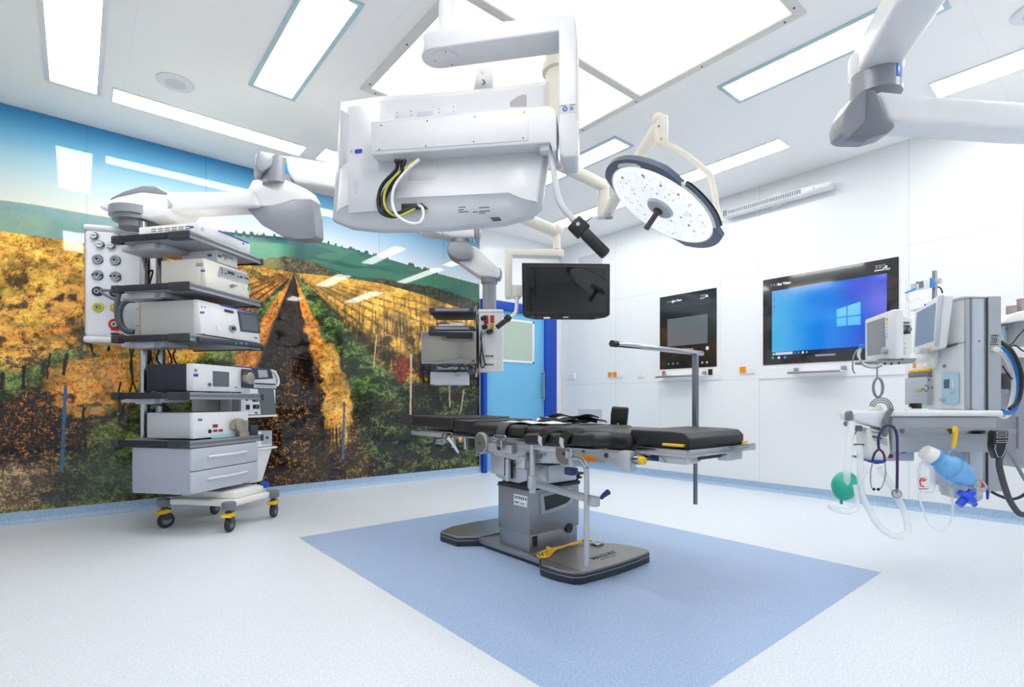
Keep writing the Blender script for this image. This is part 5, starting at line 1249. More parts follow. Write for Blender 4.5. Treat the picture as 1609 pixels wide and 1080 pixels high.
# angular position of the picture directions round the disc
def disc_ang(px, py):
    r = ray(px, py); E_ = Vector((0, 0, EYE)); t = (LC - E_).dot(nrm) / r.dot(nrm); p = E_ + r * t - LC
    return math.degrees(math.atan2(p.dot(vn), p.dot(un)))
SLATE = mat('slate_grey_rim', (92, 104, 122), 0.4)
a_tl, a_l, a_t2, a_r0, a_r1, a_br, a_b = [disc_ang(*p) for p in ((975, 262), (955, 285), (1062, 300), (1064, 302), (1113, 352), (1128, 375), (1060, 378))]
def span(a, b): 
    d = (b - a + 180) % 360 - 180; return a, a + d
s0 = span(a_l, a_tl); s1 = span(s0[1], a_t2)
arc_band(s0[0] - (1 if s0[1] > s0[0] else -1) * 12, s1[1], 0.325, 0.372, -0.026, 0.012, g=(g := G())); W(g, 'rim_handle', SLATE, SL, label='slate rim handle, upper left')
g = G(); s2 = span(a_r1, a_br); s3 = span(s2[1], a_b); arc_band(s2[0], s3[1], 0.325, 0.378, -0.026, 0.012, g=g); W(g, 'rim_handle', SLATE, SL, label='slate rim handle, lower right')
g = G(); s4 = span(a_r0, a_r1); arc_band(s4[0], s4[1], 0.325, 0.352, -0.026, 0.004, g=g, m=0, taper=False); arc_band(s4[0] + 1, s4[1] - 1 if s4[1] > s4[0] else s4[1] + 1, 0.340, 0.362, -0.020, -0.008, g=g, m=1, taper=False); W(g, 'control_strip', [SLATE, BLACK], SL)
g = G(); m0 = (s0[0] + s1[1]) / 2; arc_band(m0 - 16, m0 + 16, 0.331, 0.350, 0.006, 0.016, g=g, m=0); W(g, 'handle_slot', CRW, SL)
g = G(); g.lathe([(0.085, 0.014), (0.075, 0.030), (0.03, 0.034), (0.0, 0.034)], LC, nrm, n=36, m=0); W(g, 'centre_cap', mat('centre_cap_grey', (196, 198, 204), 0.4), SL)
g = G(); g.lathe([(0.026, 0.032), (0.028, 0.045), (0.018, 0.052), (0.0155, 0.06), (0.0165, 0.15), (0.0165, 0.155), (0.0, 0.158)], LC, nrm, n=24, m=0); W(g, 'sterile_grip', mat('bronze_grip', (66, 58, 56), 0.4), SL)

# ------------------------------------------------------------------ second pendant, behind the table
P2 = thing('anaesthesia_supply_pendant', 'smaller ceiling pendant with grey column, white socket box and shelves beside the door', 'ceiling pendant', atd(770, 630, 4.3).to_tuple(), YAW - PI / 2)
R2 = Matrix.Rotation(YAW - PI / 2, 3, 'Z')
PP = Plane(atd(770, 500, 4.25), lat_)
Q = lambda x, y: (650 + x / 7.2, 470 + y / 7.2)
Q5 = lambda x, y: (640 + x / 6.35, 330 + y / 6.35)
def pb(g, a, b, n0, n1, bev=0.004, m=0, seg=2, pl=PP, ref=None):
    (x0, y0), (x1, y1) = a, b; return plate(g, pl, [(x0, y0), (x1, y0), (x1, y1), (x0, y1)], n0, n1, m, bev, seg, ref=ref)
g = pb(G(), (752, 490), (790, 582), -0.22, 0, 0.012, seg=3); hbx = W(g, 'socket_box', WHITE, P2)
g = pb(G(), (751, 486), (791, 492), -0.225, 0.004, 0.01, seg=3); W(g, 'end_cap', WHITE, hbx)
g = pb(G(), (753, 580.5), (791, 583.5), -0.225, 0.004, 0.004); W(g, 'end_cap', WHITE, hbx)
g = G()
pb(g, Q(795, 185), Q(845, 282), 0, 0.004, 0.001, 0)
for k in range(4): pb(g, Q(866, 186 + 28 * k), Q(911, 212 + 28 * k), 0.0, 0.004, 0.001, 0 if k < 3 else 1)
pb(g, Q(866, 290), Q(911, 345), 0, .004, .001, 1); pb(g, Q(800, 290), Q(842, 330), 0, .004, .001, 1)
for x, y in ((888, 198), (888, 226), (888, 254), (888, 300), (888, 325)): dots(g, PP, [Q(x - 8, y), Q(x + 8, y)], .0035, 2, .005)
W(g, 'socket_strip', [RED, YELLOW, BLACK], hbx, label='red and yellow sockets')
g = G()
for (x0, y0), (x1, y1) in (((790, 600), (935, 685)), ((790, 692), (935, 780))): pb(g, Q(x0, y0), Q(x1, y1), 0, 0.003, 0.001, 0)
for y in (647, 743):
    for x in (818, 842, 868, 892): dots(g, PP, [Q(x, y)], .0075, 1, .005)
W(g, 'data_outlets', [OFFW, INK], hbx)
for cx, cy, w_, h_, a in ((792, 216, .085, .055, .45), (802, 314, .085, .055, .35), (862, 368, .10, .055, .4)):
    g = G(); c = PP.P(*Q(cx, cy), .03); M3 = Matrix((PP.X * math.cos(a) + PP.Y * math.sin(a), -PP.N, -PP.X * math.sin(a) + PP.Y * math.cos(a))).transposed()
    g.box(c, (w_ * .55, .05, h_ * .62), 0.01, 3, rot=M3); W(g, 'plug', BLACK, hbx, label='black plug')
g = pb(G(), Q5(728, 652), Q5(912, 690), -0.165, -0.035, 0.02, seg=3)
cc2 = PP.P(769, 460, -0.10)
g = G(); g.cyl((cc2.x, cc2.y, PP.P(769, 490).z), (cc2.x, cc2.y, PP.P(769, 436).z), 0.057, n=32, m=0); g.lathe([(0.057, PP.P(769, 444).z), (0.066, PP.P(769, 442).z), (0.072, PP.P(769, 440).z), (0.072, PP.P(769, 433).z), (0.06, PP.P(769, 431).z)], (cc2.x, cc2.y, 0), n=36); W(g, 'column', SHELL, P2)
g = plate(G(), PP, [Q5(640, 350), Q5(700, 375), Q5(900, 560), Q5(928, 600), Q5(925, 660), Q5(900, 672), Q5(725, 655), Q5(700, 645), Q5(500, 500), Q5(590, 480), Q5(640, 440)], -0.19, -0.02, 0, 0.03, 4, ref=-.02); W(g, 'spring_arm', WHITE, P2)
g = plate(G(), PP, [Q5(905, 568), Q5(930, 580), Q5(945, 610), Q5(942, 650), Q5(918, 690), Q5(905, 670)], -0.17, -0.04, 0, 0.015, 3, ref=-.04); W(g, 'arm_end_cap', SHELL, P2)
g = plate(G(), PP, [Q5(415, 330), Q5(450, 310), Q5(600, 316), Q5(640, 345), Q5(655, 400), Q5(652, 470), Q5(625, 495), Q5(520, 498), Q5(450, 470), Q5(398, 430), Q5(393, 375)], -0.16, 0.03, 0, 0.03, 4); W(g, 'elbow_shell', SHELL, P2)
nk = PP.P(724, 372, -0.06); g = G(); g.cyl((nk.x, nk.y, PP.P(724, 382).z), (nk.x, nk.y, PP.P(724, 366).z), 0.072, n=32); W(g, 'elbow_neck', SHELL, P2)
g = pb(G(), Q5(640, 268), Q5(662, 325), -0.02, 0.005, .003); W(g, 'status_light', CYAN, P2, label='cyan status light strip')
g = plate(G(), PP, [Q5(50, 172), Q5(300, 148), Q5(640, 140), Q5(668, 200), Q5(668, 272), Q5(440, 265), Q5(300, 235)], -0.15, 0.02, 0, 0.02, 3); 
nz_ = PP.P(724, 362, -0.06); MT2 = Vector((2.20, 3.66, 0))
g.cyl((MT2.x, MT2.y, nz_.z), (nz_.x - .1 * lat_.x, nz_.y - .1 * lat_.y, nz_.z), 0.062, n=24); g.cyl((MT2.x, MT2.y, nz_.z - .07), (MT2.x, MT2.y, nz_.z + .08), 0.085, n=28, bev=.01)
W(g, 'extension_arm', WHITE, P2)
g = G(); g.cyl((MT2.x, MT2.y, nz_.z), (MT2.x, MT2.y, CEIL - .03), 0.06, n=28); g.cyl((MT2.x, MT2.y, CEIL - .05), (MT2.x, MT2.y, CEIL - .001), 0.11, n=36, bev=.01); W(g, 'ceiling_mount', WHITE, P2)
g = plate(G(), PP, [Q5(652, 145), Q5(700, 158), Q5(725, 180), Q5(728, 230), Q5(712, 275), Q5(680, 280), Q5(668, 250)], -0.13, 0.0, 0, 0.015, 3); W(g, 'arm_end_cap', SHELL, P2)
pt = PP.P(748, 540, -.12); g = G(); g.cyl((pt.x, pt.y, PP.P(748, 592).z), (pt.x, pt.y, PP.P(748, 477).z), 0.012); W(g, 'post', CHROME, P2)
for z in (492, 581): g = G(); a = PP.P(748, z, -.12); b_ = PP.P(756, z, -.12); g.cyl(a, b_, 0.01); W(g, 'bracket', CHROME, P2)
def shelf2(y0, y1, xl=675, xr=744, n1=0.05):
    g = pb(G(), (xl - 1, y0 - .5), (xr, y1), -0.36, n1, 0.004); s_ = W(g, 'shelf', DGREY, P2)
    g = pb(G(), (xl + 7, y0 + 1), (xr - 5, y1 - 2), n1 - .002, n1 + 0.006, 0.001, 0); screws(g, PP, [(xl + 8, (y0 + y1) / 2 - .5), (xr - 6, (y0 + y1) / 2 - .5)], n1 + .006, .008, 1); W(g, 'front_strip', [SILVER, INK], s_)
shelf2(484, 491); shelf2(513, 520); shelf2(575, 583, 678, 742)
def flatp(name, label, cat, a, b, n0, n1, m, group=None, bev=0.004):
    o = PP.P((a[0] + b[0]) / 2, b[1], (n0 + n1) / 2); t = thing(name, label, cat, o.to_tuple(), YAW - PI / 2, group); g = pb(G(), a, b, n0, n1, bev); W(g, 'housing', m, t); return t
t = flatp('flat_screen', 'flat screen with reflecting pale glass hanging between shelves of the small pendant', 'monitor', (662, 520.5), (748, 571.5), 0.062, 0.10, SILVER)
g = pb(G(), (664, 522), (746, 569), 0.10, 0.103, 0.001); W(g, 'screen', mat('reflecting_dark_glass', (150, 148, 140), 0.07, metal=0.8), t)
g = plate(G(), PP, [(672, 520.5), (742, 523), (743, 528), (738, 531), (728, 530), (674, 527)], 0.055, 0.112, 0, 0.003); W(g, 'keyboard_tray', NAVY, t, label='dark edge of a keyboard tray')
t = flatp('medical_gateway', 'small white flat device with black edges lying on the middle shelf of the small pendant', 'medical device', (689, 508), (729, 513), -0.10, 0.03, WHITE); g = pb(G(), (687, 507.5), (706, 509), -.12, .035, .001); W(g, 'lid', BLACK, t)
t = flatp('grey_control_box', 'light grey metal box hanging under the lowest shelf of the small pendant', 'box', (676, 584.5), (733, 604), -0.28, 0.02, mat('box_pale_grey', (206, 210, 216), 0.4)); g = pb(G(), (715, 589), (725, 592), 0.02, .022, .0005); W(g, 'type_label', PALEINK, t)
t = flatp('flat_terminal', 'silver flat unit with hanging leads on the lowest shelf of the small pendant', 'medical device', (682, 571.5), (728, 575), -0.20, 0.03, SILVER)
g = G()
for pts in ([(690, 574), (700, 578), (708, 573)], [(710, 580), (716, 585), (722, 578), (728, 572)], [(720, 576), (727, 584), (732, 580), (725, 574)], [(735, 575), (742, 572), (748, 574)]): g.tube([PP.P(a, b_, .075) for a, b_ in pts], .004)
g.tube([PP.P(a, b_, .03) for a, b_ in ((757, 520), (755, 530), (757, 545), (754, 565), (757, 578), (762, 573), (759, 560), (757, 548), (755, 560), (756, 572))], .005)
g.tube([PP.P(a, b_, .05) for a, b_ in ((768, 522), (761, 524), (757, 530), (755, 560))], .0035); g.tube([PP.P(a, b_, -.05) for a, b_ in ((752, 500), (751, 540), (752, 578))], .006)
single(g.obj('power_cables', BCABLE), 'thin black leads coiled beside the white socket box of the small pendant', 'cable')

# ------------------------------------------------------------------ black display on its own arm
DM = thing('hanging_display', 'black flat display facing the camera on a cream L-shaped arm near the door', 'monitor', atd(889, 500, 4.0).to_tuple(), YAW - PI / 2)
DP = Plane(atd(889, 456, 4.0), lat_)
Q6 = lambda x, y: (780 + x / 5.4, 320 + y / 5.4)
g = plate(G(), DP, [Q6(216, 502), Q6(965, 510), Q6(963, 945), Q6(930, 962), Q6(820, 980), Q6(330, 978), Q6(250, 962), Q6(224, 940)], -0.05, 0.0, 0, 0.006, 3); W(g, 'housing', BLACK, DM)
g = plate(G(), DP, [Q6(240, 526), Q6(940, 532), Q6(938, 932), Q6(246, 928)], 0.0, 0.002, 0, 0); plate(g, DP, [Q6(252, 536), Q6(928, 542), Q6(926, 922), Q6(256, 918)], 0.002, 0.0025, 1); W(g, 'screen', [mat('screen_border', (40, 42, 48), 0.3), mat('display_black_glass', (10, 12, 17), 0.05, coat=0.3)], DM)
g = G(); u, v = DP.uv(*Q6(590, 966), .001); g.text('SONY', 0.016, DP.at(u, v, .0005), DP.X, DP.Y, m=0, bold=.0005); pb(g, Q6(400, 963), Q6(455, 977), 0, .002, 0, 0, pl=DP); dots(g, DP, [Q6(300, 960), Q6(320, 962), Q6(852, 966)], .005, 1, .003); dots(g, DP, [Q6(360, 966), Q6(378, 966)], .004, 2, .003); W(g, 'bezel_marking_and_glints', [WHITE, MGREY, RED], DM)  # lettering, sticker and grey dots; the red dots are reflections painted as spots
g = plate(G(), DP, [Q6(72, 388), Q6(100, 385), Q6(560, 384), Q6(575, 395), Q6(576, 445), Q6(555, 458), Q6(520, 445), Q6(135, 437), Q6(133, 795), Q6(80, 796), Q6(70, 770)], -0.20, -0.10, 0, 0.012, 3, ref=-.10); W(g, 'l_arm', CRW, DM)
g = plate(G(), DP, [Q6(135, 685), Q6(210, 685), Q6(210, 795), Q6(135, 797)], -0.19, -0.10, 0, 0.012, 3, ref=-.10); plate(g, DP, [Q6(190, 700), Q6(560, 700), Q6(560, 780), Q6(190, 780)], -0.16, -0.05, 0, .01, ref=-.1); W(g, 'swivel_block', CRW, DM)
jj = DP.P(875, 375, -0.15); g = G(); g.cyl((jj.x, jj.y, DP.P(875, 392, -.15).z), (jj.x, jj.y, DP.P(875, 358, -.15).z), 0.030, n=24); g.ball((jj.x, jj.y, DP.P(875, 362, -.15).z), 0.05); W(g, 'drop_joint', CRW, DM)
el = atd(765, 318, 4.0); g = G(); g.cyl(el, (jj.x, jj.y, DP.P(875, 365, -.15).z), 0.046, n=24); g.ball(el, .055); W(g, 'spring_arm', CRW, DM)
g = G(); g.cyl(el, (el.x, el.y, 2.50), 0.04); g.ball((el.x, el.y, 2.50), .045); g.cyl((el.x, el.y, 2.50), (2.30, 2.36, 2.50), 0.038); W(g, 'extension_arm', CRW, DM)
g = G(); g.tube([DP.P(*Q6(173, 800), -.08), DP.P(*Q6(172, 850), -.06), DP.P(*Q6(160, 925), -.03), DP.P(*Q6(105, 975), 0)], 0.0135, n=12); W(g, 'handle_rod', CRW, DM)
g = G(); g.tube([DP.P(*Q6(110, 970), 0), DP.P(*Q6(50, 1015), .03), DP.P(*Q6(8, 1048), .05)], 0.020, n=14, smooth=False); g.cyl(DP.P(*Q6(106, 962), .0), DP.P(*Q6(88, 985), .012), .027, m=0); W(g, 'grip', BLACK, DM, label='black handle grip')

# ------------------------------------------------------------------ heavy arm at the top right
RA = thing('ceiling_pendant_boom', 'heavy white jointed ceiling arm with silver elbow and blue status light above the wall screens', 'ceiling arm', atd(1380, 210, 2.3).to_tuple())
a0, a1 = atd(1376, 103, 2.32), atd(1447, 0, 1.90); a1.z = a0.z; dd = (a1 - a0); dd.z = 0; Ld = dd.length; dd.normalize(); a2 = a0 + dd * 1.1
sd = Vector((dd.y, -dd.x, 0))
RA_R = Matrix((dd, -sd, UP)).transposed()
if RA_R.determinant() < 0: RA_R = Matrix((dd, sd, UP)).transposed()
g = G(); ctr = (a0 + a2) / 2; ctr.z = a0.z + .02
g.box(ctr, ((a2 - a0).length + .10, 0.175, 0.14), 0.03, 4, rot=RA_R)
g.cyl((a0.x, a0.y, a0.z - .052), (a0.x, a0.y, a0.z + .06), 0.104, n=36, bev=.02)
W(g, 'upper_arm', WHITE, RA)
g = G(); e_ = a0 - dd * 0.07; g.box((e_.x, e_.y, a0.z + .02), (0.03, 0.165, .13), 0.012, 3, rot=RA_R); W(g, 'arm_end_cap', SHELL, RA)
g = G(); g.cyl((a0.x, a0.y, a0.z - .14), (a0.x, a0.y, a0.z - .05), 0.098, n=40); W(g, 'elbow_neck', SHELL, RA)
g = G(); bl = atd(1399, 126, 2.3) ; dirb = (Vector((bl.x, bl.y, 0)) - Vector((a0.x, a0.y, 0))).normalized(); dirb = (lat_ * .35 - fwd * .94).normalized()
g.box(Vector((a0.x, a0.y, bl.z)) + dirb * 0.097, (0.006, 0.026, 0.055), 0.003, rot=Matrix.Rotation(math.atan2(dirb.y, dirb.x), 3, 'Z')); W(g, 'status_light', mat('blue_status_light', (30, 120, 214), 0.3), RA, label='blue status light')
RP = Plane(atd(1380, 170, 2.20), lat_)
Q1 = lambda x, y: (1100 + x / 3.161, y / 3.161)
g = plate(G(), RP, [Q1(835, 442), Q1(870, 446), Q1(895, 480), Q1(925, 580), Q1(968, 608), Q1(972, 630), Q1(940, 660), Q1(850, 684), Q1(740, 682), Q1(708, 668), Q1(700, 620), Q1(718, 555), Q1(760, 490), Q1(800, 455)], -0.09, 0.0, 0, 0.03, 4); W(g, 'elbow_shell', SHELL, RA)
g = plate(G(), RP, [Q1(838, 446), Q1(868, 450), Q1(890, 480), Q1(922, 578), Q1(962, 608), Q1(968, 630), Q1(935, 655), Q1(850, 680), Q1(745, 678), Q1(830, 595)], -0.04, 0.008, 0, 0.006, 3); W(g, 'elbow_side_cover', mat('elbow_dark_grey', (112, 116, 126), 0.4), RA, label='dark grey side cover')
g = plate(G(), RP, [Q1(890, 446), Q1(1120, 468), Q1(1609, 500), (1900, 168), (1900, 214), Q1(1609, 640), Q1(1200, 610), Q1(940, 596), Q1(905, 500)], -0.15, -0.01, 0, 0.02, 4, ref=-.01); W(g, 'lower_arm', WHITE, RA)
g = G(); mt = a2 - dd * .05; g.cyl((mt.x, mt.y, a0.z), (mt.x, mt.y, CEIL - .001), 0.085, n=32); W(g, 'ceiling_mount', WHITE, RA)

# ------------------------------------------------------------------ things on the screen wall
WP = Plane((WR, 0, 0), (0, -1, 0))
def wthing(name, label, cat, px, py, group=None): p = WP.P(px, py, 0); return thing(name, label, cat, (WR, p.y, p.z), PI, group)
RW = Matrix((WP.X, -WP.N, WP.Y)).transposed()
Qa = lambda x, y: (860 + x / 2.873, 380 + y / 2.873)
def wbox(g, u0, u1, z0, z1, n0, n1, bev=0.002, m=0): return g.rrect(abs(u1 - u0), abs(z1 - z0), min(.006, abs(u1 - u0) * .4, abs(z1 - z0) * .4), n1 - n0, WP.at((u0 + u1) / 2, (z0 + z1) / 2, n0), WP.X, WP.Y, m=m, bev=0)
def U(px): return WP.uv(px, 500, 0)[0]
def wall_screen(name, label, uo, zo, ui, zi, panel, smat, texts):
    t = thing(name, label, 'wall screen', (WR, -(uo[0] + uo[1]) / 2, zo[0]), PI)
    g = wbox(G(), *panel[0], *panel[1], 0.0, 0.010); W(g, 'mounting_panel', WHITE, t)
    g = wbox(G(), *uo, *zo, 0.010, 0.016); W(g, 'glass_front', mat('screen_glass_black', (36, 35, 38), 0.09, coat=.4), t)
    g = G(); g.box(WP.at((ui[0] + ui[1]) / 2, (zi[0] + zi[1]) / 2, 0.0165), (ui[1] - ui[0], 0.002, zi[1] - zi[0]), rot=RW); W(g, 'screen', smat, t)
    return t
# small one
t = wall_screen('wall_screen', 'smaller black wall screen panel, switched off, behind the T-shaped screen pole', (-2.11 - 0.0 + 0.0 - 1.502, -2.903), (1.268, 2.115), (-3.508, -3.006), (1.528, 1.846), ((-3.66, -2.86), (1.13, 2.20)), mat('idle_wall_screen', (98, 102, 108), 0.10, coat=.3), None)
def wtxt(g, s_, size, px, py, n=0.0165, m=0, **k): u, v = WP.uv(px, py, n); g.text(s_, size, WP.at(u, v, n), WP.X, WP.Y, m=m, depth=.0003, **k)
def logo(g, a, b, k):
    u, v = WP.uv(*a, .0165)
    for i in range(3): g.box(WP.at(u + (.024 * i - .024) * k, v, .0168), (.015 * k, .0006, .020 * k), m=1, rot=RW)
    u, v = WP.uv(*b, .0165)
    for i in range(3): g.box(WP.at(u + (.022 * i - .022) * k, v + .010 * k, .0168), (.017 * k, .0006, .018 * k), m=1, rot=RW)
    g.box(WP.at(u + .012 * k, v - .014 * k, .0168), (.10 * k, .0006, .012 * k), m=2, rot=RW); g.box(WP.at(u, v + .023 * k, .0168), (.07 * k, .0006, .003), m=2, rot=RW)
Qs = lambda x, y: (1025 + x / 6.35, 440 + y / 6.35)
g = G(); wtxt(g, 'glas View', 0.034, *Qs(243, 207), bold=.0015); logo(g, Qs(172, 218), Qs(508, 168), 1.0)
u, v = WP.uv(*Qs(540, 165), .0165); g.box(WP.at(u, v, .0168), (.035, .0006, .035), m=0, rot=RW)
for k in range(6): u, v = WP.uv(*Qs(300 + 20 * k, 693 - k * .5), .0165); g.box(WP.at(u, v, .0168), (.016, .0008, .020), m=2, rot=RW)
u, v = WP.uv(*Qs(548, 681), .0165); g.box(WP.at(u, v, .0168), (.032, .0008, .036), m=0, rot=RW)
for (x, y, m_) in ((163, 840, 3), (208, 836, 1), (252, 833, 1), (452, 827, 2), (498, 825, 2), (546, 823, 2)): dots(g, WP, [Qs(x, y)], .012, m_, .002, .016)
for r_ in range(4):
    for c_ in range(6): dots(g, WP, [Qs(265 + c_ * 34, 290 - c_ * 5 - r_ * 20)], .004, 4, .0012, .016)
W(g, 'front_marking', [WHITE, MGREY, PALEINK, GREEN, mat('faint_key_grey', (56, 56, 60), .3)], t)
# big one with a desktop picture
def desktop():
    m = bpy.data.materials.new('lit_desktop'); m.use_nodes = True; nt = m.node_tree; b = nt.nodes['Principled BSDF']
    va = nt.nodes.new('ShaderNodeVertexColor'); va.layer_name = 'picture'
    nt.links.new(va.outputs['Color'], b.inputs['Emission Color']); b.inputs['Emission Strength'].default_value = 0.50
    b.inputs['Base Color'].default_value = (0.01, 0.01, 0.012, 1); b.inputs['Roughness'].default_value = 0.1; return m
t = wall_screen('wall_screen', 'large wall screen lit up blue with a pale window shape on it', (-2.408, -1.285), (1.256, 2.105), (-2.321, -1.366), (1.338, 1.982), ((-2.46, -1.24), (1.12, 2.20)), GLASSB, None)
nx, nz2 = 220, 130; ui, zi = (-2.319, -1.368), (1.340, 1.980)
U_, V_ = np.meshgrid(np.linspace(0, 1, nx), np.linspace(0, 1, nz2))
def lerp3(a, b, f): return a + (b - a) * f[..., None]
c = lerp3(C(70, 176, 232) * np.ones((nz2, nx, 3)), C(0, 126, 232), ss(0.05, .5, U_))
c = lerp3(c, C(20, 60, 200), ss(.55, .98, U_) * ss(.9, .2, V_)); c = lerp3(c, C(58, 84, 216), ss(.5, .8, V_) * ss(.5, .8, U_))
c = lerp3(c, C(112, 112, 226), ss(.74, .95, U_) * ss(.25, .55, V_) * ss(1.05, .6, V_)); c = lerp3(c, C(140, 170, 230), ss(.78, 1, V_) * ss(.5, .1, np.abs(U_ - .25)) * .5)
c = lerp3(c, C(150, 160, 240), ss(.9, 1, V_) * ss(.85, 1, U_) * .6)
ray_ = np.exp(-((V_ - .5 - .12 * (.75 - U_)) / (.03 + .32 * np.clip(.76 - U_, 0, 1))) ** 2) * ss(.1, .7, U_) * (U_ < .76); c = lerp3(c, C(30, 170, 245), ray_ * .45)
win = (U_ > .60) & (U_ < .795) & (V_ > .36 - .02 * (U_ - .6)) & (V_ < .60 + .16 * (U_ - .6) / .2 * .45)
bars = (np.abs(U_ - .688) < .005) | (np.abs(V_ - .485) < .010)
c = np.where((win & ~bars)[..., None], lerp3(C(90, 190, 246) * np.ones_like(c), C(130, 214, 250), (V_ - .36) * 3), c)
tb_ = V_ < .06; c = np.where(tb_[..., None], C(22, 34, 80), c); c = np.where((tb_ & (U_ > .035) & (U_ < .205) & (V_ > .01) & (V_ < .05))[..., None], C(206, 220, 238), c)
for uu, cl in ((.015, (220, 230, 245)), (.225, (90, 120, 160)), (.26, (70, 150, 220)), (.30, (240, 240, 240)), (.335, (60, 190, 200))): c = np.where((tb_ & (np.abs(U_ - uu) < .008) & (V_ > .015) & (V_ < .045))[..., None], np.array(cl, float), c)
for vv, cl in ((.94, (90, 170, 210)), (.86, (60, 150, 190)), (.76, (150, 120, 160)), (.70, (160, 130, 150))): c = np.where(((np.abs(U_ - .022) < .009) & (np.abs(V_ - vv) < .018))[..., None], np.array(cl, float), c)
cl_ = c / 255.; cl_ = np.where(cl_ <= .04045, cl_ / 12.92, ((cl_ + .055) / 1.055) ** 2.4)
me = bpy.data.meshes.new('desktop_picture'); yy = -(ui[0] + (ui[1] - ui[0]) * U_); zz = zi[0] + (zi[1] - zi[0]) * V_
co = np.stack([np.full_like(yy, WR - 0.0185), yy, zz], -1).reshape(-1, 3); ii = (np.arange(nz2 - 1)[:, None] * nx + np.arange(nx - 1)[None, :]); qd = np.stack([ii, ii + 1, ii + 1 + nx, ii + nx], -1).reshape(-1, 4)
me.vertices.add(len(co)); me.vertices.foreach_set('co', co.astype(np.float32).ravel()); me.loops.add(qd.size); me.loops.foreach_set('vertex_index', qd.astype(np.int32).ravel()); me.polygons.add(len(qd)); me.polygons.foreach_set('loop_start', np.arange(0, qd.size, 4, dtype=np.int32)); me.update(calc_edges=True)
at_ = me.color_attributes.new('picture', 'FLOAT_COLOR', 'POINT'); at_.data.foreach_set('color', np.concatenate([cl_.reshape(-1, 3), np.ones((len(co), 1))], 1).astype(np.float32).ravel()); me.materials.append(desktop())
inv_ = (Matrix.Translation(t.location) @ t.rotation_euler.to_matrix().to_4x4()).inverted(); me.transform(inv_)
o = bpy.data.objects.new('desktop_picture', me); COL.objects.link(o); o.parent = t
Qb = lambda x, y: (1190 + x / 5.4, 400 + y / 5.4)
g = G(); wtxt(g, 'glas View', 0.036, *Qb(222, 247), bold=.0015); logo(g, Qb(143, 259), Qb(1043, 116), 1.15)
u, v = WP.uv(*Qb(1084, 110), .0165); g.box(WP.at(u, v, .0168), (.03, .0006, .03), m=0, rot=RW)
for x, m_ in ((132, 3), (183, 0), (234, 4)): dots(g, WP, [Qb(x, 878 - (x - 132) * .04)], .012, m_, .002, .016)
u, v = WP.uv(*Qb(577, 853), .0165); g.box(WP.at(u, v, .0166), (.17, .0008, .022), m=5, rot=RW)
for k in range(9): u, v = WP.uv(*Qb(500 + 19 * k, 857 - k * .9), .0168); g.box(WP.at(u, v, .0172), (.012, .0008, .014), m=2, rot=RW)
W(g, 'front_marking', [WHITE, MGREY, PALEINK, GREEN, mat('blue_key', (80, 150, 240), .3), mat('key_strip_grey', (90, 90, 94), .3)], t)
# fold-down keyboard shelves
def kshelf(y0, y1, z, label, d=0.16):
    t = thing('keyboard_shelf', label, 'shelf', (WR, (y0 + y1) / 2, z), PI, 'fold-down shelves under the wall screens')
    g = G().box((WR - d / 2 - .02, (y0 + y1) / 2, z), (d, y1 - y0, 0.014), 0.004); g.box((WR - d - .02, (y0 + y1) / 2, z - .004), (0.008, y1 - y0, 0.022), 0.003, m=1); W(g, 'board', [WHITE, SILVER], t)
    for y in (y0 + .02, y1 - .02): W(G().box((WR - .028, y, z + .025), (0.035, 0.035, 0.05), 0.006), 'hinge', SILVER, t)
    g = G().box((WR - d * .5 - .02, y0 + .10, z + .009), (0.04, 0.05, 0.005), 0.002); W(g, 'badge', INK, t)
kshelf(1.67, 2.11, 1.165, 'white fold-down keyboard shelf under the large lit wall screen'); kshelf(3.02, 3.56, 1.175, 'white fold-down keyboard shelf under the smaller dark wall screen')
# sockets
def socket(px0, px1, py0, py1, label, units, name='wall_socket', n=0.0):
    y0, z1 = WP.uv(px0, py0, n); y1, z0_ = WP.uv(px1, py1, n); t = thing(name, label, 'socket', (WR, -(y0 + y1) / 2, z0_), PI, 'wall sockets')
    zc = (z1 + z0_) / 2; hgt = .085; g = wbox(G(), y0, y1, zc - hgt / 2, zc + hgt / 2, n, n + .010); W(g, 'cover_plate', WHITE, t)
    k = len(units); w_ = (y1 - y0) / k
    for i, uu in enumerate(units):
        c_ = y0 + w_ * (i + .5); g = wbox(G(), c_ - w_ * .40, c_ + w_ * .40, zc - .032, zc + .032, n + .010, n + .014, m=0)
        for s_ in (-1, 1): g.cyl(WP.at(c_ + s_ * .009, zc, n + .014), WP.at(c_ + s_ * .009, zc, n + .0145), .0035, m=1, n=8)
        W(g, 'insert', [{'y': ORANGE, 'w': OFFW, 'k': BLACK, 'r': RED}[uu], INK], t)
socket(890, 904, 585, 597, 'white double wall socket nearest the door', 'ww'); socket(955.5, 978, 583, 594.5, 'white wall socket trio with two orange inserts, near the corner', 'yyw')
socket(1003, 1013, 582, 594.5, 'single white wall socket between the orange ones and the small screen', 'w'); socket(1162, 1186, 574, 588.5, 'wall socket pair, one orange and one white, between the two wall screens', 'yw')
socket(1434, 1452, 564.5, 581, 'wall socket with an orange insert behind the patient monitor', 'yw')
socket(1113, 1121, 580, 590, 'tiny black socket at the lower right of the small wall screen', 'k', n=.010); socket(1041, 1047, 584, 592, 'tiny red outlet at the lower left of the small wall screen', 'r', n=.010)
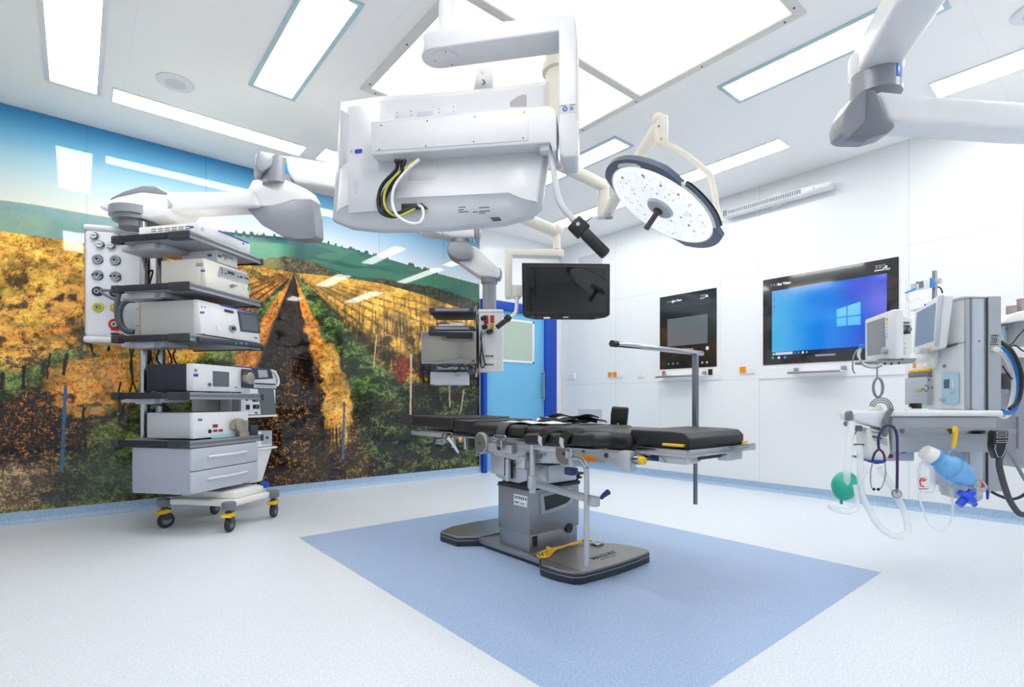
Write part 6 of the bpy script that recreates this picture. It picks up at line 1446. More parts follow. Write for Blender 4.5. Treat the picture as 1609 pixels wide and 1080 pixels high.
# ventilation grilles
for px, py0, py1, z0_, z1_, lb in ((0, 0, 0, 0.565, 0.80, 'square pale grey ventilation grille low on the wall behind the table'), (0, 0, 0, 2.62, 2.87, 'square pale grey ventilation grille high on the wall above the hanging display')):
    t = thing('ventilation_grille', lb, 'vent', (WR, 4.70, z0_), PI, 'ventilation grilles in the corner')
    W(wbox(G(), -4.93, -4.48, z0_, z1_, 0, .008), 'frame', OFFW, t)
    g = wbox(G(), -4.915, -4.495, z0_ + .012, z1_ - .012, .008, .010)
    W(g, 'mesh', mat('grille_mesh', (196, 198, 202), .6, scale=400, var=.15), t)
# wall lamp with louvre
t = thing('wall_lamp', 'long slim white wall lamp with a fine louvre, high on the screen wall', 'wall lamp', (WR, 2.27, 2.80), PI)
g = G(); g.rrect(0.095, 1.04, .02, .0, (0, 0, 0), (1, 0, 0), (0, 1, 0)) if False else None
g = G().box((WR - .075, 2.27, 2.845), (0.11, 1.03, 0.075), 0.03, 4); W(g, 'housing', WHITE, t)
g = G()
for k in range(34): g.box((WR - .1305, 2.71 - .021 * k, 2.845), (0.004, 0.013, 0.036), m=0)
g.cyl((WR - .1295, 1.90, 2.84), (WR - .132, 1.90, 2.84), .006, m=2)
for k in range(2): W(G().box((WR - .131, 2.735 + .022 * k, 2.845), (0.005, 0.010, 0.055)), 'black_bar', BLACK, t)
W(g, 'louvre', [mat('louvre_grey', (120, 124, 132), .4), BLACK, MGREY], t)
W(G().cyl((WR - .001, 2.28, 2.87), (WR - .03, 2.28, 2.87), .07, n=32, bev=.01), 'wall_bracket', OFFW, t); W(G().box((WR - .03, 2.05, 2.83), (0.05, 0.10, .03), .006), 'wall_bracket', OFFW, t)
# white duct up the corner edge of the screen wall
# ------------------------------------------------------------------ anaesthesia workstation, right
AX = ang(-46.6); AD = ang(43.4); RAW = math.radians(-46.6); R6 = Matrix.Rotation(RAW, 3, 'Z')
AO = atd(1516, 630, 2.70)
AW = thing('anaesthesia_workstation', 'white and grey anaesthesia workstation with worktop, tall tower and chrome rail before the screen wall', 'medical workstation', (AO.x, AO.y, 0.40), RAW)
def AF(n=0.0): return Plane(Vector((AO.x, AO.y, 0)) - AD * n, AX)
F0 = AF(0)
def ab_(g, a, b, n0, n1, bev=0.004, m=0, seg=2, pl=None): return pb(g, a, b, n0, n1, bev, m, seg, pl=pl or F0)
# tower
g = ab_(G(), (1516, 468), (1573, 645), -0.40, -0.004, 0.012, seg=3); W(g, 'tower', mat('workstation_white', (224, 226, 229), 0.34, coat=.1), AW)
g = ab_(G(), (1512, 463.5), (1574, 468), -0.42, 0.006, 0.010, seg=3); W(g, 'top_cap', WHITE, AW)
GREYA = mat('workstation_grey', (166, 171, 180), 0.38); GREYB = mat('workstation_channel', (182, 190, 202), 0.34)
g = ab_(G(), (1518, 469), (1550, 644), -0.01, 0.006, 0.003, 0); ab_(g, (1528, 469), (1546, 644), 0.002, 0.008, 0.002, 1)
for x in (1525, 1548): ab_(g, (x, 469), (x + 1.5, 644), .004, .009, 0, 2)
W(g, 'profile_channel', [GREYA, GREYB, MGREY], AW)
g = ab_(G(), (1553.5, 466), (1573.5, 645), -0.30, 0.010, 0.004, 0); ab_(g, (1551, 468), (1553, 645), -.01, .004, 0, 1)
W(g, 'side_strip', [GREYA, INK], AW)
g = G(); u, v = F0.uv(1561, 550, .01); g.cyl(F0.at(u, v, .01), F0.at(u, v, .035), .016, m=0, n=20, bev=.004); dots(g, F0, [(1536.5, 536.5)], .004, 1, .010)
for k in range(3): u2, v2 = F0.uv(1557.5 + 3.5 * k, 536, .01); g.tube([F0.at(u2, v2 + .018, .012), F0.at(u2 + .004, v2, .013), F0.at(u2 - .004, v2 - .012, .012)], .0014, n=6, m=1)
ab_(g, (1556, 541), (1569, 542), .01, .012, 0, 1); dots(g, F0, [(1558, 528), (1562, 527), (1566, 528)], .0025, 1, .011, .01)
W(g, 'vent_knob', [mat('ivory_knob', (216, 222, 208), .35), INK], AW)
# left side face of the tower: grille, blue panel
LS = Plane((AO.x, AO.y, 0), -AD)     # faces left
g = G()
def lsp(g, pts, n0, n1, m=0, bev=.001): return plate(g, LS, pts, n0, n1, m, bev)
for k in range(9): lsp(g, [(1480 + k * 2.6, 549 - k * .75), (1482 + k * 2.6, 548.5 - k * .75), (1482 + k * 2.6, 545 - k * .75), (1480 + k * 2.6, 545.6 - k * .75)], 0.0, 0.006, 0, 0)
lsp(g, [(1478, 544), (1516, 537.8), (1516, 538.4), (1478, 544.6)], 0, .005, 0, 0)
W(g, 'side_grille', MGREY, AW)
LB = mat('pale_blue_panel', (172, 206, 226), 0.35)
g = G(); lsp(g, [(1479, 588), (1496, 585.5), (1503.5, 586.5), (1504, 633), (1501, 635.5), (1479, 634)], 0.0, 0.012, 0, .004); lsp(g, [(1483, 597), (1491, 596), (1491, 610), (1483, 610.5)], .012, .014, 1, 0); lsp(g, [(1496, 598), (1498, 598), (1498, 612), (1496, 612)], .012, .014, 2, 0)
for q in ((1497.5, 617), (1483, 628)): u, v = LS.uv(*q, .012); g.cyl(LS.at(u, v, .012), LS.at(u, v, .03), .010, m=3, n=16)
dots(g, LS, [(1484.5, 575.5)], .010, 4, .006)
W(g, 'control_panel', [LB, SCREENOFF, WHITE, LGREY, mat('violet_mark', (150, 140, 190), .4)], AW)
g = G(); u, v = LS.uv(1488, 578, 0); 
g.bm.free()
wt = lambda s_, sz, px, py: None
# monitor module beside the tower
MP = Plane(atd(1467, 610, 2.95), AX)
g = pb(G(), (1456, 592), (1478, 637), -0.20, 0.0, .006, 0, pl=MP); pb(g, (1457, 594), (1477, 634), 0, .003, .001, 1, pl=MP)
for y in (603, 612, 617, 622): pb(g, (1473.5, y), (1476.5, y + 3), .003, .005, 0, 2, pl=MP)
pb(g, (1464, 608), (1470, 611), .003, .005, 0, 2, pl=MP); dots(g, MP, [(1459, 597)], .005, 2, .005); W(g, 'gas_module', [LGREY, LGREY, INK], AW)
g = pb(G(), (1458, 584), (1477, 592), -.18, .0, .004, 0, pl=MP); pb(g, (1459.5, 579), (1477, 583.5), -.18, .004, .004, 1, pl=MP); W(g, 'vaporiser_dock', [MGREY, YELLOW], AW)
g = G(); g.cyl(MP.P(1468, 572, -.05), MP.P(1468, 579, -.05), .05, n=24, bev=.01); g.cyl(MP.P(1468, 556, -.05), MP.P(1468, 573, -.05), .028, n=20); g.tube([MP.P(1470, 555, -.05), MP.P(1478, 548, -.05), MP.P(1482, 545, -.05)], .03); W(g, 'monitor_joint', OFFW, AW)
g = G(); g.tube([MP.P(*a, .02) for a in ((1446, 612), (1450, 611), (1455, 615), (1459, 612), (1458, 607), (1453, 606))], .004, m=0); pb(g, (1441, 611), (1450, 617), .0, .03, .004, 1, pl=MP); W(g, 'sensor_lead', [CABLE, mat('olive_plug', (176, 180, 120), .4)], AW)
# worktop
F6 = AF(0.16)
WT = WP_ = None
g = pb(G(), (1396, 645.5), (1578, 655), -0.36, 0.0, .010, 0, 3, pl=F6); top = W(g, 'worktop', WHITE, AW)
g = pb(G(), (1402, 655.5), (1566, 711), -0.22, -0.02, .006, 0, pl=F6); W(g, 'front_drawer', mat('workstation_drawer_grey', (170, 175, 184), 0.36), AW)
g = pb(G(), (1420, 673.5), (1597, 682.5), 0.012, 0.022, .002, 0, pl=F6)
for x in (1421, 1500, 1560): pb(g, (x, 675), (x + 4, 681), -.02, .014, .002, 0, pl=F6)
screws(g, F6, [(1420.5, 677.5)], .022, .005, 1); W(g, 'chrome_rail', [mat('rail_chrome_dark', (150, 156, 164), .22, metal=1.0), MGREY], AW)
# desk front piece with grey handles, reaching to the left
DPn = Plane(F6.P(1396, 650, 0), ang(-58))
g = plate(G(), DPn, [(1339, 650), (1345, 646), (1397, 645.5), (1397, 676), (1370, 669), (1340, 661)], -0.24, 0.0, 0, .010, 3); W(g, 'pull_out_desk', WHITE, AW)
g = G(); plate(g, DPn, [(1331.5, 662), (1332, 649), (1336, 645.5), (1340, 646), (1341, 652), (1339, 661)], -.04, .02, 0, .005); W(g, 'desk_handle', MGREY, AW); W(G().cyl(DPn.P(1330, 666, .0), DPn.P(1330, 666, .05), .014, n=20, bev=.003), 'round_knob', MGREY, AW); g = G()
plate(g, DPn, [(1388, 686), (1389, 662), (1398, 645), (1402, 640), (1406, 643), (1401, 652), (1396, 664), (1396, 684), (1392, 688)], .0, .04, 0, .006)
W(g, 'desk_handle', MGREY, AW)
g = plate(G(), DPn, [(1361, 672), (1397, 679), (1400, 712), (1390, 728), (1364, 724)], -0.20, -0.02, 0, .008, 3); plate(g, DPn, [(1371, 683), (1394, 689), (1395, 701), (1374, 693)], -.02, -.014, 1, .001); plate(g, DPn, [(1370, 678), (1388, 681), (1388, 682), (1370, 679)], -.02, -.012, 2, 0)
plate(g, DPn, [(1371, 685), (1386, 688.5), (1386, 691), (1371, 687.5)], -.016, -.010, 2, 0)
W(g, 'under_desk_unit', [OFFW, LGREY, INK], AW)
g = plate(G(), DPn, [(1362, 724), (1364, 726.5), (1378, 730), (1391, 728), (1392, 724)], -.25, .01, 0, .003); W(g, 'blue_tray', mat('ink_blue_tray', (40, 64, 168), .4), AW)
g = pb(G(), (1395, 701), (1437, 725), -.30, -.12, .005, 0, pl=F6); pb(g, (1418, 709), (1424, 712), -.12, -.11, 0, 1, pl=F6); dots(g, F6, [(1399, 717)], .012, 2, .004, -.12); W(g, 'socket_panel', [mat('panel_blue_grey', (190, 200, 212), .4), BLACK, mat('dark_red_cap', (150, 50, 64), .4)], AW)
# lower column under the worktop
g = ab_(G(), (1517, 711), (1576, 773), -0.30, -0.02, .006, 0); ab_(g, (1524, 711), (1545, 785), -.25, -.014, .004, 1); ab_(g, (1551, 711), (1553, 773), -.03, -.012, 0, 2); ab_(g, (1518, 711), (1541, 788), -.22, -.03, .004, 0)
W(g, 'lower_column', [GREYA, GREYB, INK], AW)
g = G(); g.cyl(F0.P(1552, 772, 0), F0.P(1551.5, 785, 0), .008, r1=.005); W(g, 'blue_tap', BLUE, AW)
g = G(); c = F6.P(1440, 643, -.12); g.cyl((c.x, c.y, c.z - .012), (c.x, c.y, c.z + .002), .05, n=28, bev=.005, m=0); g.cyl((c.x, c.y, c.z), (c.x, c.y, c.z + .03), .022, m=1); g.box(F6.P(1434, 637, -.12), (.03, .015, .02), .004, rot=R6, m=1); W(g, 'absorber_top', [OFFW, BLACK], AW)
# patient monitor on the desk arm
PMP = Plane(atd(1402, 530, 2.62), ang(217.4)); SMP = Plane(atd(1402, 530, 2.62), ang(-30))
pm = thing('patient_monitor', 'white patient monitor with unlit grey screen overlapping the corner of the lit wall screen', 'monitor', atd(1395, 572, 2.72).to_tuple())
def q7(x, y): return (1290 + x / 4.909, 420 + y / 4.909)
g = plate(G(), PMP, [q7(345, 402), q7(545, 328), q7(575, 325), q7(580, 700), q7(560, 708), q7(348, 722), q7(338, 712), q7(338, 415)], -0.035, 0.0, 0, .010, 3); W(g, 'housing', WHITE, pm)
g = plate(G(), SMP, [(1406, 487), (1414, 486), (1419, 497), (1432, 500), (1434, 505), (1433, 555), (1430, 562), (1406, 563)], -0.03, 0.0, 0, .006, 3); W(g, 'side_module', OFFW, pm)
g = plate(G(), PMP, [q7(352, 432), q7(485, 388), q7(495, 660), q7(358, 685)], 0.0, 0.003, 0, 0); W(g, 'screen', mat('grey_monitor_glass', (134, 138, 142), .15), pm)
g = G(); dots(g, PMP, [q7(508, 400)], .008, 0, .004); dots(g, PMP, [q7(508, y) for y in (435, 462, 490, 515, 540)], .006, 1, .003); dots(g, PMP, [q7(508, 640)], .016, 2, .02); W(g, 'keys', [YELLOW, mat('pale_key_blue', (176, 200, 224), .4), LGREY], pm)
g = plate(G(), SMP, [q7(592, 448), q7(690, 448), q7(692, 512), q7(594, 522)], 0, .004, 0, .001); plate(g, SMP, [q7(595, 425), q7(685, 420), q7(685, 434), q7(595, 440)], 0, .004, 1, 0); dots(g, SMP, [q7(630, 475), q7(672, 480)], .012, 1, .01, .002)
for y, w_ in ((588, 25), (622, 40), (650, 28), (668, 30)): plate(g, SMP, [q7(640 - w_ / 2, y), q7(640 + w_ / 2, y), q7(640 + w_ / 2, y + 3), q7(640 - w_ / 2, y + 3)], 0, .002, 1, 0)
W(g, 'module_slot', [BLACK, MGREY], pm)
g = G(); pb(g, (1378, 566), (1438, 571), -.16, -.02, .004, 0, pl=SMP); g.cyl(SMP.P(1400, 570, -.10), SMP.P(1400, 567, -.10), .04, m=1); pb(g, (1420, 563), (1440, 567), -.2, -.03, .003, 0, pl=SMP); dots(g, SMP, [(1390, 572), (1400, 572), (1412, 571)], .006, 2, .004, -.02); W(g, 'mounting_plate', [SILVER, LGREY, INK], pm)
g = G(); g.tube([SMP.P(1436, 567, -.1), SMP.P(1452, 566, -.2), SMP.P(1468, 562, -.28)], .016); W(g, 'support_arm', OFFW, pm)
# ventilator screen
vp = Plane(atd(1472, 500, 2.78), ang(222)); vs = Plane(atd(1472, 500, 2.78), AX)
vm_ = thing('ventilator_screen', 'tilted touch screen in a white frame beside the workstation tower', 'monitor', atd(1465, 556, 2.85).to_tuple())
g = plate(G(), vp, [q7(722, 345), q7(735, 330), q7(900, 215), q7(935, 205), q7(945, 225), q7(895, 620), q7(880, 630), q7(715, 672), q7(705, 660)], -.05, 0.0, 0, .008, 3); W(g, 'housing', WHITE, vm_)
g = plate(G(), vp, [q7(738, 352), q7(882, 275), q7(862, 568), q7(724, 614)], 0, .003, 0, 0); W(g, 'screen', mat('blue_grey_glass', (148, 164, 178), .08, coat=.4), vm_)
g = plate(G(), vp, [q7(902, 222), q7(938, 212), q7(905, 610), q7(870, 616)], 0.001, .006, 0, .001); W(g, 'side_bezel', GREYB, vm_)
g = G(); u, v = vp.uv(*q7(822, 645), .0); g.cyl(vp.at(u, v, 0), vp.at(u, v, .035), .018, m=0, n=20, bev=.004); dots(g, vp, [q7(846, 622)], .007, 1, .006); dots(g, vp, [q7(806, 290)], .005, 2, .004); W(g, 'rotary_knob', [LGREY, YELLOW, STICK], vm_)
g = G(); g.cyl(vp.P(1478, 520, -.05), atd(1490, 520, 3.0), .03); g.cyl(vp.P(1462, 556, -.04), atd(1466, 572, 2.95), .035); W(g, 'support_arm', OFFW, vm_)
# chrome pole with small syringe device
sp = thing('infusion_pole', 'short chrome pole rising behind the ventilator screen', 'pole', atd(1468.5, 560, 2.98).to_tuple())
W(G().cyl(atd(1468.5, 560, 2.98), atd(1468.5, 426, 2.98), .012), 'pole', CHROME, sp)
W(G().box(atd(1473, 442, 2.97), (.03, .03, .03), .005, rot=YAW), 'clamp', LGREY, sp)
md = thing('cuff_controller', 'small blue and white handheld device clamped to the chrome pole', 'medical device', atd(1450, 458, 2.93).to_tuple())
dp = Plane(atd(1450, 450, 2.93), lat_ * .95 + fwd * .2)
g = plate(G(), dp, [q7(735, 118), q7(770, 100), q7(845, 85), q7(862, 100), q7(862, 160), q7(800, 172), q7(745, 165)], -.03, .01, 0, .005); W(g, 'housing', WHITE, md)
g = plate(G(), dp, [q7(847, 80), q7(874, 90), q7(878, 155), q7(847, 160)], -.035, .015, 0, .005); plate(g, dp, [q7(678, 188), q7(735, 158), q7(738, 176), q7(682, 198)], -.02, .008, 0, .004); W(g, 'blue_grip', mat('bright_blue_plastic', (30, 130, 214), .4), md)
g = plate(G(), dp, [q7(758, 112), q7(790, 104), q7(793, 155), q7(762, 164)], .01, .013, 0, 0); dots(g, dp, [q7(740, 120)], .006, 1, .004, .01); W(g, 'display', [MGREY, STICK], md)
g = G(); g.tube([dp.P(*q7(a, b), .01) for a, b in ((680, 195), (662, 215), (670, 255), (700, 268), (735, 245), (750, 240), (775, 250), (795, 225))], .003, m=0); g.tube([dp.P(*q7(a, b), -.03) for a, b in ((880, 150), (920, 160), (938, 200))], .004, m=1); W(g, 'tube', [CLEAR, BCABLE], md)

# ------------------------------------------------------------------ supply column at the right edge
RC = thing('supply_column', 'grey supply column with shelf and canisters behind the anaesthesia workstation tower', 'ceiling pendant', atd(1625, 730, 3.12).to_tuple(), YAW - PI / 2)
CP = Plane(atd(1609, 600, 3.10), lat_)
g = plate(G(), CP, [(1594, 500), (1680, 500), (1680, 738), (1620, 738), (1606, 731), (1594, 718)], -.25, 0, 0, .012, 3); W(g, 'column', mat('column_mid_grey', (150, 153, 160), .4), RC)
g = plate(G(), CP, [(1598, 655), (1601, 655), (1601, 705), (1598, 705)], 0, .006, 0, .001); W(g, 'slot', MGREY, RC)
g = plate(G(), CP, [(1576, 507), (1582, 498), (1609, 488), (1680, 488), (1680, 500), (1609, 503), (1590, 507)], -.22, .06, 0, .008, 3); W(g, 'shelf', OFFW, RC)
g = G(); g.cyl(CP.P(1589, 496, .0), CP.P(1589, 481, .0), .024, n=24); W(g, 'canister', mat('brown_steel', (176, 166, 160), .3, metal=.6), RC)
g = G(); g.cyl(CP.P(1606, 490, .0), CP.P(1606, 472, .0), .024, n=24); g.cyl(CP.P(1606, 472, .0), CP.P(1606, 470, .0), .026, m=0); W(g, 'canister', mat('brown_steel', (176, 166, 160), .3), RC)
g = plate(G(), CP, [(1576, 512), (1590, 512), (1590, 540), (1576, 545)], -.15, -.05, 0, .005); plate(g, CP, [(1582, 514), (1588, 514), (1588, 519), (1582, 519)], -.05, -.04, 1, .001); W(g, 'suction_jar', [mat('pale_blue_jar', (190, 212, 222), .2), GREEN], RC)
g = plate(G(), CP, [(1590, 545), (1640, 545), (1640, 562), (1600, 562)], -.02, .05, 0, .005); W(g, 'bracket', OFFW, RC)
g = G(); g.cyl(CP.P(1625, 500, -.12), Vector((CP.P(1625, 500, -.12).x, CP.P(1625, 500, -.12).y, 2.15)), .05, n=24); g.cyl(Vector((CP.P(1625, 500, -.12).x, CP.P(1625, 500, -.12).y, 2.15)), atd(1860, 190, 2.35), .06); W(g, 'drop_tube', WHITE, RC)
g = G(); plate(g, CP, [(1575, 565), (1582, 575), (1584, 640), (1575, 650)], -.20, -.10, 0, .004); plate(g, CP, [(1585, 602), (1592, 600), (1592, 618), (1585, 618)], -.05, -.03, 1, .002); dots(g, CP, [(1588, 606), (1588, 613)], .008, 2, .004, -.03); W(g, 'rear_panel', [DGREY, LGREY, INK], RC)
RT2 = Plane(atd(1590, 600, 2.95), lat_)
def hose(name, label, pts, r, m, pl=RT2, cat='hose', group=None, n=12, off=0.0):
    g = G(); g.tube([pl.P(p[0], p[1], p[2] if len(p) > 2 else off) for p in pts], r, n=n, sub=6); return single(g.obj(name, m), label, cat, group=group)
hose('white_hose', 'thick white hose, innermost of the curved bundle beside the grey supply column', [(1574, 548, .05), (1585, 565), (1594, 590), (1595, 615), (1590, 640), (1580, 653), (1574, 652, .03)], .018, OFFW, off=.0)
hose('blue_hose', 'bright blue hose in the curved bundle beside the grey supply column', [(1575, 543, .09), (1590, 562, .05), (1600, 588, .05), (1602, 612, .05), (1597, 636, .05), (1588, 648, .05), (1574, 647, .06)], .0135, mat('blue_hose', (0, 116, 200), .35))
hose('black_hose', 'black hose, outermost of the curved bundle beside the grey supply column', [(1573, 538, .12), (1590, 552, .09), (1603, 580, .09), (1605, 606, .09), (1600, 630, .09), (1586, 643, .10)], .010, BCABLE)
g = G()
for pts in ([(1574, 545), (1590, 540), (1600, 528), (1612, 515)], [(1585, 546), (1595, 543), (1605, 550), (1615, 556)], [(1575, 575), (1585, 590), (1595, 600), (1612, 612)], [(1598, 575), (1602, 582), (1605, 584)]): g.tube([RT2.P(a, b, .0) for a, b in pts], .004)
single(g.obj('power_cables', BCABLE), 'thin black cables crossing in front of the grey supply column', 'cable')

# ------------------------------------------------------------------ things hanging from the chrome rail
HP = AF(0.20)      # plane just in front of the rail
Q9 = lambda x, y: (1290 + x / 4.154, 600 + y / 4.154)
Q8 = lambda x, y: (1420 + x / 6.0, 640 + y / 6.0)
g = G(); g.tube([HP.P(*Q8(a, b), -.0) for a, b in ((470, 240), (470, 200), (482, 190), (492, 205), (488, 260), (478, 330), (465, 388))], .0055, n=12, flat=1.6)
hk = g.obj('hook_loop', YELLOW); single(hk, 'yellow strap loop over the chrome rail holding the blue breathing bag', 'strap')
AM = thing('resuscitation_bag', 'translucent blue manual breathing bag hanging on a yellow loop from the chrome rail', 'breathing bag', HP.P(*Q8(480, 740), .0).to_tuple())
AMB = mat('ambu_blue', (104, 170, 222), 0.28, coat=.2)
ctr = HP.P(*Q8(475, 585), .03); e0 = HP.P(*Q8(290, 480), .03); e1 = HP.P(*Q8(655, 715), .03); axb = (e1 - e0); Lb = axb.length
prof = []
for t_ in (0, .02, .08, .2, .35, .5, .65, .8, .92, .98, 1): prof.append((max(.012, .062 * (math.sin(PI * (.06 + .88 * t_)) ** .62)) if 0 < t_ < 1 else .03, Lb * t_))
prof[0] = (.040, 0); prof[1] = (.043, Lb * .02); prof[-1] = (.022, Lb)
g = G(); g.lathe(prof, e0, axb, n=36)
for t_ in (.38, .42): pass
W(g, 'bag', AMB, AM, sharp=80)
g = G(); adn = axb.normalized(); g.lathe([(.0635, Lb * .42), (.0645, Lb * .425), (.0635, Lb * .43)], e0, axb, n=36, cap=False); g.lathe([(.046, -.012), (.048, .0), (.044, .006)], e0, axb, n=32); W(g, 'collar_ring', mat('ambu_blue_dark', (84, 148, 206), .3), AM)
g = G(); v0_, v1_ = HP.P(*Q8(262, 455), .03), HP.P(*Q8(318, 490), .03); g.cyl(e0 - adn * .055, e0 + adn * .0, .034, r1=.046, n=28); W(g, 'intake_valve', mat('valve_white', (232, 230, 226), .35), AM)
g = G(); g.cyl(e0 - adn * .058, e0 - adn * .053, .026, m=0); g.box(HP.P(*Q8(268, 492), .055), (.012, .006, .006), rot=R6, m=1); g.box(HP.P(*Q8(305, 440), .06), (.02, .004, .006), rot=R6, m=2); W(g, 'valve_marks', [OFFW, BLACK, mat('olive_gold', (150, 130, 60), .4)], AM)
g = G(); g.cyl(e1 - adn * .01, e1 + adn * .05, .026, r1=.024, n=24, m=0); d2 = (HP.P(*Q8(770, 720), .03) - HP.P(*Q8(650, 770), .03)).normalized(); g.cyl(HP.P(*Q8(655, 775), .03), HP.P(*Q8(745, 725), .03), .024, n=24, m=0); g.cyl(HP.P(*Q8(690, 745), .03), HP.P(*Q8(725, 730), .03), .0255, n=24, m=1); g.cyl(HP.P(*Q8(640, 850), .035), HP.P(*Q8(700, 800), .035), .022, m=0)
W(g, 'patient_valve', [mat('clear_valve', (206, 204, 206), .2, alpha=.6), mat('maroon_ring', (164, 60, 80), .35)], AM)
g = G(); g.tube([HP.P(*Q8(a, b), .0) for a, b in ((465, 400), (500, 420), (570, 500), (640, 600), (655, 690))], .007, m=0, flat=.5); g.tube([HP.P(*Q8(a, b), .0) for a, b in ((470, 395), (430, 420), (415, 450))], .006, m=0); W(g, 'strap', mat('ambu_strap', (134, 184, 222), .35, alpha=.75), AM)
fb = mat('filter_blue', (30, 84, 222), .35)
g = G(); c1 = HP.P(*Q8(590, 852), .05); d3 = (HP.P(*Q8(640, 800), .05) - HP.P(*Q8(540, 900), .05)).normalized(); d4 = d3.cross(HP.N).normalized()
g.cyl(c1 - d3 * .012, c1 + d3 * .012, .042, n=32, bev=.006); g.cyl(c1 - d3 * .012, c1 - d3 * .050, .018, n=20); g.cyl(c1 + d3 * .012, c1 + d3 * .04, .018, n=20); g.cyl(c1 - d4 * .04, c1 + d4 * .052, .012, n=16)
single(g.obj('bacterial_filter', fb), 'bright blue cross-shaped filter hanging below the blue breathing bag', 'filter')
RBg = thing('oxygen_reservoir_bag', 'clear crumpled reservoir bag with small red mark left of the blue breathing bag', 'bag', HP.P(*Q8(215, 815), .03).to_tuple())
g = G(); rings = []
for t_, w_, th, cx in ((0, .016, .012, 235), (.1, .028, .016, 228), (.25, .058, .022, 215), (.45, .074, .026, 212), (.7, .076, .030, 212), (.9, .070, .024, 215), (1., .050, .010, 218)):
    y_ = 440 + 370 * t_; c_ = HP.P(*Q8(cx, y_), .03); rings.append([c_ + AX * (w_ * .5 * 2 * math.cos(a) * .5 * (1 + .08 * math.sin(5 * a + 9 * t_))) + HP.N * (th * math.sin(a)) for a in [2 * PI * k / 24 for k in range(24)]])
g.ring(rings); W(g, 'bag', CLEARB, RBg, sharp=80)
g = G(); c_ = HP.P(*Q8(180, 712), .058); g.tube([c_ + AX * .012 * math.cos(a) + UP * .020 * math.sin(a) for a in [PI * .4 + PI * 1.25 * k / 10 for k in range(11)]], .003, n=8, m=0)
for a in (.6, 1.2, 2.2, 2.8): g.tube([c_ + AX * .004 + UP * .006, c_ + AX * .02 * math.cos(a) + UP * (.006 + .018 * math.sin(a))], .002, n=6, m=0, smooth=False)

for k in range(6): g.box(HP.P(*Q8(150 + 15 * k, 770 + (k % 2)), .056), (.007, .0008, .004), m=0, rot=R6)
W(g, 'red_mark', mat('red_print', (206, 50, 50), .5), RBg)
W(G().cyl(HP.P(*Q8(238, 425), .03), HP.P(*Q8(236, 445), .03), .010), 'neck', mat('dark_red_cap', (150, 50, 64), .4), RBg)
hose('oxygen_tube', 'thin clear tube looping down from the reservoir bag to the floor region', [Q8(140, 800) + (.0,), Q8(160, 900) + (0,), Q8(195, 1000) + (0,), (1458, 822, 0), (1475, 834, 0), (1490, 828, 0), Q8(452, 1040) + (0,), Q8(460, 930) + (0,), Q8(455, 780) + (0,)], .0045, CLEAR, pl=HP, cat='tube')
g = G(); pb(g, Q8(445, 760), Q8(505, 835), -.0, .02, .004, 0, pl=HP); single(g.obj('clear_package', CLEARB), 'small clear packet hanging behind the blue filter', 'packet')
# handset
HS = thing('handset', 'black ribbed handset hanging on the chrome rail right of the blue bag', 'handset', HP.P(*Q8(915, 490), .03).to_tuple())
g = plate(G(), HP, [Q8(862, 222), Q8(985, 222), Q8(990, 250), Q8(978, 400), Q8(945, 485), Q8(930, 490), Q8(880, 488), Q8(850, 410), Q8(845, 370), Q8(852, 240)], .02, .06, 0, .008, 3); W(g, 'body', BLACK, HS)
g = G()
for y in (232, 268, 312): pb(g, Q8(878, y), Q8(975, y + 24), .06, .062, .001, 0, pl=HP); 
for y in (236, 272, 316): pb(g, Q8(886, y), Q8(968, y + 14), .062, .063, 0, 1, pl=HP)
g.tube([HP.P(*Q8(a, b), .061) for a, b in ((868, 350), (862, 400), (888, 470), (925, 474), (962, 400), (972, 345))], .0015, n=6, m=0, smooth=False); W(g, 'rim_lines', [LGREY, BLACK], HS)
W(G().cyl(HP.P(*Q8(830, 228), .02), HP.P(*Q8(862, 232), .04), .012, bev=.003), 'clip', STEEL, HS)
hose('handset_cable', 'dark corrugated cable hanging from the black handset down to the right', [Q8(900, 488) + (.04,), Q8(900, 550) + (.04,), Q8(915, 620) + (.04,), Q8(945, 730) + (.04,), Q8(990, 860) + (.04,), Q8(1050, 960) + (.04,), Q8(1110, 1012) + (.04,), Q8(1200, 1000) + (.04,)], .013, mat('dark_corrugated', (62, 66, 74), .45), pl=HP)
hose('suction_tube', 'thin black tube sagging behind the corrugated handset cable', [Q8(830, 800) + (-.1,), Q8(900, 835) + (-.1,), Q8(1000, 868) + (-.1,), Q8(1080, 855) + (-.1,), Q8(1150, 815) + (-.1,), (1625, 765, -.1)], .007, BCABLE, pl=HP, cat='tube')
hose('grey_tube', 'grey tube curving down below the supply column behind the handset', [Q8(985, 420) + (-.1,), Q8(1040, 500) + (-.1,), Q8(1100, 610) + (-.1,), Q8(1140, 680) + (-.1,), (1625, 775, -.1)], .008, CABLE, pl=HP, cat='tube')
# breathing tubes, green reservoir balloon
BTP = Plane(DPn.P(1345, 670, .06), lat_)
def bt(name, label, pts, r, m=CLEAR, off=.0, cat='breathing tube', group=None): return hose(name, label, pts, r, m, pl=BTP, cat=cat, off=off, group=group)
bt('breathing_tube', 'wide clear breathing tube hanging from the desk corner beside the green balloon', [(1338, 663), (1335, 700), (1331, 740), (1331, 762), (1337, 768), (1345, 766), (1352, 750), (1362, 735)], .017)
bt('breathing_tube', 'clear breathing tube looping from under the desk down towards the floor, longest of them', [(1351, 700), (1352, 740), (1354, 775), (1365, 800), (1380, 825), (1398, 840), (1415, 843), (1426, 835), (1424, 815), (1412, 785), (1395, 755), (1382, 735)], .015)
bt('breathing_tube', 'clear breathing tube making a flat loop below the green balloon', [(1343, 762, .05), (1347, 785, .05), (1343, 802, .05), (1325, 805, .05), (1306, 798, .05), (1308, 793, .05), (1330, 798, .05)], .010)
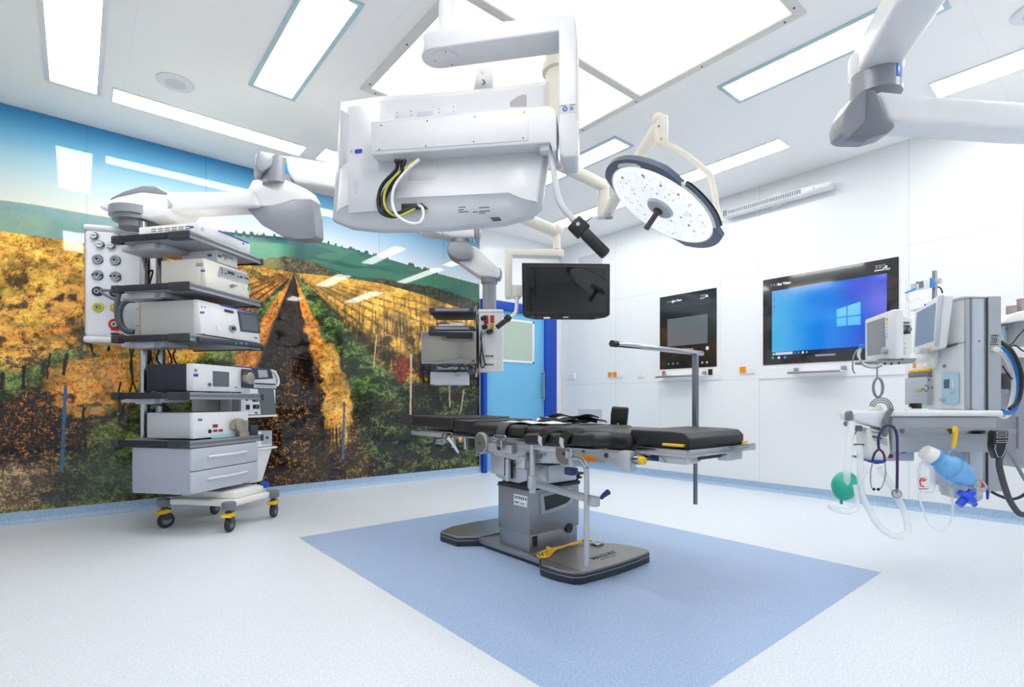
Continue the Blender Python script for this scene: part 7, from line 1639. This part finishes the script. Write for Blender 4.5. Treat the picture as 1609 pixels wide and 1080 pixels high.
GB = thing('breathing_balloon', 'ribbed green rubber breathing balloon hanging at the left end of the workstation', 'breathing bag', BTP.P(1323, 793, -.02).to_tuple())
g = G(); c0_ = BTP.P(1333, 742, -.04); c1_ = BTP.P(1322, 786, -.04); ax9 = (c1_ - c0_); L9 = ax9.length
pr = [(.014, 0), (.03, L9 * .06)]; 
for k in range(15): t_ = .1 + .84 * k / 14; pr.append((.060 * math.sin(PI * (.12 + .80 * t_)) ** .8 + (.0015 if k % 2 else 0), L9 * t_))
pr += [(.018, L9 * .98), (.008, L9)]
g.lathe(pr, c0_, ax9, n=28); W(g, 'balloon', mat('balloon_green', (40, 176, 150), .4), GB, sharp=70)
W(G().cyl(c1_, BTP.P(1322, 793, -.04), .007), 'tail', mat('balloon_green', (40, 176, 150), .4), GB)
# clear stand / tray hardware under the desk
g = G(); g.tube([BTP.P(*Q9(a, b), -.1) for a, b in ((250, 300), (215, 350), (195, 400), (205, 412), (305, 412))], .003); g.cyl(BTP.P(*Q9(205, 411), -.1), BTP.P(*Q9(305, 412), -.1), .005); g.box(BTP.P(*Q9(243, 305), -.1), (.03, .03, .03), .006)
W(g, 'under_desk_bracket', [MGREY], AW)
# stethoscope
ST = thing('stethoscope', 'dark purple stethoscope hanging over the grey desk handle', 'stethoscope', BTP.P(1409, 782, .03).to_tuple())
SP = Plane(DPn.P(1395, 690, .085), lat_); PUR = mat('purple_rubber', (46, 32, 84), .4)
S_ = lambda *p: [SP.P(*Q9(a, b), .0) for a, b in p]
g = G(); g.tube(S_((378, 440), (374, 395), (380, 350), (400, 310), (420, 290), (445, 284), (475, 300), (493, 340), (498, 400), (498, 550), (496, 705)), .0062, n=10); g.tube(S_((378, 440), (352, 465), (340, 500), (337, 525)), .0055); g.tube(S_((378, 440), (402, 460), (414, 490), (416, 525)), .0055); W(g, 'tubing', PUR, ST)
g = G(); g.tube(S_((337, 525), (326, 580), (324, 640), (330, 690), (345, 702)), .0028); g.tube(S_((416, 525), (422, 580), (415, 640), (395, 690), (375, 702)), .0028); W(g, 'binaural_tubes', CHROME, ST)
for q in ((345, 702), (374, 703)): W(G().ball(SP.P(*Q9(*q), 0), .0075, n=14), 'ear_tip', BLACK, ST)
g = G(); c_ = SP.P(*Q9(493, 732), 0); nn_ = (SP.N + SP.X * -.4).normalized(); g.cyl(c_ - nn_ * .004, c_ + nn_ * .006, .022, m=0, n=28, bev=.003); g.cyl(c_ + nn_ * .006, c_ + nn_ * .008, .017, m=1, n=28); g.cyl(SP.P(*Q9(496, 700), 0), SP.P(*Q9(493, 722), .012), .005, m=0); W(g, 'chest_piece', [MGREY, LGREY], ST)
# coiled monitoring leads
g = G(); CQ = lambda *p, o=0.0: [SMP.P(*q7(a, b), -.02 + o) for a, b in p]
for k in range(3):
    e = k * 6; g.tube(CQ((470, 745), (400, 760 + e), (330, 740 + e), (285 + e, 690), (290 + e, 640), (318, 615)), .0035, n=8, m=0)
g.tube(CQ((318, 612), (270, 650), (245, 720), (245, 790), (262, 822)), .0035, n=8, m=1); g.tube(CQ((318, 612), (300, 690), (330, 760), (420, 778), (470, 760)), .0035, n=8, m=1)
g.box(SMP.P(*q7(316, 612), -.02), (.025, .02, .02), .004, m=2)
single(g.obj('monitoring_leads', [mat('pale_green_lead', (206, 218, 208), .5), CABLE, mat('bright_blue_plastic', (30, 130, 214), .4)]), 'bundle of pale monitoring leads with a blue plug curving below the patient monitor', 'cable')
g = G(); g.tube(CQ((433, 740), (433, 850), (437, 860)), .004, n=8)
for k in range(2): g.tube([SMP.P(*q7(440 + (42 - 12 * k) * math.cos(a), 930 + (76 - 7 * k) * math.sin(a)), -.02 + .004 * k) for a in [2 * PI * j / 16 for j in range(16)]], .0035, n=8, closed=True, sub=3)
for k in range(3): g.tube([SMP.P(*Q9(392 + (74 - 14 * k) * math.cos(a), 172 + (66 - 14 * k) * math.sin(a)), -.02 + .004 * k) for a in [PI * (1.02 + .98 * j / 12) + .12 for j in range(13)]], .0035, n=8, sub=3)
single(g.obj('coiled_cable', CABLE), 'grey cable coiled in loops hanging below the patient monitor', 'cable')
g = G(); c_ = DPn.P(1377, 647, -.12); g.lathe([(.026, 0), (.03, .012), (.02, .03), (.012, .034)], (c_.x, c_.y, c_.z), n=24); single(g.obj('suction_cup', mat('ivory_knob', (216, 222, 208), .35)), 'small ivory cup standing on the workstation desk under the cable coil', 'cup')
g = G(); g.box((F0.P(1560, 600, -.36) + CP.P(1625, 600, -.12)) / 2, ((F0.P(1560, 600, -.36) - CP.P(1625, 600, -.12)).length, .09, .09), .01, rot=math.atan2((CP.P(1625, 600, -.12) - F0.P(1560, 600, -.36)).y, (CP.P(1625, 600, -.12) - F0.P(1560, 600, -.36)).x)); W(g, 'docking_arm', DGREY, AW)
